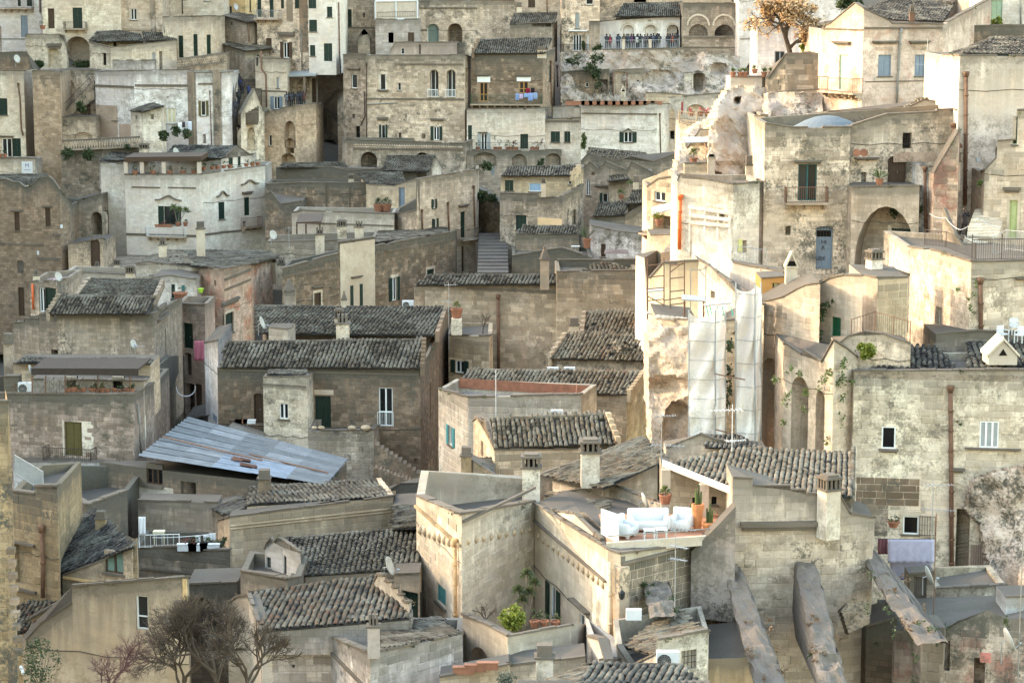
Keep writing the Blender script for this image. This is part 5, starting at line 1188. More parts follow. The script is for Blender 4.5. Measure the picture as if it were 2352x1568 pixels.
H('grey rendered house with two great blind arches and barred half round windows',[(1568,8,280.5),(1695,8,280),(1700,8,285)],150,GREY,[('g',1582,56,1626,83,{'arch': True}),('g',1641,57,1686,83,{'arch': True})],
ext=[('band',1570,84,1694,88,.12),('pipe',[(1694,32),(1695,136)],.08,RUST,1),('band',1570,108,1690,110,.08)],stones=None)
for k,x0 in enumerate((1577,1636)):
 f_=HOUSES['grey rendered house with two great blind arches and barred half round windows']['faces'][0]; mb=MB(); a0,a1,z0,z1=f_.rect(x0,32,x0+54,84); A=arc(a0,a1,z1,(a1-a0)/2,14); m=(a0+a1)/2; zc=z1-(a1-a0)/2
 for (a,z),(b_,y) in zip(A,A[1:]): kk=.84; mb.prism([f_.pt(a,z,.004),f_.pt(b_,y,.004),f_.pt(m+(b_-m)*kk,zc+(y-zc)*kk,.004),f_.pt(m+(a-m)*kk,zc+(z-zc)*kk,.004)],Vector((f_.n.x,f_.n.y,0))*.14)
 part('arch_moulding',mb,PALE,HOUSES['grey rendered house with two great blind arches and barred half round windows']['root'])
H('cream houses just showing above the loggia roof',[(1376,-60,292),(1560,-60,292),(1700,-60,293)],20,WARM,[('v',1456,-30,1484,6,{'dep': .3}),('v',1680,-20,1690,6,{'dep': .3})])
H('tall pale lilac white house behind the autumn tree',[(1698,-60,276),(1800,-60,278),(1960,-60,281)],170,wall((.44,.425,.41),.3,.1),[('v',1714,142,1746,182,{'arch': True,'dep': 1.5}),('s',1720,42,1733,68,{'c': GREYP})],ext=[('band',1700,89,1790,91,.05)])
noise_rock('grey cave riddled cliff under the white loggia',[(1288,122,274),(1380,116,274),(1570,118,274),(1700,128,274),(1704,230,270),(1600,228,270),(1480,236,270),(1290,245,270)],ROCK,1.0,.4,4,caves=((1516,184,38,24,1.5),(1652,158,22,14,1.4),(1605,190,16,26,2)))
H('cave dwelling front with a tall dark doorway in the grey cliff',[(1572,168,271.5),(1626,166,271)],230,PALE,[('v',1592,165+2,1620,213,{'arch': .4,'dep': 1.2})],par=0,cat='cave dwelling',name='cave_front',back=2)
H('cream lean-to with a narrow window in the cliff foot',[(1408,162,272),(1480,158,271.5)],240,CREAM,[('w',1461,183,1469,206,{'n': 1}),('n',1412,165,1436,235,{'dep': .3})],par=0,back=3,ext=[('pipe',[(1408,165),(1409,228)],.06,RUST),('pipe',[(1440,165),(1441,228)],.06,RUST)],stones=dict(h=.35,w=.6,prob=.7,maxo=120))
H('long shady wall with a barred gate under the ivy',[(1290,165,272.5),(1400,160,272)],245,BROWN,[('g',1374,183,1396,227,{}),('v',1324,184,1334,200,{'dep': .1,'c': BROWN}),('w',1345,190,1352,200,{'n': 1})],par=0,cat='wall',name='shady_wall',back=3)
ivy('dark ivy curtain hanging left of the loggia terrace',[(1372,112,16,10),(1372,135,14,22),(1366,165,12,20),(1350,150,8,18),(1320,135,18,14),(1373,190,8,22)],271.5,LEAFD,size=.3,dens=40,split='dark ivy clump left of the loggia terrace')
H('low sunlit wall with white bays at the cliff foot',[(1484,214,268.5),(1530,215,268),(1650,226,267)],250,SAND,par=0,cat='wall',name='low_wall',back=3)
# ================================================================== right,upper half
branch_tree('big autumn tree with orange leaves beside the pale house',1818,150,188,205,430,5,BARK,leafmat((.52,.34,.18)),6200,.27,trunk_r=.26,seed=5,name='autumn_tree',lean=-.05,forks=4)
bush('sunny green and yellow shrub garden at the foot of the autumn tree',1866,92,188,50,75,LEAFY,n=1500,size=.3); bush('dark evergreen crown behind the gable house',1950,8,196,60,40,LEAFD,n=900,size=.35)
H('low garden wall of stained blocks under the autumn tree',[(1764,182,181),(1805,125,180),(1892,122,179)],300,GREY,par=0,cat='wall',name='garden_wall',stones=dict(h=.4,w=.8,prob=.6,maxo=120))
H('pale blue house behind the garden wall',[(1740,60,200),(1830,60,199)],200,COOL,[('w',1779,118,1802,162,{'c': BLUEG})])
g1=H('tall pale house with a gable facing left, rusty balcony and grey green shutters',[(1889,68,177),(1892,66),(1898,57),(1906,56),(1964,8),(1984,21,172),(2042,48),(2050,56),(2166,57,174),(2168,57),(2275,-2,182),(2278,-2,190)],275,PINKP,
[('s',1927,126,1949,206,{'c': LGREEN,'sill': False}),('s',2017,126,2047,175,{'c': BLUEG}),('s',2101,126,2125,175,{'c': BLUEG})],
ext=[('hood',1917,95,1955,103),('hood',2003,94,2060,101),('hood',2088,94,2134,101),('band',1890,64,1984,67,.1),('band',1985,63,2164,67,.1),('pipe',[(2069,66),(2066,80),(2060,180),(2058,245)],.09,PIPEG),('band',1987,187,2162,189,.06),('panel',2012,108,2050,116,RED,.05),('panel',2098,107,2126,115,RED,.05),('panel',2008,176,2052,186,PALE,.05),('panel',2096,176,2130,182,PALE,.05)],back=14)
f_=g1['faces'][0]; a,z=f_.hit(1901,207); b_,_=f_.hit(1983,207); balcony(g1['root'],f_,a,b_,z,.95,1.05,RUST)
roof_on(g1['root'],dict(pts=[(2050,56,176),(2168,56,177.5),(2192,8,186),(2150,4,188),(2040,13,187),(1972,12,178)],m=TB,objs=False,wedge=False),PINKP)
chimney(g1,2089,2102,12,55,176,'pots',RUST)
H('white house with mint green shutters behind the gable house',[(2262,-60,190),(2570,-60,188)],75,WHITE,[('s',2275,1,2302,62,{'c': LGREEN,'sill': False})],ext=[('pipe',[(2343,-20),(2345,60)],.07,PIPEG)])
bush('leafy plant in front of the mint green shutters',2288,52,186,26,24,LEAFY,size=.2)
H('brown block wall behind the hipped roof on the right',[(2160,62,180),(2276,60,179),(2570,58,178)],140,BROWN,par=0,cat='wall',name='block_wall',stones=dict(h=.4,w=.85,prob=.8,maxo=120))
antenna('tall aerial in front of the grey green shutters',2127,88,232,165,((.42,1.3,2.6),))
H('white terrace walls with a slim tiled canopy below the gable house',[(1865,266,168),(1905,258,166),(2035,252,165),(2170,232,165)],300,LIME,par=0,cat='terrace',name='roof_terrace_walls',back=3)
H('low sloping roof of pale tiles beside the brilliant white wall',[(2058,262,160),(2122,231,160),(2163,236,160)],300,LIMEW,par=0,back=2,roofs=[dict(pts=[(2058,262,159),(2155,258,159),(2140,230,163),(2105,228,163)],m=TW,objs=False,wedge=False)])
big=H('huge plain plastered house with a brilliant white side and a tall rusty downpipe',[(2160,126,158.5),(2205,129,151),(2570,130,153)],500,PLAST,
[('g',2286,339,2300,376,{}),('g',2245,400,2265,424,{}),('s',2183,204,2190,250,{'c': LIMEW,'dep': .06}),('s',2194,215,2200,250,{'c': LIMEW,'dep': .06})],par=0,
ext=[('pipe',[(2217,174),(2216,330),(2214,470)],.13,RUST,1),('pipe',[(2196,292),(2197,318),(2214,336)],.12,RUST,1),('panel',2243,362,2250,372,PLASTIC,.04,'notice'),('hood',2268,380,2295,384)])
f_=big['faces'][0]
roof_on(big['root'],dict(pts=[(2210,129,152),(2570,130,153),(2570,100,160),(2330,92,161),(2290,87,161),(2276,88,160)],m=TB,ew=.3,el=.42,rt=False),PLAST); roof_on(big['root'],dict(pts=[(2184,126,155),(2210,130,151.5),(2284,87,161)],m=TB,ew=.3,rt=False),PLAST)
mb=MB(); f_.fbox(mb,0,f_.L,f_.prof[0][1]-12,f_.prof[0][1]-.2,.004,.02); part('whitewash',mb,LIMEW,big['root'])
mh=H('big stone house with a wrought iron balcony and blue dome roof on the right',[(1757,284,150.3),(1824,294),(1953,293,150.5),(1956,290,151.5),(2040,264),(2150,258),(2152,254),(2204,252,153)],640,CREAM,
[('w',1833,377,1876,461,{'c': flat('dark_teal_paint',(.02,.08,.08),.5),'n': 2,'hood': .15,'sill': False}),('g',2073,305,2094,341,{}),('d',2039,357,2082,428,{'arch': .5,'c': WBROWN,'n': 2}),('v',1978,395,1990,420,{'dep': .25,'c': GREYP}),('d',1874,519,1913,618,{'c': BLUEG,'arch': .25,'n': 2,'dep': .45}),('v',1804,519,1816,540,{'dep': .4})],
stones=dict(h=.33,w=.62,prob=.55,rubble=.15,y=((1800,300),(1800,470)),maxo=300,f=[0,1]),ext=[('hood',1962,362,2018,367),('panel',2052,350,2150,372,RED,.012),('panel',2040,372,2080,357,RED,.01)][:2])
f_=mh['faces'][0]; a,z=f_.hit(1801,463); b_,_=f_.hit(1897,463); balcony(mh['root'],f_,a,b_,z,1.0,1.02,RUST)
mb=MB(); a0,a1,z0,z1=f_.rect(1877,522,1911,545);
for i in range(5): f_.fbox(mb,a0+(a1-a0)*(i+.5)/5-.01,a0+(a1-a0)*(i+.5)/5+.01,z0,z1,-.36,-.33)
part('grille',mb,IRON,mh['root']); mb=MB(); f_.fbox(mb,a0,a1,z0,z1-.25,-.385,-.37); part('fanlight',mb,VOID,mh['root'])
letters(mh['root'],f_,'OUDE',f_.hit(1888,0)[0]+.15,f_.hit(1889,598)[1],.34,-.2,BLACK); letters(mh['root'],f_,'NE',f_.hit(1906,0)[0],f_.hit(1906,560)[1],.32,-.2,BLACK); letters(mh['root'],f_,'R',f_.hit(1906,0)[0]-.05,f_.hit(1906,574)[1],.38,-.2,BLACK)
mb=MB(); c=P(1900,291,154); n_=24
mb.lathe(c-Vector((0,0,.6)),[(2.4,0),(2.4,.55),(2.2,.62),(1.5,1.0),(.8,1.25),(.1,1.35)],n_); dm=part('dome',mb,flat('blue_grey_roof_felt',(.11,.13,.15),.7),mh['root'],smooth=False)
sgf=mh['faces'][1]; a0,a1,z0,z1=sgf.rect(2084,378,2105,408); mb=MB(); sgf.fbox(mb,a0,a1,z0,z1,.01,.06); s2=solo('notice_board','dark framed notice board beside the arched brown door','sign',mb,WBROWN,sgf.pt(a0,z0,.01)); mb=MB(); sgf.fbox(mb,a0+.06,a1-.06,z0+.06,z1-.06,.062,.07); part('poster',mb,PLASTIC,s2); mb=MB(); sgf.fbox(mb,a0+.12,a1-.12,z0+.25,z1-.3,.072,.076); part('print',mb,PURPLE,s2)
for i,x in enumerate((1968,1985)): c=P(x,360,150.3); mb=MB(); mb.tube([c+Vector((0,.3,.25)),c+Vector((0,-.05,.25))],.25,10); mb.tube([c+Vector((0,-.051,.25)),c+Vector((0,-.06,.25))],.05,6); solo('clay_pipe',['left clay drain block on the stone ledge','right clay drain block on the stone ledge'][i],'clay block',mb,TERRA,c,'clay blocks on the stone ledge')
pot_plant('spiky plant in a terracotta pot by the arched brown door',2020,428,148.2,.5,.5,kind='spike',h=.9,mat=LEAFM)
ah=H('projecting terrace carried on a wide arch over a dark green double door',[(1957,430,148.5),(2112,428,147),(2116,428,152)],640,CREAM,[('n',1963,474,2110,640,{'arch': 1.9,'dep': 2.2})],par=0,back=5,thick=.3)
f_=ah['faces'][0]; a0,a1,z0,z1=f_.rect(2033,533,2077,616); mb=MB(); np_=8
for i in range(np_): f_.fbox(mb,a0+(a1-a0)*i/np_+.008,a0+(a1-a0)*(i+1)/np_-.008,z0,z1,-2.19,-2.08)
dr=part('door',mb,GREEN,ah['root']); mb=MB(); mb.ball(f_.pt((a0+a1)/2,(z0+z1)/2,-2.03),.06); part('handle',mb,ZINC,dr); mb=MB(); f_.fbox(mb,a0-.25,a0-.004,z0,z1+.2,-2.195,-2.0); f_.fbox(mb,a1+.004,a1+.25,z0,z1+.2,-2.195,-2.0); part('surround',mb,CREAM2,ah['root'])
ivy('hanging plants under the wide arch right side',[(2049,492,12,16),(2104,495,10,20),(2098,512,8,16),(2082,488,12,5),(2112,480,5,18)],148.6,LEAFD,size=.22,split='hanging plant under the wide arch')
pl=H('pale blue washed house corner with an orange downpipe right of the wide arch',[(2113,380,149),(2118,384),(2145,384,148),(2148,384,150)],620,COOL,ext=[('pipe',[(2128,392),(2131,545)],.1,RUST,1)],back=3)
chimney(pl,2181,2206,346,420,148,'slots',LIME)
pr2=H('tall pier with pale and red stones beside the photographer steps',[(2145,400,146.5),(2204,300,146),(2206,300,149)],640,RED,par=0,cat='wall',name='stone_pier',stones=dict(h=.4,w=.7,prob=.7,maxo=200,f=[0]),back=2)
stairs('sunny stone steps where a photographer stands',P(2205,575,140),P(2240,480,148),Vector((2.2,.6,0)),14,PALE,rise_base=1)
person('photographer in a long dark coat walking down the sunny steps',2214,545,141.8,'climb',(.025,.018,.02),(.015,.012,.015),(.03,.02,.015),yaw=.2,scale=1.05)
H('sloping side wall of the sunny steps',[(2170,480,143),(2195,540),(2225,590,139.5)],640,GREY,par=0,cat='wall',name='stair_wall',back=.6)
rr=H('ruined sunlit house with a yellow green shutter at the right edge',[(2255,395,148),(2262,392,146.5),(2289,362),(2290,325),(2333,322),(2335,255),(2570,250,144)],640,LIME,[('s',2318,460,2336,566,{'c': flat('yellow_green_paint',(.42,.46,.22),.6),'sill': False,'surr': True}),('w',2326,268,2337,332,{'c': LGREEN})],ext=[('hood',2304,430,2345,442)],stones=dict(h=.38,w=.7,prob=.5,maxo=120,f=[1]))
bush('green tuft on the wall of the ruined sunlit house',2253,424,145.5,12,16,LEAFM,size=.14)
tr=H('white sunlit terrace house with railings and a leaning rusty pipe at far right',[(2085,567,137),(2150,577),(2231,602,127.5),(2570,598,129.5)],790,LIME,[('w',2148,704,2162,755,{'dep': .35,'n': 1,'sill': False})],par=.3,ext=[('pipe',[(2249,648),(2250,720),(2251,800)],.13,RUST,1),('hood',2332,636,2360,642)],stones=dict(h=.36,w=.7,prob=.5,maxo=150),back=9)
fence('tall black terrace railing with posts above the white sunlit house',[(2124,563,134),(2172,568,132),(2240,596,128)],.9,IRON,step=.15); fence('railing along the front edge of the white terrace',[(2232,600,127.7),(2300,598,128.5),(2360,597,129.3)],1.2,IRON,step=.15,post=1.5)
fence('grey curved railing of the ruined house landing',[(2280,590,136),(2310,575,136),(2360,580,134)],1.2,GREYP,step=.16)
ivy('green creeper around the rusty pipe of the white house',[(2236,662,9,22),(2228,680,10,14),(2229,700,7,16),(2230,718,6,10),(2200,667,6,8)],127,LEAFM,size=.13,split='green creeper clump by the rusty pipe of the white house')
line('string of white party bulbs above the terrace',[(2134,490,133),(2172,500,132),(2206,528,130),(2246,500,128.5),(2300,522,128)],PLASTIC,.014,.12,'party_lights','party lights',None)
H('lower terrace with paving in front of the white house',[(2150,768,127.2),(2245,760),(2570,782,126.5)],790,GREY,par=0,cat='terrace',name='roof_terrace',back=4)
def chair(label,x,y,d,rz,group='white plastic chairs at right'):
 c=P(x,y,d); r=root('chair',label,'chair',c,group)
 def bx(name,dx,dy,z,sx,sy,sz):
  mb=MB(); q=Vector((dx,dy,z)); q.rotate(Matrix.Rotation(rz,3,'Z')); mb.cbox(c+q,sx,sy,sz,rz); part(name,mb,PLASTIC,r)
 bx('seat',0,0,.42,.5,.5,.05); bx('backrest',0,.24,.475,.48,.04,.42)
 for sx in (-.22,.22):
  bx('armrest',sx,0,.64,.05,.46,.04)
  for sy in (-.22,.22): bx('leg',sx,sy,0,.05,.05,.415 if sy>0 else .635)
chair('nearest white plastic chair turned left',2303,785,125.6,.5); chair('white plastic chair turned right at the edge',2342,787,125.2,-.6); chair('white plastic chair farther back by the wall',2330,768,127,.1)
# the cliff and the small houses left of it
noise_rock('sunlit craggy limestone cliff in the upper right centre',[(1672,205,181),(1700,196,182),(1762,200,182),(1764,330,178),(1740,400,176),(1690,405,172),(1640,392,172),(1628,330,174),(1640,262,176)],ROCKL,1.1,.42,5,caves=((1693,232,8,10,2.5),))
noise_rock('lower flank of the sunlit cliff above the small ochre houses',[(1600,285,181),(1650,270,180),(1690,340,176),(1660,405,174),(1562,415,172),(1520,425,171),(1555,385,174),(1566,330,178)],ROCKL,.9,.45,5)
H('white parapet carrying five potted agaves on the cliff top',[(1678,178,184),(1750,178,183),(1800,178,186)],215,LIMEW,par=.2,cat='wall',name='parapet',back=4)
for i,x in enumerate((1684,1700,1711,1733,1755,1772)): pot_plant(['first agave in a clay pot from the left on the cliff parapet','second agave in a clay pot on the cliff parapet','third agave close beside the second pot','fourth agave in a taller pot on the cliff parapet','fifth agave right of the gap on the cliff parapet','last agave at the right end of the cliff parapet'][i],x,177-(7 if i==3 else 0),182.5,.45,.4,'agaves on the cliff parapet','spike',LEAFM,.45)
H('low terraced wall of big blocks right of the craggy cliff',[(1757,215,180),(1892,205,178)],300,wall((.46,.41,.31),.5,.4),par=0,cat='wall',name='terrace_wall',back=3,stones=dict(h=.45,w=.9,prob=.6,maxo=120))
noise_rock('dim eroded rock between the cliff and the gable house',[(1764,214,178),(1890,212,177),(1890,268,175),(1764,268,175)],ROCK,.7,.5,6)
t1=H('sunlit flower terrace house at the left foot of the cliff',[(1562,282,190),(1605,288,188),(1648,290,187)],360,LIME,par=.1,back=5)
fence('wooden fence around the flower terrace',[(1560,283,189.5),(1600,290,187.6),(1650,292,187)],1.0,flat('weathered_wood',(.35,.27,.18),.8),step=.22,r=.03)
for i,x in enumerate((1588,1609,1625,1640)): pot_plant(['first flower pot from the left on the flower terrace','second flower pot on the flower terrace','third flower pot on the flower terrace','last flower pot by the cliff on the flower terrace'][i],x,268,190,.5,.4,'flower pots on the flower terrace',mat=leafmat((.45,.12,.12)))
ks=H('small ochre house with awning, dark doorway and potted palm under the cliff',[(1572,352,178),(1608,298,177.5),(1666,302,176.5)],420,SAND,[('v',1631,333,1647,382,{'dep': .8})],par=0,back=4,stones=dict(h=.4,w=.8,prob=.8,maxo=120,f=[1]))
mb=MB(); p,q=P(1574,329,175.5),P(1633,327,175); mb.box(p,q-p,Vector((0,2.2,.25)),Vector((0,0,.06))); aw=root('awning','grey awning over the small ochre house terrace','awning',p); part('canopy',mb,GREYP,aw); mb=MB(); mb.tube([q,P(1630,372,175)],.04,5); part('post',mb,GREYP,aw)
H('low block wall in front of the potted palm terrace',[(1572,377,173),(1625,376,172.5),(1628,376,175)],430,SAND,par=0,cat='wall',name='terrace_wall',back=2)
yucca('potted palm on the small terrace under the cliff',1593,376,173.6,[(1593,350,15)]); chimney(ks,1625,1643,345,392,172,'gable',LIME); chimney(ks,1712,1729,356,424,160,'plain',CREAM2)
H('sunlit cream tower room right of the cliff',[(1733,268,172),(1758,266,171),(1762,266,173)],440,LIME,[('w',1739,300,1746,336,{'n': 1})])
nb=H('pale building block with a black topped parapet under restoration',[(1556,417,150),(1562,402),(1684,424,147.5),(1688,424,147.7),(1745,420,149)],640,PALE,
[('v',1582,495,1588,507,{'dep': .2}),('v',1653,492,1664,508,{'dep': .3}),('v',1618,576,1628,598,{'dep': .4}),('v',1586,549,1589,590,{'dep': .2}),('v',1705,552,1715,580,{'dep': .3}),('v',1752,498,1758,517,{'dep': .3})],
ext=[('pipe',[(1566,456),(1565,500),(1564,572)],.12,ORPIPE,1),('panel',1567,402,1684,412,CONC,.04),('panel',1695,550,1704,578,flat('yellow_sign',(.55,.52,.2),.6),.05,'notice')],par=.3)
f_=nb['faces'][0]; mb=MB(); f_.fbox(mb,f_.hit(1590,500)[0],f_.L-.03,f_.hit(1640,640)[1]-3,f_.hit(1640,512)[1],.004,.05); part('limewash',mb,LIMEW,nb['root'])
wr=root('timber_guard_rail','white timber guard rail frame fixed on the building under restoration','guard rail',f_.pt(0,f_.hit(1600,540)[1],.2))
for x,y0,y1 in ((1590,470,552),(1624,473,541),(1654,483,550),(1681,485,535)):
 s,z=f_.hit(x,y0); mb=MB(); f_.fbox(mb,s-.06,s+.06,f_.hit(x,y1)[1],z,.2,.3); part('post',mb,LIMEW,wr)
for ya,yb_ in ((470,484),(489,500),(505,514)):
 a,za=f_.hit(1588,ya); b_,zb_=f_.hit(1683,yb_); mb=MB(); mb.box(f_.pt(a,za-.22,.31),f_.pt(b_,zb_-.22,.31)-f_.pt(a,za-.22,.31),f_.pt(a,za,.36)-f_.pt(a,za,.31),Vector((0,0,.22))); part('plank',mb,LIMEW,wr)
H('dark stained house side with an orange red downpipe beside the graffiti door',[(1722,424,150.5),(1760,418,150.5)],640,GREY,ext=[('pipe',[(1736,468),(1737,540),(1738,604)],.11,ORPIPE,1)],back=3)
fence('wire mesh fence near the orange red downpipe',[(1692,604,146),(1760,614,146)],1.1,GREYP,step=.2)
H('sand coloured houses stepping down left of the building under restoration',[(1486,430,171),(1512,412),(1556,405,168)],600,SAND,[('v',1500,495,1548,530,{'dep': 1,'c': BROWN}),('w',1503,440,1528,462,{'n': 2})],par=.1,stones=dict(h=.38,w=.75,prob=.8,maxo=250),ext=[('balc',1484,1550,532,.8,.1,IRON)])
mb=MB(); p,q=P(1498,494,165.5),P(1552,480,165.5); mb.box(p,q-p,Vector((0,1.6,.35)),Vector((0,0,.06))); aw=root('awning','pale fabric awning over the open sand coloured room','awning',p); part('canopy',mb,LGREY,aw)
pot_plant('agave in a hanging pot under the pale awning',1513,519,165.6,.5,.5,kind='spike',h=.8,mat=LEAFY)
H('sunlit curving ramp wall under the sand coloured houses',[(1494,540,163),(1552,540,160)],700,SAND,par=0,cat='wall',name='ramp_wall',back=4)
stairs('pale steps with clay pots climbing to the sand coloured houses',P(1518,582,157),P(1545,552,161),Vector((1.2,1.6,0)),8,LIME)
# ================================================================== the building site
ys=H('bare yellow courtyard wall of the building site',[(1492,640,142),(1524,604,141),(1604,600,140)],735,wall((.56,.46,.28),.25,.1),par=0,cat='wall',name='courtyard_wall',back=1,ext=[('panel',1528,601,1556,606,CONC,.06)])
H('diagonal sunlit wall of the building site with a black lamp bracket',[(1604,598,140),(1630,612),(1680,652),(1705,690),(1755,700,128)],760,PALE,[('v',1632,668,1642,686,{'dep': .3})],par=0,cat='wall',name='diagonal_wall',back=3)
H('sunlit stepped wall above the diagonal wall',[(1684,604,138),(1722,612,137),(1806,626,134)],720,LIMEW,par=0,cat='wall',name='sunlit_wall',back=2)
H('dazzling white plastered wall end beside the scaffolding',[(1460,586,160),(1480,592),(1488,660),(1489,832,154)],840,LIMEW,par=0,cat='wall',name='white_wall',back=3,bvec=(2.0,4,0),cope=False)
def tubes(label,segs,mat=None,r=.035,name='scaffolding',cat='scaffolding',board=()):
 ro=root(name,label,cat,P(*segs[0][0]));
 for i,(a,b_) in enumerate(segs):
  mb=MB(); mb.tube([P(*a),P(*b_)],r,5); part('pole' if abs(a[0]-b_[0])<12 else 'ledger',mb,mat or RUST,ro)
 for (x0,y0,x1,y1,d) in board: mb=MB(); p,q=P(x0,y0,d),P(x1,y1,d); mb.box(p,q-p,Vector((0,.9,0)),Vector((0,0,.06))); part('board',mb,LGREY,ro)
 return ro
S=[]
for x,y0,y1,d in ((1487,595,735,133),(1525,592,730,133),(1539,600,726,132),(1572,596,725,132)): S.append(((x,y0,d),(x,y1,d)))
for k in range(5): S.append(((1486,610+k*27,133),(1526,606+k*27,133)))
for k in range(4): S.append(((1538,610+k*30,132),(1573,606+k*30,132)))
S+=[((1525,690,133),(1573,682,132)),((1540,625,132),(1572,600,132)),((1487,680,133),(1524,700,133))]
tubes('rusty tube scaffolding in the open courtyard',S,board=((1489,672,1524,668,132.8),(1487,722,1572,727,131.8)))
tubes('black lamp bracket and pipe on the diagonal wall',[((1586,615,131),(1586,715,131)),((1621,612,131),(1621,700,131)),((1588,620,131),(1622,618,131)),((1606,620,131),(1619,634,131))],PIPEG,.03,'lamp_bracket','lamp')
tb=root('trestle','turquoise trestles carrying a board on the building site','trestle',P(1635,722,126))
for x in (1622,1630,1648,1658,1678): mb=MB(); mb.tube([P(x,703,126),P(x+(6 if x % 4 else -5),726,126)],.035,5); part('leg',mb,flat('turquoise_paint',(.05,.38,.32),.5),tb)
mb=MB(); p,q=P(1618,704,125.5),P(1680,698,127); mb.box(p,q-p,Vector((0,.7,0)),Vector((0,0,.06))); part('board',mb,LGREY,tb)
wt=root('work_table','grey work table with debris on the building site','table',P(1580,712,129)); mb=MB(); p,q=P(1567,690,129),P(1622,694,129); mb.box(p,q-p,Vector((0,1,.15)),Vector((0,0,.07))); part('table_top',mb,LGREY,wt)
for x in (1572,1616): mb=MB(); mb.tube([P(x,692,129),P(x,728,129)],.06,5); part('leg',mb,RUST,wt)
H('curved white wall top with loose stones on the building site',[(1505,725,129),(1540,732),(1582,735,126),(1600,735,128)],800,LIME,par=0,cat='wall',name='curved_wall',back=5)
for i,x in enumerate((1512,1524,1533,1544,1556,1566,1574)): c=P(x,735+i,127.3); mb=MB(); mb.ball(c+Vector((0,0,.15)),.2,6,4,(1.2,1,.8)); solo('loose_stone',['first','second','third','fourth','fifth','sixth','seventh'][i]+' loose stone from the left on the curved white wall','stone',mb,LIME,c,'loose stones on the curved wall')
noise_rock('rough pale rock mass under the building site',[(1494,752,127),(1585,752,125),(1590,900,124),(1588,1030,123),(1500,1030,124),(1490,900,126)],ROCKL,.7,.55,6,caves=((1560,990,40,70,2.2),(1530,890,60,25,1.2)))
SHEET=wall((.63,.61,.57),.25,0,bump=.1)
def wrap(label,x0,x1,y0,y1,d,mid,tops):
 """scaffold tower wrapped in netting: front sheet,right sheet and poles"""
 ro=root('wrapped_scaffold',label,'scaffold',P(x0,y1,d)); n,m=12,26
 for k,(xa,xb,da,db) in enumerate(((x0,mid,d,d-.4),(mid,x1,d-.4,d+.9))):
  mb=MB(); V=[]
  for j in range(m+1):
   for i in range(n+1):
    u,v=i/n,j/m; yt=y0+tops[k]*math.sin(u*3.14)+(tops[2] if k else tops[3])*(1-u); V.append(P(xa+(xb-xa)*u+2.0*math.sin(v*9+k),yt+(y1-yt)*v,da+(db-da)*u+.16*math.sin(u*9+v*14)+.1*math.sin(v*23+u*4)))
  mb.raw(V,[(j*(n+1)+i,j*(n+1)+i+1,(j+1)*(n+1)+i+1,(j+1)*(n+1)+i) for j in range(m) for i in range(n)]); part('sheet',mb,SHEET,ro,smooth=True)
 for x,dd in ((x0,d),(mid,d-.4),(x1,d+.9)): mb=MB(); mb.tube([P(x,y0-14,dd-.1),P(x,y1,dd-.1)],.04,5); part('pole',mb,GREYP,ro)
 for k in range(7): y=y0+12+(y1-y0)*k/7; mb=MB(); mb.tube([P(x0,y,d-.22),P(mid,y+3,d-.62)],.014,4); mb.tube([P(mid,y+3,d-.62),P(x1,y-2,d+.7)],.014,4); part('rope',mb,PIPEG,ro)
 return ro
wrap('left scaffold tower wrapped in white sheeting',1582,1666,726,1035,122,1643,(14,4,-16,-10)); wrap('right scaffold tower wrapped in white sheeting',1690,1748,662,1035,122.5,1734,(8,2,-8,0))
tubes('dark scaffold bracing tubes between the wrapped towers',[((1640,858,121),(1712,872,121)),((1643,986,121),(1705,1001,121))])
H('ochre wall in shade behind the wrapped towers',[(1655,740,127),(1700,735,127),(1750,690,126)],1040,SAND,par=0,cat='wall',name='ochre_wall',back=2)
ivy('dark creeper between the wrapped scaffold towers',[(1674,800,9,30),(1676,850,8,20),(1674,885,11,26),(1672,920,7,22)],126.3,LEAFD,size=.2,split='dark creeper clump between the wrapped scaffold towers')
cw=H('long curving sunlit wall with stepped coping and a buttressed foot',[(1745,693,129),(1770,690),(1800,682),(1830,665),(1852,655),(1884,650,124.3)],1050,LIME,[('n',1746,822,1795,1040,{'arch': True,'dep': .5})],par=0,cat='wall',name='curving_wall',back=4,stones=dict(h=.36,w=.75,prob=.45,maxo=250))
wb=H('wooden box room with a small yellow window',[(1748,640,131),(1806,636,130.5),(1808,636,132)],700,OAK,[('w',1774,650,1790,680,{'g': flat('yellow_pane',(.5,.45,.2),.3),'c': WBROWN,'n': 1})],par=0,cat='wooden room',name='wooden_room',back=3)
chimney(wb,1803,1831,585,690,129.5,'gable',CREAM2)
bl=H('square sunlit masonry block with a deep shaded face on the right',[(1980,632,127.5),(2016,640,125.5),(2086,638,126.5)],780,LIME,par=0,back=5,stones=dict(h=.42,w=.85,prob=1,f=[1],m=SAND,maxo=150)); chimney(bl,1994,2025,574,632,130,'slots',LIMEW,.35)
f_=bl['faces'][1]; mb=MB(); f_.fbox(mb,.05,f_.L,f_.hit(2050,780)[1],f_.prof[0][1]-.1,.002,.01); part('right_face_panel',mb,SAND,bl['root'])  # sand-toned panel over the block's right face
H('curved white parapet behind the square block',[(2010,612,133),(2030,612),(2050,620),(2090,634,132)],660,LIMEW,par=0,cat='wall',name='parapet',back=1)
H('small sunlit landing with a dark green door and rusty railings',[(1884,652,126.5),(1905,640),(1940,632),(1982,634,123.5)],790,LIME,[('d',1908,728,1931,786,{'c': flat('bright_green_door',(.025,.12,.06),.5)}),('g',1838,760,1868,790,{})][:1],par=0,cat='wall',name='landing_wall',back=1)
ivy('thick dark creeper left of the bright green door',[(1896,705,16,14),(1886,725,13,20),(1880,755,9,26),(1878,778,10,14),(1905,695,10,10)],125,LEAFD,size=.17,dens=90)
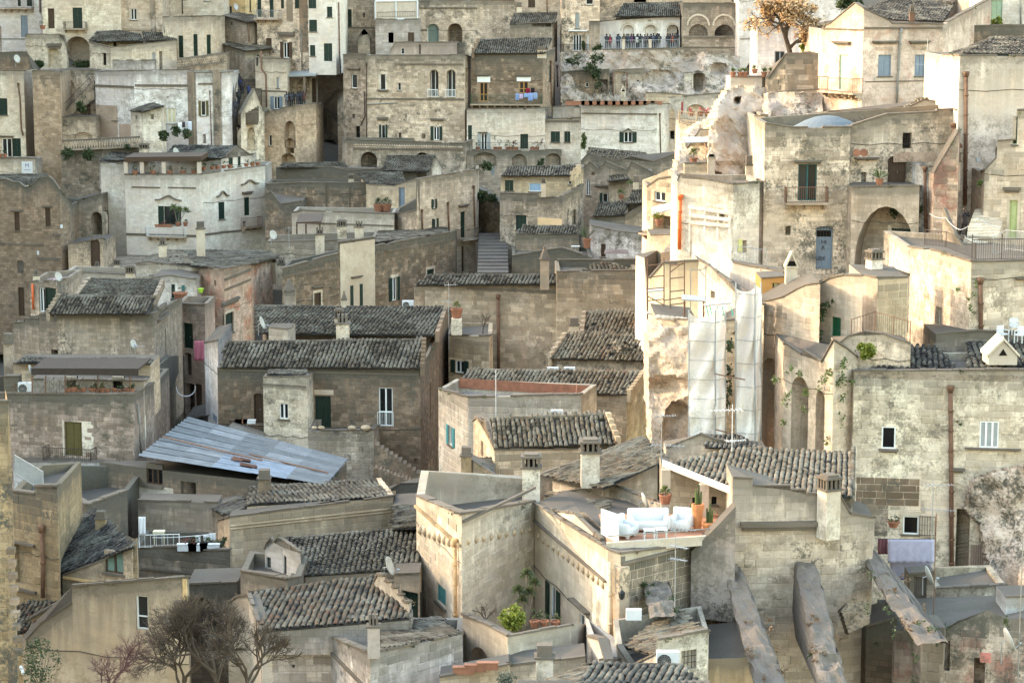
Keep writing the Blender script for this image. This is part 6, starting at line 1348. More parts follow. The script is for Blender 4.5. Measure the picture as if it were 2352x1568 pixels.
fence('rusty railing along the sunlit landing',[(1955,778,122),(2009,760,122.5),(2052,772,121),(2090,784,120)],1.05,RUST,step=.18)
H('rounded sunlit garden wall below the rusty railing',[(1925,792,121.5),(1950,772),(1985,762),(2030,768),(2092,790,120)],860,LIME,par=0,cat='wall',name='garden_wall',back=3)
bt=H('sunlit buttresses with a tall arch and a notched wall head',[(1800,792,123),(1804,789),(1842,816),(1843,803),(1888,832),(1914,784),(1916,783,118.4),(1943,800,119.2),(1970,822,120)],1050,LIME,[('n',1817,864,1856,1060,{'arch': True,'dep': 2.4}),('n',1873,896,1893,1060,{'arch': True,'dep': 1.6})],par=0,cat='wall',name='buttress_wall',back=4,stones=dict(h=.4,w=.8,prob=.35,maxo=150))
ivy('creepers hanging on the sunlit buttresses',[(1780,868,17,16),(1846,915,13,30),(1812,845,8,14),(1808,900,9,16),(1802,925,6,12),(1835,856,5,8),(1930,850,16,40),(1940,830,12,20),(1933,912,10,20),(1932,960,9,18),(1892,870,12,20),(1884,890,14,12),(1905,855,6,18),(1954,876,9,6),(1898,1010,5,20),(1797,968,5,7)],118.6,LEAFM,size=.15,dens=45,split='creeper clump on the sunlit buttresses')
bush('bright green shrub on the wall left of the hipped tile roof',1990,806,120,48,36,LEAFY,n=1400,size=.16)
# ================================================================== middle band
def stn(h=.33,w=.62,prob=.6,maxo=200,**k): return dict(h=h,w=w,prob=prob,maxo=maxo,**k)
c2=H('grey house with yellow upper wall, tile roof and a sky blue window',[(1150,405,223),(1318,404,222),(1340,384,226)],600,wall((.47,.42,.28),.5,.6),[('w',1215,420,1243,440,{'g': flat('blue_pane',(.25,.36,.5),.2),'n': 1}),('s',1160,414,1179,439,{'c': GREEN}),('w',1306,416,1312,424,{'n': 1})],par=0,
roofs=[dict(eave=[(1152,405,222.6),(1312,404,221.8)],ridge=[(1332,382),(1166,384)],pitch=20,verge='r',vsteps=3,maxo=0)])
lo=H('lower grey wing with a dark green shutter and a warm yellow side wall',[(1148,444,221),(1234,446,219.5),(1236,456),(1292,452,218),(1338,425,224),(1340,425,226)],600,GREY,[('s',1185,494,1209,528,{'c': GREEN}),('d',1315,482,1324,516,{'c': GREEN})],par=.3,stones=stn(.36,.65,.5,200,f=[0]))
f_=lo['faces'][1]; mb=MB(); f_.fbox(mb,.05,f_.L-.05,f_.hit(1315,560)[1],f_.top(.1)-1.8,.003,.02); part('yellow_plaster',mb,wall((.52,.40,.22),.2,.1),lo['root']); chimney(c2,1243,1254,408,440,218,'pots')
H('low dark roofed shed below the dark green shutter',[(1184,538,215),(1330,540,214),(1334,540,217)],620,GREY,par=0,roofs=[dict(eave=[(1186,538,215),(1325,539,214)],ridge=[(1322,521),(1200,519)],pitch=18,maxo=0)])
pot_plant('potted palm beside the table on the small blue terrace',1348,570,212,.7,.9,kind='spike',h=1.6)
H('blue grey houses with a classical doorway hood at the back of the hollow',[(1338,388,234),(1356,372),(1375,388),(1392,372),(1440,392,233),(1450,372),(1502,398,233)],560,GREY,[('o',1384,444,1396,466,{}),('w',1347,414,1355,448,{'n': 2})],ext=[('hood',1366,425,1406,431),('panel',1359,395,1366,402,WBROWN,.05)],roofs=[dict(pts=[(1395,417,230),(1450,413,230),(1432,402,233),(1400,406,233)],objs=False)])
H('ruined tile roofs above the hollow with crumbling stone heads',[(1335,372,240),(1352,352),(1372,372),(1392,362),(1412,372),(1430,366,239),(1450,360),(1500,372),(1560,350,240)],420,GREY,par=0,roofs=[dict(pts=[(1345,364,241),(1545,378,240),(1480,352,247),(1352,340,247)],m=TW,objs=False,rag=.25)])
th=H('small tile roofed stone hut in the hollow with a second roof behind',[(1362,497,221),(1436,496,220),(1480,470,221),(1486,470,223)],620,GREY,par=0,stones=stn(.38,.7,.8,80,f=[0]),roofs=[dict(eave=[(1362,497,220.6),(1436,495,219.8)],ridge=[(1444,467),(1374,469)],pitch=22,objs=True,maxo=250),dict(pts=[(1440,468,220.5),(1486,467,220.5),(1486,436,226),(1452,440,226)],maxo=200)])
yucca('palm in a pot by the classical doorway',1427,457,224,[(1427,442,13)]); yucca('dark palm behind the narrow chimney',1449,430,229,[(1449,420,12)],pot=False); chimney(th,1454,1468,404,440,226,'plain')
H('blue washed house with a cracked wall and one dark window',[(1358,519,213),(1420,532),(1488,538,210),(1492,538,213)],620,wall((.47,.49,.50),.6,.35),[('s',1380,560,1391,590,{'c': WBROWN})],par=0)
um=root('parasol','square brown parasol in front of the blue washed house','parasol',P(1416,600,207)); mb=MB(); q=P(1416,580,207); mb.raw([q+Vector((-1.15,-.5,-.05)),q+Vector((1.15,-.6,-.05)),q+Vector((1.0,.8,.2)),q+Vector((-1,.8,.2)),q+Vector((0,0,.3))],[(0,1,4),(1,2,4),(2,3,4),(3,0,4)]); part('canopy',mb,flat('brown_canvas',(.14,.10,.09),.8),um); mb=MB(); mb.tube([q+Vector((0,0,.25)),q-Vector((0,0,1.2))],.03,5); part('pole',mb,ZINC,um)
tb=root('cafe_table','small white table on the blue terrace beside the palm','table',P(1325,572,211)); mb=MB(); mb.cbox(P(1322,566,211),.8,.6,.04); part('table_top',mb,PLASTIC,tb); mb=MB(); mb.tube([P(1322,566,211),P(1322,580,211)],.04,5); part('leg',mb,ZINC,tb)
H('dark low walls and blue terrace behind the round roofed walls',[(1176,588,209),(1290,570,208),(1360,592,207)],640,DARK,par=.2,back=8)
st=stairs('wide cobbled stepped lane climbing beside the tall corner house',P(1096,628,205),P(1100,535,226),Vector((2.8,0,0)),12,wall((.08,.078,.075),.5,.3),rise_base=1.5)
H('shadowed rubble wall at the head of the cobbled lane',[(1090,430,236),(1120,445),(1152,470,230)],560,BROWN,par=0,cat='wall',name='lane_wall',stones=stn(.35,.6,.5,120))
for i,(x,y) in enumerate(((1108,452),(1128,455),(1118,380))): bush(['dark hedge plant left at the lane head','dark hedge plant right at the lane head','dark creeper bush by the low arches'][i],x,y,229,24,24,LEAFD,size=.25)
tc=H('tall corner house with green shutters, iron balcony and three rusty downpipes',[(905,492,226),(957,484),(957.6,412,219),(1092,391,226),(1098,391,230)],625,CREAM,
[('o',994,458,1000,478,{}),('o',996,502,1003,531,{}),('d',1058,486,1069,546,{'c': GREEN}),('d',1060,565,1067,624,{'c': WBROWN})],ext=[('pipe',[(967,487),(968,530)],.08,RUST,1),('pipe',[(1027,470),(1029,530)],.08,RUST,1),('pipe',[(1086,432),(1088,520)],.08,RUST,1),('hood',1052,470,1074,475),('balc',1048,1090,550,.9,.95,IRON)])
H('dark warehouse wall with blind pilasters behind the white low house',[(610,424,242),(690,420,239),(845,421,238),(848,421,242)],492,BROWN,cat='wall',name='dark_wall',stones=stn(.36,.65,.6,150),ext=[('panel',748,425,752,482,DARK,.06),('panel',802,425,805,482,DARK,.06)])
H('ochre stained wall with a sloping grey roof and blue grey door by the palms',[(843,424,235),(905,428),(930,420,233),(958,412,233)],500,SAND,[('d',916,431,937,480,{'c': BLUEG})],par=0,roofs=[dict(pts=[(842,424,235),(932,424,234),(925,398,240),(822,398,240)],maxo=0)])
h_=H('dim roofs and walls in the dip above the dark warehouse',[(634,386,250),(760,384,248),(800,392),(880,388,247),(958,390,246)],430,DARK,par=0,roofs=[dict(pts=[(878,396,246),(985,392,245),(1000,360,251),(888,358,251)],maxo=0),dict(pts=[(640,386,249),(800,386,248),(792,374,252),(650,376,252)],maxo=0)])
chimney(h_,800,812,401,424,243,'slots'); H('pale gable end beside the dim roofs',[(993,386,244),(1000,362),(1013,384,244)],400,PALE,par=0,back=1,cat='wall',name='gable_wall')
for i,(x,s) in enumerate(((870,14),(888,16))): yucca(['left spreading palm on the dark terrace','right spreading palm on the dark terrace'][i],x,486,229,[(x,464,s)],mat=LEAFD,potw=.5)
wl=H('low white house with a dark wooden canopy and washing',[(670,489,227),(694,484,226),(905,492,223)],560,PALE,par=.3,ext=[('band',700,510,904,513,.06)])
cn=root('wooden_canopy','dark wooden canopy against the low white house','canopy',P(690,545,222)); mb=MB(); p,q=P(680,514,221.5),P(738,512,221); mb.box(p,q-p,Vector((0,3,.5)),Vector((0,0,.15))); part('canopy_roof',mb,WBROWN,cn)
for x in (682,703,735): mb=MB(); c=P(x,545,221.3); mb.cbox(c,.15,.15,P(x,514,221.3).z-c.z-.01); part('post',mb,WBROWN,cn)
H('broken ochre walls below the dark warehouse on its left',[(608,452,236),(622,440),(645,470),(694,462,234)],560,BROWN,par=0,cat='wall',name='broken_wall',stones=stn(.35,.6,.5,100))
bk=H('pale block wall terrace with tall chimneys in the middle left',[(612,556,213),(775,553,211),(860,548,214)],600,wall((.42,.41,.34),.5,.5),stones=stn(.45,.85,.9,150),par=.6)
for a in ((724,745,521,592,208.5,'pots'),(774,796,505,545,214,'slots'),(814,835,508,546,214,'pots'),(618,634,584,640,205,'slots'),(637,656,590,640,204,'pots')): chimney(bk,*a)
fr=H('long dark stone facade climbing right with green shuttered windows',[(648,618,197),(778,582,203),(779.5,557,203),(860,545,207),(860.5,566,207),(1045,532,218),(1048,532,222)],730,BROWN,
[('s',721,672,737,702,{'c': WBROWN,'surr': True,'hood': .5}),('o',811,654,825,708,{'hood': .7,'sill': False}),('o',899,637,911,690,{'surr': True}),('s',980,618,996,634,{'surr': True})],
ext=[('band',650,632,776,636,.08),('band',862,580,1040,583,.08)],par=.5,stones=stn(.3,.55,.75,300,rubble=.15),floor=None)
f_=fr['faces'][2] if len(fr['faces'])>4 else fr['faces'][1]
for f_ in fr['faces']:
 if abs(f_.hit(820,620)[0]-f_.L/2)<f_.L*.55 and f_.L<8:
  mb=MB(); f_.fbox(mb,.02,f_.L-.02,fr['zlo'],f_.prof[0][1]-.15,.036,.05); part('pale_render',mb,CREAM2,fr['root']); break
roof_on(fr['root'],dict(pts=[(862,562,208.5),(1028,532,217),(1025,528,222),(870,532,217)],maxo=200),BROWN)
H('cone topped stone turret in front of the long dark facade',[(652,668,191),(677,668,191)],705,CREAM,par=0,back=.9,name='turret',cat='chimney'); ct=HOUSES['cone topped stone turret in front of the long dark facade']; mb=MB(); c=P(664,668,191.4); mb.lathe(c,[(.58,0),(.5,.1),(.1,.95),(.02,1.0)],8); part('cone',mb,COPE,ct['root'])
antenna('thin mast with a white box on the corrugated terrace',664,520,560,205); dish('white dish standing on the block terrace roof',626,540,208,.5,.3)
pk=H('pink stained corner house with a green shutter and string courses',[(456,612,193),(514,618,189),(577,607,196),(580,607,200)],800,PINK,[('s',516,718,536,766,{'surr': True}),('v',492,644,497,657,{'dep': .2})],ext=[('band',515,640,575,645,.1),('band',515,664,575,668,.08),('hood',507,688,545,699)],par=0,roofs=[dict(pts=[(440,612,193),(515,618,190),(578,606,196),(640,590,205),(600,578,212),(375,576,212)],maxo=100)])
lw=H('long white wall with a tiled roof above the laundry balcony',[(312,606,196),(340,602),(440,614,194),(458,614,194)],700,PALE,par=0,roofs=[dict(pts=[(312,604,196),(442,612,194),(420,578,206),(380,575,208),(345,596,203)],m=TW,maxo=150)])
for a in ((364,382,545,596,201,'pots'),(451,470,508,578,203,'plain')): chimney(lw,*a)
H('white laundry balcony house with small green shutters',[(345,640,188),(392,633,187),(446,642,187),(450,642,189)],730,WHITE,[('s',393,653,402,685),('s',417,655,425,688,{'c': TEAL})],par=0)
for i,(x0,y0,x1,y1,c) in enumerate(((401,694,415,718,(.35,.01,.07)),(415,692,424,708,(.65,.62,.6)),(428,684,441,693,(.5,.5,.65)),(436,682,453,706,(.62,.58,.68)))): cloth(['crimson cloth on the laundry balcony','white cloth beside the crimson one','blue white cloth high on the laundry balcony','lilac shirts at the right of the laundry balcony'][i],x0,y0,x1,y1,184.5,flat('cloth_fabric',c,.9),'washing on the laundry balcony')
H('laundry balcony parapet and worn wall beneath it',[(394,702,186),(468,700,185)],780,PINK,[('d',420,745,443,800,{'c': GREEN})],par=.2,cat='wall',name='balcony_wall',back=2)
pot_plant('big plant in a bowl above the crimson cloth',414,688,184.8,1.1,.6,h=.4); pot_plant('lime green hanging basket',461,672,184,.45,.35,kind='none',pm=flat('lime_plastic',(.30,.5,.05),.5))
H('white back wall with slim chimneys behind the stepped tile roof',[(150,624,197),(342,634,194),(396,632,193)],720,PALE,par=.3,back=4)
for i,a in enumerate(((217,228,602,624,200,'pots'),(261,275,596,626,200,'slots'),(288,308,610,656,180,'slots'))): chimney(HOUSES['white back wall with slim chimneys behind the stepped tile roof'],*a)
rf=H('grey house with a double stepped tile roof left of the laundry balcony',[(30,741,168),(56,740,167),(57,732),(90,732,166),(91,722),(352,722,163),(408,690,172),(412,690,176)],860,GREY,[('v',118,803,145,820,{'dep': .5}),('v',217,804,243,814,{'dep': .5}),('s',364,760,382,822,{'side': 1}),('w',366,700,384,716,{})],
par=0,ext=[('hood',360,725,384,731)],roofs=[dict(eave=[(110,722,163.5),(340,722,162.6)],ridge=[(357,683),(136,680)],pitch=22,verge='l',maxo=300),dict(pts=[(176,681,168.5),(356,684,168),(374,645,176),(205,641,176)],verge='lr',maxo=300)])
gh=H('small house with a glass door and a pink roof terrace behind the stepped roof',[(68,648,175),(132,646,173),(156,640,177)],750,CREAM,[('w',90,661,104,716,{'sill': False}),('s',104,661,129,716,{'sill': False,'c': GREEN})],ext=[('pipe',[(78,652),(80,710)],.09,ORPIPE)],roofmat=flat('pink_roof_felt',(.40,.27,.25),.8))
chimney(gh,75,90,622,648,175,'pots'); dish('white dish beside the pink roof terrace',133,636,172,.4,.4); chimney(rf,8,30,765,845,150,'plain',GREY)
dish('white dish low on the grey gable wall',305,790,158,.35,.5); antenna('tall mast in front of the grey gable wall',311,790,845,158)
# alley
H('dim pinkish alley house with arched doorway and dark balcony door',[(404,700,178),(470,700,176),(474,700,180)],1010,wall((.36,.30,.25),.6,.4),[('v',424,810,440,862,{'arch': .5,'dep': .4}),('d',421,742,443,800,{'c': GREEN}),('d',448,882,464,955,{'c': WBROWN}),('v',425,880,447,950,{'dep': .6})],back=5)
cloth('long pink towels hanging in the alley',446,782,469,828,172,flat('cloth_fabric',(.50,.16,.21),.9),folds=2)
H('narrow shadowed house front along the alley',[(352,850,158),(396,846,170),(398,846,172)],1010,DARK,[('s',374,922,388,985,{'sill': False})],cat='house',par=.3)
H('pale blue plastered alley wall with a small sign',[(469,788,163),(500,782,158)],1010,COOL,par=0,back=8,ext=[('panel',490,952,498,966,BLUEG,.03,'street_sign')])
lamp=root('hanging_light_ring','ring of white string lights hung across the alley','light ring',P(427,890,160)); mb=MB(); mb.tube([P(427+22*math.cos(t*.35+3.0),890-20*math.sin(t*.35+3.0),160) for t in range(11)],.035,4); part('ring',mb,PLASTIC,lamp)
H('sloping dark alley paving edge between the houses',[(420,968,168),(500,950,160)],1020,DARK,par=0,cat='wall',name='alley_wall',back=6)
# left foreground of the middle
dv=H('dark stone house with brown shutters and iron balcony under a vine veranda',[(-160,906,142),(38,905,139),(306,907,137),(352,880,147),(358,880,152)],1062,wall((.33,.29,.25),.9,.7),[('s',149,969,188,1046,{'c': OLIVE,'sill': False}),('s',328,955,338,1010,{'c': WBROWN,'sill': False})],
stones=stn(.26,.5,.55,300,rubble=.25,f=[1]),ext=[('panel',144,966,148,1046,PALE,.012),('panel',189,968,215,1046,PALE,.008),('pipe',[(313,930),(320,1050)],.06,PIPEG)])
f_=dv['faces'][1]; a,z=f_.hit(113,1053); b_,_=f_.hit(223,1053); balcony(dv['root'],f_,a,b_,z,.9,.9,IRON)
H('whitewashed lower storey with bundled cables under the dark stone house',[(30,1062,137.4),(312,1064,135.5),(316,1064,140)],1160,COOL,par=0,back=3,cope=False)
for y in (1070,1083): line('black cable bundle along the whitewashed lower storey, '+('upper' if y<1075 else 'lower')+' one',[(60,y,136.9),(180,y+3,136.1),(312,y-2,135.2)],BLACK,.035,.05)
vb=H('white back wall of the vine veranda with two dark windows',[(72,872,143),(330,876,142),(340,870,146)],915,PALE,[('v',152,865,174,893,{'dep': .3}),('v',257,865,282,893,{'dep': .3})],par=0,back=2)
H('long pale loft with a thin tile edge above the vine veranda',[(30,836,148),(345,838,147)],870,SAND,par=0,back=4,roofs=[dict(pts=[(34,832,147),(345,838,146.5),(352,824,150),(60,826,150)],maxo=0)])
vr=root('veranda_roof','dark brown veranda roof with bare vines over flower pots','veranda',P(75,905,139)); mb=MB(); p,q=P(72,850,138.5),P(318,851,137.5); mb.box(p,q-p,Vector((.3,3.0,.15)),Vector((0,0,.12))); mb.box(p+Vector((0,-.02,-.28)),q-p,Vector((0,.06,0)),Vector((0,0,.275))); part('roof',mb,flat('dark_roof_felt',(.045,.033,.027),.9),vr)
for x in (74,105,150,225,299): mb=MB(); mb.tube([P(x,903,138.2),P(x,862,138.2)],.045,5); part('post',mb,RUST,vr)
mb=MB()
for i in range(26): x=90+random.random()*220; p=P(x,866,138.1); mb.tube([p,p+Vector((random.uniform(-.3,.3),-.05,-.25)),p+Vector((random.uniform(-.5,.5),-.05,-random.uniform(.5,1.0)))],.014,3)
part('vine',mb,BARK,vr,stuff=True)
for i,x in enumerate((157,169,181,193,212,224,235,248,263,277,292,303)): pot_plant(W_[i]+' pot from the left under the vine veranda',x,903,138.6,random.uniform(.32,.5),random.uniform(.22,.4),'pots under the vine veranda',random.choice(['leaf','leaf','none','spike']),h=.35,mat=random.choice([LEAFD,LEAFM]))
ac_unit('white air conditioner at the left end of the vine veranda',43,878,74,904,139.4); dish('tilted dish above the vine veranda air conditioner',69,852,139,.42,1.1)
H('stone chimney stack left of the veranda air conditioner',[(8,865,140),(42,865,139.5)],920,BROWN,par=0,back=1,name='chimney_stack',cat='chimney',stones=stn(.5,.8,.9,20))
# centre house with two roofs
ch=H('big central stone house with two long tile roofs and a white balcony door',[(499,847,151),(965,850,149),(1004,768,162),(1030,712,171),(1036,712,175)],1120,BROWN,
[('s',724,909,760,981,{'c': GREEN,'sill': False}),('w',870,890,902,978,{'sill': False,'bar': 1}),('d',583,903,605,972,{'arch': .5,'c': WBROWN}),('v',950,1052,960,1065,{'dep': .2,'arch': True}),('n',983,880,990,970,{'dep': .2})],par=0,
stones=stn(.27,.5,.62,300,rubble=.2,f=[0,1]),ext=[('band',500,846,963,851,.06),('panel',722,895,766,906,CREAM2,.05)],roofs=[dict(eave=[(505,845,150.8),(970,847,148.6)],ridge=[(974,781),(520,787)],pitch=23,ew=.28,verge='r',vsteps=7)])
roof_on(ch['root'],dict(pts=[(586,768,158.5),(1004,769,157),(1024,709,167),(586,703,168)],ew=.28,verge='r',vsteps=6,skirt=2.0),BROWN)
f_=ch['faces'][0]; a,z=f_.hit(868,978); b_,_=f_.hit(904,978); mb=MB(); rail(mb,[f_.pt(a,z,.06),f_.pt(b_,z,.06)],.95,.11,.012,.02); part('railing',mb,WPAINT,ch['root'])
for a in ((768,788,708,775,161,'slots'),(771,802,722,782,155,'pots'),(784,796,676,708,167,'cone')): chimney(ch,*a)
H('little block dormer standing on the lower central tile roof',[(617,752,155),(660,756,154),(672,752,156)],792,PALE,par=0,back=2,name='dormer',cat='dormer',stones=stn(.4,.7,.9,40))
dish('big white dish behind the little block dormer',600,742,156,.5,.9)
bx=H('cream boxed extension with a tiny tile roof and white casement',[(604,866,147),(705,866,146),(718,860,149.5)],1010,CREAM2,[('w',641,926,662,962,{})],par=0,ext=[('band',605,880,703,884,.06)],roofs=[dict(pts=[(612,862,147),(700,862,146),(706,852,149),(618,852,149)],skirt=.05)],stones=stn(.36,.7,.5,80))
lwr=H('pale ashlar terrace block with a projecting green door landing',[(707,990,146),(858,988,145.5),(872,975,150)],1130,wall((.48,.44,.36),.5,.5),par=.25,stones=stn(.36,.72,.9,200),back=4)
for i,(x,w) in enumerate(((722,.25),(738,.3),(808,.35),(840,.45))): c=P(x,986,145.3); mb=MB(); mb.ball(c+Vector((0,0,.12)),w*.6,6,4,(1.3,1,.7)); solo('loose_stone',W_[i]+' loose stone from the left on the ashlar terrace block','stone',mb,SAND,c,'stones on the ashlar terrace')
for k,(y0,y1) in enumerate(((1022,1108),(1074,1112))): stairs(['upper parapeted stair going down right of the ashlar block','lower parapeted stair going down right of the ashlar block'][k],P(985-25*k,y1,143-k),P(860,y0,144-k),Vector((0,1.2,0)),12,BROWN,rise_base=4)
H('low dark wall and passage at the foot of the stairs',[(858,1150,138),(920,1110),(1000,1108,137)],1180,DARK,par=0,cat='wall',name='passage_wall',back=3)
# corrugated roof house
mr=H('stained house under a big corrugated metal roof',[(317,1072,131),(376,1080),(580,1102,127),(745,1120,128),(796,1062,136)],1225,BROWN,[('w',336,1065,373,1112,{'c': WBROWN,'n': 3}),('v',415,1106,450,1152,{'dep': .25}),('w',417,1108,448,1150,{'c': WBROWN})][:2],par=0,cope=False,bvec=(-2.5,1.5,0),ext=[('panel',318,1116,398,1150,PALE,.03),('band',317,1110,376,1114,.15)])
METAL=flat('corrugated_zinc',(.25,.28,.32),.6,.3,.3,0,1.2); METAL2=flat('worn_blue_metal',(.15,.18,.23),.6,.3,.3,0,1.5); METAL3=flat('rusted_sheet',(.085,.04,.026),.85,var=.5)
cr=root('metal_roof','large sloping roof of grey corrugated metal sheets with rust patches','roof',P(318,1046,131))
def sheet(q,mat,label=None,nx=26,amp=.1):
 a,b,c,d=q; mb=MB(); V=[]; nw=max(2,int((b-a).length/1.3)); m=nw*4; k=3
 nn=(b-a).cross(d-a).normalized(); nn=nn if nn.z>0 else -nn
 for j in range(m+1):
  for i in range(k):
   u,v=i/(k-1),j/m; V.append(a+(b-a)*v+((d-a)*(1-v)+(c-b)*v)*u+nn*amp*math.sin(j*math.pi/2))
 mb.raw(V,[(j*k+i,j*k+i+1,(j+1)*k+i+1,(j+1)*k+i) for j in range(m) for i in range(k-1)]); part('metal_sheet',mb,mat,cr,label,smooth=True)
A_,B_,C_,D_=P(318,1046,130),P(434,962,145),P(796,1062,138),P(745,1116,126.5)
def q4(u,v): return A_+(B_-A_)*v+((D_-A_)*(1-v)+(C_-B_)*v)*u
MV=[flat('corrugated_zinc',(k,k*1.06,k*1.15),.65,.25,.35,0,1.3) for k in (.12,.165,.095,.14)]+[METAL2]
for j in range(8):
 for i in range(5):
  u0,u1,v0,v1=i/5,(i+1)/5+.01,j/8,(j+1.05)/8; up=Vector((0,0,.025*i+.02*j)); sheet([q4(u0,v0)+up,q4(u0,v1)+up,q4(u1,v1)+up,q4(u1,v0)+up],METAL2 if (j<3 and i in (2,3)) else MV[(i*3+j*2+i*j) % 4])
for (u0,u1,v0,v1) in ((.46,.52,.2,.3),(.53,.62,.1,.16),(.5,.56,.24,.28)): up=Vector((0,0,.2)); sheet([q4(u0,v0)+up,q4(u0,v1)+up,q4(u1,v1-.02)+up,q4(u1,v0)+up],METAL3,'rust eaten metal sheet',2)
mb=MB(); mb.tube([q4(.02,.38)+Vector((0,0,.3)),q4(.62,.28)+Vector((0,0,.3))],.05,5); part('bar',mb,RUST,cr); mb=MB(); mb.tube([q4(.45,.47)+Vector((0,0,.12)),q4(.98,.3)+Vector((0,0,.3))],.05,5); part('bar',mb,RUST,cr)
H('second corrugated sheet roof edge rising by the flower troughs',[(520,985,147),(532,972),(606,1000,146)],1030,COOL,par=0,back=1,cope=False)
for i,x in enumerate((542,554,573)): pot_plant(['small dark trough by the arched brown door','terracotta trough by the arched brown door','white box by the arched brown door'][i],x,972,147.5,.4,.25,trough=True,kind='none',pm=[WBROWN,TERRA,PLASTIC][i])
# round roofed walls in the middle
w1=H('long plain stone wall with a strip of tiles and obelisk chimney in the centre',[(951,658,178),(1030,655,176.5),(1279,653,174)],880,wall((.47,.41,.30),.5,.6),par=0,ext=[('pipe',[(1145,684),(1147,845)],.11,RUST,1),('band',952,655,1277,659,.1)],roofs=[dict(eave=[(955,656,176.5),(1278,653,173.5)],ridge=[(1276,632),(978,634)],pitch=20,ew=.3)],stones=stn(.36,.75,.7,300))
chimney(w1,1240,1262,575,650,171,'cone',CREAM)
w2=H('tall plain stone wall with a low tiled dome behind its parapet',[(1278,625,172.5),(1462,622,171.5),(1464,622,174)],880,wall((.45,.39,.285),.55,.6),par=.3,stones=stn(.36,.75,.7,300),back=7)
H('brown upper wall behind the low tiled dome',[(1280,598,179),(1462,597,178)],640,DARK,par=0,back=1,cat='wall',name='upper_wall',stones=stn(.35,.6,.8,100))
roof_on(w2['root'],dict(pts=[(1336,622,174),(1452,620,174),(1415,608,177),(1385,605,178),(1362,609,177)],ew=.3,m=TW),CREAM)
pd=H('small block terrace with an urn pedestal below the plain walls',[(1030,770,166),(1124,772,164),(1130,768,167)],870,SAND,[('o',1046,828,1066,856,{}),('d',1019,822,1026,876,{'c': GREEN})][:1],par=.2,stones=stn(.36,.7,.8,120))
c=P(1049,768,163); mb=MB(); mb.cbox(c,.75,.75,1.15); solo('pedestal','square stone pedestal carrying a potted palm','pedestal',mb,CREAM2,c); yucca('potted palm on the stone pedestal',1049,729,163.2,[(1049,700,13)],potw=.42); antenna('tall aerial left of the potted palm',1031,650,790,160,((.03,.9,.2),(.3,.7,2.8)))
branch_tree('bare espalier plant on the plain stone wall',1110,770,168,70,50,4,seed=9,trunk_r=.05); ac_unit('dark topped air conditioner box above the long tile roof',924,690,950,708,172)
# right of centre roofs
r1=H('tile roofed wing with a pillar under the tall plain wall',[(1332,772,163.5),(1462,772,162)],830,CREAM,par=0,roofs=[dict(eave=[(1336,772,163),(1463,770,161.5)],ridge=[(1463,717),(1342,719)],pitch=27,m=TW,ew=.28,verge='l')])
chimney(r1,1308,1330,730,775,161,'plain')
r2=H('cream wing with a broken tile heap at the right end of its roof',[(1256,826,154),(1500,832,151),(1502,832,154)],880,CREAM,par=0,roofs=[dict(eave=[(1262,824,153.5),(1490,829,150.8)],ridge=[(1455,772),(1300,769)],pitch=25,m=TW,ew=.28,verge='l',vsteps=5)])
for i in range(34):
 c=P(random.gauss(1432,14),random.gauss(805,9),151.3); mb=MB(); V0,F0=tile_geo(); rz=Matrix.Rotation(random.uniform(0,6),3,'Z') @ Matrix.Rotation(random.uniform(-.5,.5),3,'X'); mb.raw([c+rz @ Vector((x*.24,y*.38,z*.2+.2)) for x,y,z in V0],F0,random.random()); o=part('broken_tile',mb,TW,r2['root'])
for i,x in enumerate((1257,1295)): ac_unit(['left white air conditioner behind the long right hand roof','right white air conditioner behind the long right hand roof'][i],x,843,x+26,858,149.5)
r3=H('ashlar house with a long tile roof and stepped gable right of the red terrace',[(1180,905,147),(1440,906,143.7),(1500,850,152),(1503,850,156)],1060,SAND,par=0,roofs=[dict(eave=[(1040,905,148),(1444,906,143.5)],ridge=[(1480,856),(1075,850)],pitch=23,m=TW,ew=.28,verge='r',vsteps=7)],stones=stn(.4,.8,.9,300))
rt=H('white ashlar house with a red edged roof terrace and teal shutters',[(1007,893,142),(1075,913,136),(1335,906,135),(1338,906,139)],1150,PALE,[('o',1031,979,1040,1022,{'c': TEAL,'n': 1})],par=.75,stones=stn(.4,.8,.85,300),roofmat=flat('grey_terrace_paving',(.22,.2,.19),.8),bvec=(1.0,3.6,0))
mb=MB()
for f_ in rt['faces']: f_.fbox(mb,.35,f_.L-.35,f_.prof[0][1]-.7,f_.prof[0][1]-.06,-.36,-.32)
part('red_inner_face',mb,flat('terracotta_render',(.24,.105,.065),.9,var=.35),rt['root'])
mb=MB(); f_=rt['hidden'][1]; f_.fbox(mb,.35,f_.L-.35,f_.prof[0][1]-.7,f_.prof[0][1]-.06,-.36,-.32); part('red_inner_face',mb,flat('terracotta_render',(.24,.105,.065),.9,var=.35),rt['root'])
antenna('white topped pole rising from the red edged terrace',1139,850,960,134.5,(),mat=PLASTIC); ac_unit('white air conditioner on the wall below the red edged terrace',1265,941,1293,958,134)
r4=H('lower ashlar house with a rounded tile roof and a bright stepped gable',[(1087,968,129),(1096,960),(1118,972),(1136,1034,122),(1440,1032,123),(1442,1032,126)],1180,SAND,[('v',1105,1013,1110,1048,{'dep': .3})],par=0,roofs=[dict(eave=[(1136,1030,122),(1420,1020,122.5)],ridge=[(1395,953),(1126,963)],pitch=27,m=TW,ew=.27,verge='r',vsteps=5)],stones=stn(.38,.8,.9,300,f=[1]))
hp=H('small stone stub with a scrap of tile roof at the corner of the white house',[(1060,1060,121),(1088,1060,120),(1136,1092,119)],1180,wall((.42,.36,.22),.6,.3),par=0,roofs=[dict(pts=[(1100,1094,119.5),(1134,1092,119),(1128,1055,123),(1086,1057,123)])],back=3)
chimney(hp,1058,1084,1027,1080,120,'plain',LICHEN)
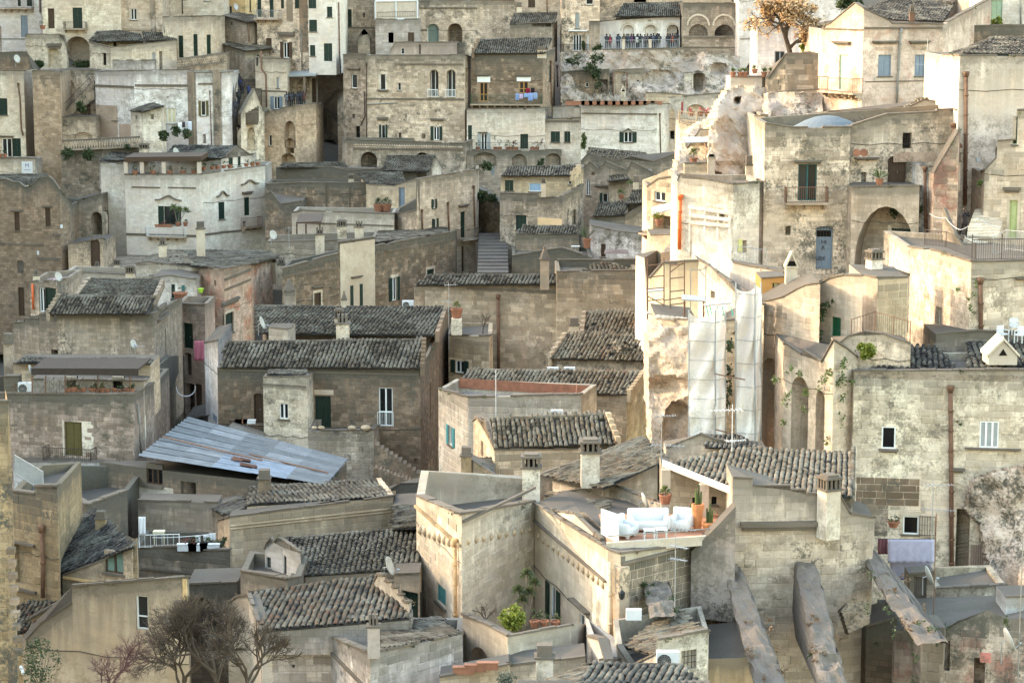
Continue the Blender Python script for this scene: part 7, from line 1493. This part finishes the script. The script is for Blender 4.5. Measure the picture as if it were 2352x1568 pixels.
# ================================================================== foreground,left
H('yellowish block parapet house with a sloping metal capped terrace edge at lower left',[(28,1128,108),(80,1135),(81,1118),(131,1118,106),(134,1118,110)],1400,LICHEN,[('n',30,1245,74,1340,{'dep': .25})],par=.3,stones=stn(.42,.8,.85,120,z_rng=None),ext=[('pipe',[(101,1217),(104,1290),(104,1370)],.1,RUST,1),('band',29,1238,82,1243,.2),('band',29,1344,84,1350,.15)])
H('sunk tiled court with a brown rimmed parapet behind the yellowish parapet house',[(100,1130,124),(132,1122,122),(200,1160,118),(290,1128,122),(293,1128,127)],1320,DARK,par=.9,back=7,ext=[('panel',0,0,0,0,DARK)][:0])
wp=H('low house with a dark mossy roof, curtained window and ochre string course',[(143,1330,107),(147,1322),(242,1285),(303,1252,105),(305,1252,110)],1400,wall((.46,.40,.27),.5,.5),[('w',240,1265,283,1316,{'c': WBROWN,'g': flat('green_curtain',(.16,.24,.20),.7)})],par=0,
roofs=[dict(pts=[(144,1328,107.5),(303,1248,104.6),(240,1195,114),(216,1178,117),(140,1200,118)],ew=.22,maxo=300,m=TB)],ext=[('band',148,1322,300,1327,.12,OCHRE)],stones=stn(.36,.7,.6,60))
chimney(wp,218,243,1176,1212,112,'plain',LICHEN)
ft=H('tall battered ochre tower wall cut by the left edge',[(-160,922,88),(18,924,88),(20,924,90)],1600,LICHEN,par=0,bvec=(-8,4,0),name='tower',cat='tower',stones=stn(.33,.6,.6,150))
mb=MB(); q=[P(18,924,87.98),P(18,1640,87.98),P(42,1640,87.6),P(26,1050,87.9)]; mb.prism(q,Vector((-.75,3,0))); part('buttress',mb,LICHEN,ft['root'])
for i in range(9): c=P(26+i*2.0,1270+i*29,87.4); mb=MB(); mb.cbox(c,.3,.4,.22); part('projecting_stone',mb,BROWN,ft['root'])
fence('sloping grey mesh fence on the terrace at lower left',[(36,1090,112),(100,1130,107)],1.0,GREYP,step=.1)
bw=H('big plain beige wall with a single tall white sash window in the foreground',[(60,1470,101),(95,1431),(165,1385),(166,1346),(430,1326,98),(434,1326,102)],1620,BEIGE,[('w',312,1367,340,1445,{'n': 1,'bar': 1,'sill': False})],par=0,bvec=(-.3,.5,0),ext=[('panel',421,1328,430,1380,OCHRE,.06),('hood',408,1378,433,1388)])
H('brown clay tiled lean-to behind the beige wall',[(36,1440,104),(160,1372,103)],1600,OCHRE,par=0,back=1,roofs=[dict(pts=[(34,1462,102.5),(150,1425,102.5),(172,1362,107),(120,1370,108),(34,1388,107)],m=TR)])
tw=H('laundry terrace of banded blocks with white flower troughs',[(305,1258,119),(415,1256),(416,1264),(527,1264,117),(530,1264,121)],1345,GREY,par=.25,back=4,stones=stn(.36,.7,.8,150),ext=[('band',325,1302,495,1306,.12)])
H('pale wall with a white plastered patch behind the laundry terrace',[(316,1150,126),(500,1154,124)],1290,CREAM,par=0,cat='wall',name='back_wall',back=2)
fence('white terrace railing in front of the laundry terrace',[(320,1258,118.7),(412,1256,118.2)],.7,WPAINT,step=.3)
for i,x in enumerate((430,455,482)): pot_plant(W_[i]+' white trough from the left on the laundry terrace',x,1264,117.6,.5,.38,'white troughs on the laundry terrace',trough=True,pm=PLASTIC,h=.35,mat=LEAFRED if i==0 else LEAFD)
for i,(x0,y0,x1,y1) in enumerate(((318,1186,334,1228),(448,1230,460,1244),(467,1228,480,1242),(480,1224,495,1240))): cloth(['white curtain hanging at the left of the laundry terrace','pair of white socks on the terrace line','white shirt on the terrace line','white towel last on the terrace line'][i],x0,y0,x1,y1,118.5,flat('white_cloth',(.66,.66,.68),.9),folds=2)
line('white washing line across the laundry terrace',[(350,1234,119),(420,1232,119),(496,1224,118.5)],PLASTIC,.02,.02,group=None)
tb=root('side_table','white side table standing on the laundry terrace','table',P(366,1258,120)); c=P(366,1254,120); mb=MB(); mb.cbox(c+Vector((0,0,.75)),.6,.5,.1); part('table_top',mb,CREAMP,tb)
for sx in (-.26,.26): mb=MB(); mb.cbox(c+Vector((sx,0,0)),.05,.05,.745); part('leg',mb,CREAMP,tb)
bush('dark bushy plant at the right end of the laundry terrace',508,1248,118,28,34,LEAFD,size=.14)
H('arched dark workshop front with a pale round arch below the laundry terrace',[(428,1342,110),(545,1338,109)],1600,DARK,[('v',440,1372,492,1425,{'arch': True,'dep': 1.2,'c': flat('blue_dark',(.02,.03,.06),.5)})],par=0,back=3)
an=H('banded ashlar house with a fretwork frieze and dark tile roof in the lower centre',[(500,1196,122),(527,1188,118),(903,1140,122),(906,1140,126)],1330,SAND,par=0,roofs=[dict(pts=[(566,1162,120.5),(898,1140,122.5),(870,1104,128),(575,1120,126)],ew=.26,verge='r',vsteps=4,skirt=.6)],stones=stn(.34,.7,.95,300,f=[1]),ext=[('band',529,1205,900,1208,.08,SAND),('band',529,1212,900,1215,.08,SAND)])
chimney(an,592,621,1080,1130,124,'plain',BROWN); H('low slate roofed shed left of the fretwork frieze house',[(486,1166,124),(548,1150,123),(552,1150,126)],1330,GREY,par=0,roofs=[dict(pts=[(486,1168,123.5),(530,1190,119),(572,1160,121),(545,1145,125)],m=TB,ew=.22)],back=2)
H('small dark tile roof squeezed beside the crenellated tower',[(902,1162,121),(962,1160,119)],1300,DARK,par=0,back=3,roofs=[dict(pts=[(902,1215,113),(966,1212,112),(962,1162,119),(902,1165,120)])])
ra=H('white washed ruin with green shutter and satellite dish before a dark tile roof',[(608,1262,109),(612,1250),(622,1238),(630,1246),(640,1236),(650,1240,108),(690,1270,106.5),(692,1300,106.5)],1400,COOL,[('s',612,1279,622,1304,{}),('s',646,1275,658,1318,{})],par=0,back=2)
rb=H('large house with a dark brown tile roof in the lower centre',[(665,1330,106),(964,1305,106),(966,1305,110)],1420,WARM,par=0,roofs=[dict(pts=[(700,1326,105.8),(964,1302,105.8),(962,1215,114),(655,1238,113)],ew=.25,maxo=300,skirt=.3)],back=2)
dish('big cream dish on the dark brown tile roof',892,1300,103,.5,.8); H('grey sunk terrace wall below the white washed ruin',[(552,1312,106),(660,1330,103),(690,1326,104)],1420,GREY,par=.6,back=4)
H('pale plastered gable wall at the left end of the many coloured roof',[(522,1388,101),(548,1370),(572,1366,99),(602,1456,93.3)],1640,PALE,par=0,bvec=(.4,.3,0),cat='wall',name='gable_wall')
rc=H('house with a many coloured rust and cream tile roof in the foreground',[(598,1455,93.6),(945,1420,93.6)],1620,wall((.42,.40,.37),.6,.6),[('d',930,1362,961,1418,{'c': GREEN}),('v',671,1525,677,1532,{'dep': .2})][1:],par=0,
roofs=[dict(pts=[(606,1452,93.2),(940,1418,93.2),(872,1326,103.5),(572,1362,102)],m=TR,ew=.27,el=.4,skirt=.2)],stones=stn(.36,.75,.6,120))
H('white stepped gable with red coping and a dish beside the coloured roof',[(860,1336,101),(868,1320),(884,1322),(884.6,1336),(900,1336),(900.6,1350),(914,1350),(914.6,1366),(926,1366),(926.6,1382),(940,1384,94.5),(944,1384,96)],1440,PALE,par=0,back=.4,name='stepped_gable',cat='wall',thick=.2)
H('green door porch between the stepped gable and the tower',[(905,1318,104),(964,1316,103)],1440,CREAM,[('d',922,1358,960,1418,{'c': GREEN})],par=0,back=2)
dh=H('blue shaded whitewashed block with a chimney and tiled roof at the bottom',[(738,1456,95),(850,1502,88),(1062,1456,92),(1064,1456,96)],1640,wall((.53,.52,.52),.65,.6),[('v',782,1540,787,1550,{'dep': .2})],par=.5,bvec=(0,2.6,0),ext=[('band',738,1468,849,1474,.12)],stones=stn(.34,.6,.5,140,f=[1]))
roof_on(dh['root'],dict(pts=[(872,1492,88.6),(1052,1458,92),(1010,1420,97),(878,1440,95)],m=TG,ew=.25,skirt=.6),GREY); chimney(dh,843,872,1412,1484,87.8,'pots',wall((.40,.38,.35),.5,.3)); chimney(dh,800,830,1420,1450,94,'plain')
# bare trees
branch_tree('bare thorny tree with pale twigs in the lower left foreground',505,1640,84,340,420,6,BARK,seed=11,trunk_r=.12,forks=4,leaf=LEAFDRY,nleaf=500,lsize=.06); branch_tree('bare spreading tree right of the white sash window',400,1650,85,360,360,5,BARK,seed=21,trunk_r=.10,forks=4,lean=.3); branch_tree('third bare tree with golden tips by the coloured roof house',585,1640,83,310,300,5,BARK,seed=35,trunk_r=.1,forks=4,leaf=LEAFDRY,nleaf=400,lsize=.06)
branch_tree('reddish leafless shrub at the bottom',255,1640,82,240,330,5,flat('red_twigs',(.10,.045,.045),.8),seed=4,trunk_r=.05,name='bare_shrub',cat='shrub',forks=4); bush('loose dark green bush beside the battered tower',92,1525,86,100,130,LEAFD,n=900,size=.1)
cb=root('security_camera','white security camera on the battered tower wall','camera',P(48,1535,86)); mb=MB(); q=P(48,1530,86); mb.tube([q,q+Vector((.15,-.3,-.18))],.07,8); part('housing',mb,PLASTIC,cb); mb=MB(); mb.tube([q,q+Vector((-.1,.3,-.1))],.025,5); part('bracket',mb,BLACK,cb)
# ================================================================== the tower and the sofa terrace
YL=wall((.54,.485,.38),.35,.35,bh=.36,bw=.7)
te=H('sunlit corner tower with a row of carved corbels and a teal shutter',[(956,1140,109),(1060,1182,101),(1226,1153,108),(1228,1153,112)],1600,YL,[('s',1003,1345,1024,1388,{'c': TEAL})],par=.9,thick=.4,back=6,name='tower_house',stones=stn(.38,.75,.35,120),
ext=[('band',957,1158,1060,1164,.14,LICHEN),('band',1061,1194,1225,1200,.14),('corbel',966,1208,1044,1240,8,.2),('corbel',1075,1234,1215,1208,9,.16),('pipe',[(1052,1250),(1053,1340),(1054,1480)],.09,wall((.5,.33,.15),.3,0),1)])
chimney(te,1198,1242,1042,1160,109,'slots',PALE)
le=H('long house front receding to the right with dark green shutters and hanging corbels',[(1228,1157,108),(1396,1262,96.5),(1425,1272,96),(1690,1238,101),(1693,1238,104)],1600,YL,[('o',1263,1347,1279,1428,{'sill': False}),('w',1331,1412,1350,1530,{'sill': False,'dep': .15})],par=0,back=1.0,bvec=(1.5,3,0),
ext=[('band',1229,1192,1394,1196,.14),('corbel',1238,1224,1386,1336,14,.15),('hood',1318,1388,1356,1396),('band',1428,1290,1688,1296,.14),('pipe',[(1406,1290),(1408,1400),(1410,1490)],.1,wall((.45,.38,.25),.3,0)),('panel',1413,1300,1436,1440,CREAM,.25,'pilaster')],stones=stn(.36,.55,1,300,f=[2],m=GREY,rubble=.15))
lampw=root('wall_lantern','black wall lantern on the stone pilaster','lantern',P(1428,1370,95.2)); mb=MB(); c=P(1428,1376,95.3); mb.lathe(c,[(.05,0),(.12,.08),(.15,.3),(.03,.42)],6); part('lantern',mb,BLACK,lampw); mb=MB(); mb.tube([c+Vector((0,0,.42)),c+Vector((0,.1,.5)),c+Vector((0,.5,.45))],.025,5); part('bracket',mb,BLACK,lampw)
cy=H('curved yellowish courtyard wall with an arch and plants behind it',[(1062,1412,97),(1110,1432),(1166,1462,91.5),(1312,1436,94),(1340,1440,96)],1640,YL,[('v',1078,1489,1134,1560,{'arch': True,'dep': 1.5,'c': GREY})],par=0,bvec=(.3,.4,0))
yucca('tall many headed yucca in the sunlit courtyard',1210,1440,99,[(1210,1318,22),(1190,1355,20),(1228,1338,19),(1200,1378,18),(1216,1360,20)],pot=False,mat=leafmat((.085,.10,.04)),n=110); bush('bright yellow green lemon bush in the courtyard',1178,1418,94.5,62,66,LEAFY,n=1600,size=.13); branch_tree('small bare fig tree in the courtyard',1112,1445,98,90,60,4,BARK,seed=6,trunk_r=.05)
for i,x in enumerate((1228,1250,1275)): pot_plant(W_[i]+' dark leafy pot from the left behind the courtyard wall',x,1440,96,.4,.3,'pots behind the courtyard wall',h=.5)
H('pale planter ledge with red flower boxes at the bottom of the tower',[(1010,1556,88),(1168,1526,89),(1172,1526,90)],1640,SAND,par=0,back=1.5,cat='wall',name='planter_ledge')
for i,x in enumerate((1065,1092,1120)): pot_plant(W_[i]+' red flower box from the left under the courtyard arch',x,1546-i*5,88.3,.42,.3,'red flower boxes under the courtyard arch',trough=True,kind='none')
bush('grey green olive bush at the bottom edge',1160,1560,86,60,40,leafmat((.13,.14,.10)),n=900,size=.08); ys_=H('low sunlit ledge with yellow weeds below the courtyard wall',[(1170,1530,90),(1345,1508,90.5)],1640,LIME,par=0,cat='wall',name='ledge',back=2); chimney(ys_,1230,1272,1482,1560,86,'plain',PALE)
H('sunlit garden bench wall with red brick capping beside the doorway',[(1350,1462,93),(1378,1470),(1392,1520,89.5),(1425,1515,91)],1640,LIMEW,par=.3,back=3,cat='wall',name='garden_wall',roofmat=TERRA)
# sofa terrace
ter=root('sofa_terrace','terracotta paved roof terrace with white lounge furniture','terrace',P(1500,1250,99)); mb=MB(); zf=P(1425,1267,96).z
def flo(x,y):
 r=ray(x,y); t=(zf-CZ)/r.z; return Vector((r.x*t,r.y*t,zf))
mb=MB(); mb.prism([flo(1396,1250),flo(1640,1232),flo(1650,1180),flo(1375,1180)],Vector((0,0,-.02))); part('floor',mb,flat('terracotta_paving',(.36,.17,.10),.8),ter); mb=MB(); p,q=flo(1393,1253),flo(1642,1235); mb.box(p+Vector((0,-.02,-.3)),q-p,Vector((0,.22,0)),Vector((0,0,.42))); part('parapet',mb,PALE,ter); mb=MB()
mb.tube([flo(1396,1249)+Vector((0,0,.35)),flo(1640,1231)+Vector((0,0,.35))],.03,5); part('rail',mb,PIPEG,ter)
def soft(mb,c,sx,sy,sz,rz,bev=.1):
 bm=bmesh.new(); bmesh.ops.create_cube(bm,size=1);
 for v in bm.verts: v.co=Vector((v.co.x*sx,v.co.y*sy,(v.co.z+.5)*sz))
 bmesh.ops.bevel(bm,geom=list(bm.edges),offset=min(bev,min(sx,sy,sz)*.45),segments=3,affect='EDGES',profile=.5)
 M=Matrix.Rotation(rz,3,'Z'); bm.verts.index_update(); mb.raw([Vector(c)+M @ v.co for v in bm.verts],[tuple(v.index for v in f.verts) for f in bm.faces]); bm.free()
def lounge(label,x,y,w,rz,cat,name):
 c=flo(x,y); r=root(name,label,cat,c); M=Matrix.Rotation(rz,3,'Z')
 def pc(nm,dx,dy,dz,sx,sy,sz,bev): mb=MB(); soft(mb,c+M @ Vector((dx,dy,dz)),sx,sy,sz,rz,bev); part(nm,mb,PLASTIC,r,smooth=True)
 pc('seat',0,-.05,.12,w-.3,.75,.32,.06); pc('backrest',0,.36,.1,w,.22,.85,.09)
 for s in (-1,1): pc('armrest',s*(w/2-.13),-.05,.1,.26,.85,.58,.12); pc('foot',s*(w/2-.2),-.3,0,.16,.16,.14,.05)
lounge('long white moulded sofa on the terracotta terrace',1490,1218,1.85,.05,'sofa','sofa'); lounge('white moulded armchair turned right beside the glass screen',1435,1232,1.0,1.0,'armchair','armchair'); lounge('white moulded armchair to the right of the sofa',1566,1216,1.0,-.35,'armchair','armchair')
for i,x in enumerate((1491,1519)):
 c=flo(x,1236-2*i); r=root('coffee_table',['left white low table before the sofa','right white low table before the sofa'][i],'table',c); mb=MB(); soft(mb,c+Vector((0,0,.36)),.5,.5,.06,.05,.03); part('table_top',mb,PLASTIC,r)
 for sx in (-.2,.2):
  for sy in (-.2,.2): mb=MB(); mb.tube([c+Vector((sx,sy,.37)),c+Vector((sx*1.1,sy*1.1,0))],.035,6); part('leg',mb,PLASTIC,r)
gs=root('glass_screen','frosted glass screen at the left of the sofa terrace','glass screen',flo(1400,1240)); a,b_=flo(1420,1246),flo(1380,1226); mb=MB(); mb.prism([a,b_,b_+Vector((0,0,1.15)),a+Vector((0,0,1.25))],Vector((.03,.02,0))); part('pane',mb,flat('frosted_glass',(.62,.68,.70),.25,var=.04),gs)
for i,(x,y,h,w) in enumerate(((1602,1215,1.15,.5),(1628,1222,.45,.6))): pot_plant(['tall orange planter with cactus on the sofa terrace','low orange planter with cactus on the sofa terrace'][i],x,y,flo(x,y).y,w,h,kind='cactus',h=.8,mat=LEAFM,pm=flat('orange_planter',(.5,.2,.08),.8))
yucca('small potted palm at the left post of the pergola',1528,1156,103.5,[(1528,1126,17)],n=70)
H('stone coping wall along the left edge of the sofa terrace',[(1232,1168,109),(1320,1180),(1396,1254,97.5)],1290,LIMEW,par=0,back=.35,bvec=(.5,.3,0),cat='wall',name='terrace_wall')
H('rough triangular stair flank at the right end of the sofa terrace',[(1588,1266,98.5),(1650,1205),(1690,1162,97.6)],1290,wall((.24,.225,.20),.8,0,bump=.8),par=0,back=1,cat='wall',name='stair_wall',cope=False)
H('low tiled roof and pale parapets behind the glass screen',[(1250,1140,112),(1398,1112,111),(1530,1160,107)],1250,LIME,par=0,back=.5,roofs=[dict(pts=[(1270,1184,108),(1380,1200,104.5),(1400,1160,108),(1262,1132,112)],m=TW)],cat='wall',name='parapet')
dish('white dish edge on beside the glass screen',1478,1150,106,.45,1.3)
pg=H('cream recessed room behind the pergola posts',[(1524,1078,106.5),(1690,1120,105.5)],1230,SAND,[('w',1590,1142,1606,1162,{'c': GREEN}),('w',1634,1140,1646,1158,{'c': GREEN})],par=0,back=3)
pw=root('pergola','whitewashed beam and square posts carrying the tiled porch roof','pergola',P(1615,1180,103)); mb=MB(); p,q=P(1522,1056,105),P(1688,1122,100.5); mb.box(p+Vector((0,0,-.32)),q-p,Vector((0,.25,0)),Vector((0,0,.3))); part('beam',mb,LIMEW,pw)
for x,dd,yb_ in ((1528,104.5,1180),(1616,102.6,1200)): c=P(x,yb_,dd); mb=MB(); mb.cbox(c,.42,.42,P(x,1070+(x-1522)*.38,dd).z-c.z-.1); part('post',mb,LIME,pw)
rp=H('terrace house with the large porch roof of pale and rust tiles',[(1700,1140,104),(1958,1150,103)],1300,CREAM,par=0,back=4,roofs=[dict(pts=[(1688,1118,100.8),(1890,1152,100.2),(1957,1150,100.8),(1960,1028,113),(1700,1042,112),(1528,1056,106)],m=tilemat('warm'),ew=.26,maxo=300,wedge=False)])
fr2=H('house roof of small flat tiles sloping right with two square chimneys',[(1240,1095,115),(1246,1090),(1475,1008,118),(1532,1052,113)],1200,LIME,par=0,back=.5,roofs=[dict(pts=[(1246,1092,114.5),(1385,1124,109),(1530,1056,112),(1474,1005,118)],m=TW,ew=.2,el=.3,rt=False)])
chimney(fr2,1333,1379,1008,1098,110,'slots',PALE); antenna('tall thin aerial before the rock mass',1518,950,1110,108,((.03,1,.1),(.45,1.6,-.2))); antenna('double headed aerial above the porch roof',1681,928,1040,110,((.12,1.6,3.3),(.75,1.0,.3)),mat=PLASTIC); antenna('aerial in front of the stone wall under the sofas',1550,1205,1400,94,((.05,1.2,-.2),(.25,.9,-.7),(.4,.8,-.6))); antenna('aerial on the stained brown blocks at right',2140,1100,1240,108,((.1,1.4,.1),(.5,1.6,-.2)))
H('low wedge parapet roof beyond the porch tiles',[(1530,1030,119),(1608,998),(1640,1010),(1760,1030,117)],1080,LIME,par=0,back=2,roofs=[dict(pts=[(1620,1030,117),(1760,1030,116.5),(1690,1005,120),(1612,1000,120)],wedge=False,m=TB)],cat='wall',name='parapet')
sw=H('plain stepped parapet wall with a twin slotted chimney and dark ledge',[(1683,1098,99.5),(1729,1100),(1729.6,1116),(1816,1116),(1816.6,1126),(1852,1126),(1852.6,1136),(1930,1140,99.8),(1952,1180),(2006,1190,100.5),(2009,1190,105)],1640,wall((.44,.41,.34),.55,.45,bh=.36,bw=.75),par=0,back=3,stones=stn(.37,.72,.5,300,y=((1800,1240),(1800,1560))),ext=[('hood',1700,1196,1908,1216)])
chimney(sw,1884,1926,1090,1215,99,'slots',PALE,.45)
def buttress(label,x0,y0,x1,y1,w,d0,d1,mat=CONC,wtop=None):
 """raking buttress with a rough sloping upper face"""
 a,b_=P(x0,y0,d0),P(x1,y1,d1); ww=w*d1/F; wt=(wtop or w)*d0/F; mb=MB(); n,m=30,8; V=[]
 for i in range(n+1):
  t=i/n; c=a+(b_-a)*t; q=wt+(ww-wt)*t
  for k in range(m+1):
   p=c+Vector((q*k/m,0,0)); g=noise.fractal(p*1.8,1,2,5)*.2-(.1 if k in (0,m) else 0); V.append(p+Vector((.5*g if k in (0,m) else 0,-g*.6,g)))
  V+=[c+Vector((q,5+4*t,-.2)),c+Vector((0,5+4*t,-.2))]
 k=m+3; Fc=[tuple(range(k))]
 for i in range(n): Fc+=[(i*k+s,i*k+k+s,i*k+k+(s+1) % k,i*k+(s+1) % k) for s in range(k)]
 mb.raw(V,Fc); o=solo('buttress',label,'buttress',mb,mat,b_); lf=MB()
 for _ in range(9): t=random.uniform(.1,.95); leaf_mesh(lf,a+(b_-a)*t+Vector((random.choice((0,.25,.95))*ww,-.05,.05)),(.2,.12,.16),26,.1)
 part('weeds',lf,random.choice([LEAFD,LEAFDRY]),o,stuff=True); return o
buttress('short pebbled buttress under the sofa terrace wall',1478,1334,1498,1412,62,97.5,93.5); buttress('long raking buttress left of the tall pale wall',1662,1292,1745,1580,72,99,89,wtop=38); buttress('slender raking concrete buttress on the tall pale wall',1832,1302,1890,1600,68,98.8,89,wtop=50); buttress('broad raking buttress beside the lavender washing',1992,1290,2110,1480,72,100,91,wtop=36)
noise_rock('broken masonry stump between the two raking buttresses at right',[(1932,1400,97),(1946,1386,97),(1995,1378,97),(1998,1430,97),(1950,1455,97)],GREY,.15,.8,3,back=1)
sh=H('little house with a hipped pale tile roof, air conditioner and grille',[(1419,1484,91),(1450,1530),(1507,1502),(1508,1470,88.5),(1626,1450,89.5),(1628,1450,93)],1640,PALE,[('g',1565,1492,1600,1536,{'c': flat('green_grey',(.08,.09,.08),.7)})],par=1.0,thick=.2,back=4,roofs=[dict(pts=[(1428,1482,92),(1512,1512,88.5),(1620,1456,90),(1577,1420,95),(1545,1405,97)],m=TW,ew=.2,el=.34,rt=False,wedge=False)])
ac_unit('big white air conditioner beside the little grille window',1507,1494,1560,1534,88); bp_=root('wall_box','white utility box under the short buttress','box',P(1456,1420,92)); mb=MB(); p,q=P(1438,1424,93),P(1474,1400,93); mb.box(p,Vector((q.x-p.x,0,0)),Vector((0,.3,0)),Vector((0,0,q.z-p.z))); part('box',mb,PLASTIC,bp_)
H('low yellowish wall and mossy roof slab right of the little grille house',[(1626,1512,93),(1700,1510),(1770,1500,92)],1640,wall((.48,.41,.25),.4,.1),par=0,back=5,cope=False)
bt_=H('bottom edge tile roof with thick dark tiles in the nearest foreground',[(1190,1600,80),(1640,1600,79)],1680,GREY,par=0,back=2,roofs=[dict(pts=[(1310,1620,77),(1680,1640,76),(1570,1530,84),(1355,1528,84.5)],m=TB,ew=.27,el=.4,wedge=False),dict(pts=[(1170,1600,82),(1310,1625,77),(1356,1528,84.5)],m=TW,ew=.2,wedge=False,rt=False)])
# ================================================================== right foreground
br=H('large pale stone house with two plain framed windows and a long clay downpipe',[(1962,853,119),(2570,850,117)],1350,CREAM2,[('w',2025,979,2057,1030,{'n': 1,'dep': .12}),('w',2250,967,2294,1028,{'n': 3,'dep': .12,'g': GREYP}),('v',2195,1168,2226,1345,{'dep': .8}),('w',2074,1184,2110,1226,{'n': 1,'dep': .1,'surr': 1}),('n',2142,1105,2222,1165,{'arch': .9,'dep': .06})],
par=.2,back=6,stones=stn(.38,.78,.6,300,y=((2100,872),(2100,1086))),ext=[('pipe',[(2183,896),(2185,1100),(2186,1345)],.12,RUST,1),('hood',2018,1030,2064,1037),('hood',2216,1028,2345,1033),('panel',1963,858,2345,872,GREY,.012),('hood',2188,1074,2216,1084)])
f_=br['faces'][0]
for x0,y0,x1,y1,m_ in ((1966,1094,2112,1160,BROWN),(1966,1160,2040,1230,GREY),(2115,1090,2175,1180,CREAM2)):
 a0,a1,z0,z1=f_.rect(x0,y0,x1,y1); lay_stones(f_,br['wall'],m_,0,h=.37,w=.75,prob=.95,s_rng=(a0,a1),z_rng=(z0,z1))
mb=MB(); a0,a1,z0,z1=f_.rect(2112,1184,2148,1228)
for i in range(7): a=a0+(a1-a0)*i/6; f_.fbox(mb,a-.012,a+.012,z0,z1,.1,.124)
f_.fbox(mb,a0,a1,z0,z0+.03,.126,.15); f_.fbox(mb,a0,a1,z1-.03,z1,.126,.15); part('grille',mb,IRON,br['root'])
mb=MB(); a0,a1,z0,z1=f_.rect(2228,1250,2264,1346)
for i in range(7): w=(a1-a0)/7; f_.fbox(mb,a0+w*i+.008,a0+w*(i+1)-.008,z0,z1,.05,.1)
wd=solo('wooden_gate','weathered plank gate leaning beside the tall dark doorway','gate',mb,flat('weathered_wood',(.25,.18,.14),.8),f_.pt(a0,z0,.05))
roof_on(br['root'],dict(pts=[(1998,850,120),(2196,850,119.3),(2180,828,122),(2155,795,125),(2085,795,125.5),(2038,826,122.5)],m=TB,ew=.3,el=.42,rt=False),GREY); roof_on(br['root'],dict(pts=[(2222,846,119),(2400,846,118.5),(2400,788,126),(2222,788,126.5)],m=TB,ew=.32,el=.42,skirt=1),GREY)
mb=MB(); c=P(2303,838,118.5); e=.75; mb.prism([c+Vector((-e,0,0)),c+Vector((e,0,0)),c+Vector((e,0,.5)),c+Vector((0,0,1.25)),c+Vector((-e,0,.5))],Vector((0,1.6,0))); dm=part('dormer',mb,PALE,br['root']); mb=MB(); mb.prism([c+Vector((-.22,-.03,.5)),c+Vector((.22,-.03,.5)),c+Vector((0,-.03,.85))],Vector((0,.026,0))); part('vent',mb,VOID,dm)
for s in (-1,1): mb=MB(); mb.prism([c+Vector((s*(e+.1),-.15,.42)),c+Vector((0,-.15,1.3)),c+Vector((0,-.15,1.45)),c+Vector((s*(e+.1),-.15,.57))],Vector((0,1.8,0))); part('dormer_roof',mb,PALE,dm)
cloth('lavender patterned sheet on the line under the small window',2039,1238,2146,1292,108,flat('lavender_cloth',(.31,.30,.40),.9),folds=6); cloth('longer grey lavender sheet behind the first one',2045,1270,2140,1332,108.7,flat('grey_lavender_cloth',(.22,.215,.28),.9),folds=7); cloth('dark red striped towel left of the lavender sheet',2016,1236,2040,1272,108.4,flat('red_striped_cloth',(.14,.06,.07),.9),folds=3)
line('washing line above the lavender sheet',[(2010,1236,108.3),(2148,1236,108)],BLACK,.015,.03,group=None); pot_plant('orange bowl of greenery on the ledge left of the small window',2052,1210,116,.6,.3,h=.4,pm=TERRA)
noise_rock('black stained limestone outcrop swallowing the right corner of the house',[(2216,1170,117.2),(2240,1100,117),(2300,1080,116.6),(2400,1060,115),(2400,1345,112),(2290,1345,115.5),(2262,1260,117),(2250,1200,117)],wall((.34,.305,.25),1.0,0,bump=.8),.35,.6,5,back=1.5)
H('pale plastered terrace wall below the tall dark doorway',[(2150,1352,105),(2310,1345,104),(2313,1345,107)],1428,CREAM2,par=.15,back=4,cat='wall',name='terrace_wall'); H('old plank door and stub wall beside the washing',[(2090,1320,103),(2148,1315,102.5)],1450,GREY,[('d',2098,1300+25,2128,1400,{'c': flat('grey_planks',(.12,.10,.085),.9)})],par=0,back=1.5,cat='wall',name='stub_wall')
rn=H('ruined rubble house with a red stained arch at the bottom right corner',[(2056,1446,98),(2160,1450),(2200,1425),(2270,1400,97),(2312,1420,97),(2570,1430,96)],1640,wall((.40,.36,.30),.8,.4,tint=(.32,.13,.10)),[('v',2236,1510,2262,1600,{'dep': 1.0,'c': BROWN}),('n',2170,1470,2182,1540,{'dep': .4})],par=0,back=5,cope=False,stones=stn(.4,.7,.5,200,rubble=.35),ext=[('panel',2251,1498,2276,1520,wall((.40,.15,.12),.4,0),.05)])
H('grey block ruin pier with creepers at the bottom right',[(2118,1440,95),(2170,1440,94.5),(2172,1440,98)],1640,GREY,par=0,back=2,stones=stn(.42,.8,.8,80),cat='wall',name='ruined_pier',cope=False); H('white plank shed at the extreme bottom right',[(2310,1372,99),(2570,1365,98.5)],1640,COOL,par=0,back=2)
H('dark rubble retaining wall in the lower right gully',[(1990,1440,99),(2060,1420,98.5)],1640,DARK,par=0,back=3,cat='wall',name='retaining_wall'); ivy('green tufts growing on the lower right ruins',[(2036,1400,12,16),(2052,1440,9,22),(2000,1320,10,10),(1990,1392,12,18),(2140,1440,26,8),(2110,1425,14,8),(2095,1460,8,20),(2148,1470,12,12),(2100,1510,9,14),(2098,1555,14,16),(2310,1420,10,24),(1860,1500,6,6),(1905,1560,14,8)],92.5,LEAFD,size=.11,dens=80,split='green tuft on the lower right ruins'); dish('white dish on the rusty mast at right',2130,1322,101,.5,1.2); dish('big white dish at the lower right edge',2312,1470,94,.6,1.2); antenna('rusty mast with cables before the lavender sheet',2143,1180,1440,100,(),mat=RUST); antenna('tall thin black mast at the right edge',2338,1230,1560,94,(),mat=PIPEG)
print('objects',len(bpy.data.objects),'small pieces',NOBJ[0],'tris',sum(len(m.polygons)*2 for m in bpy.data.meshes))
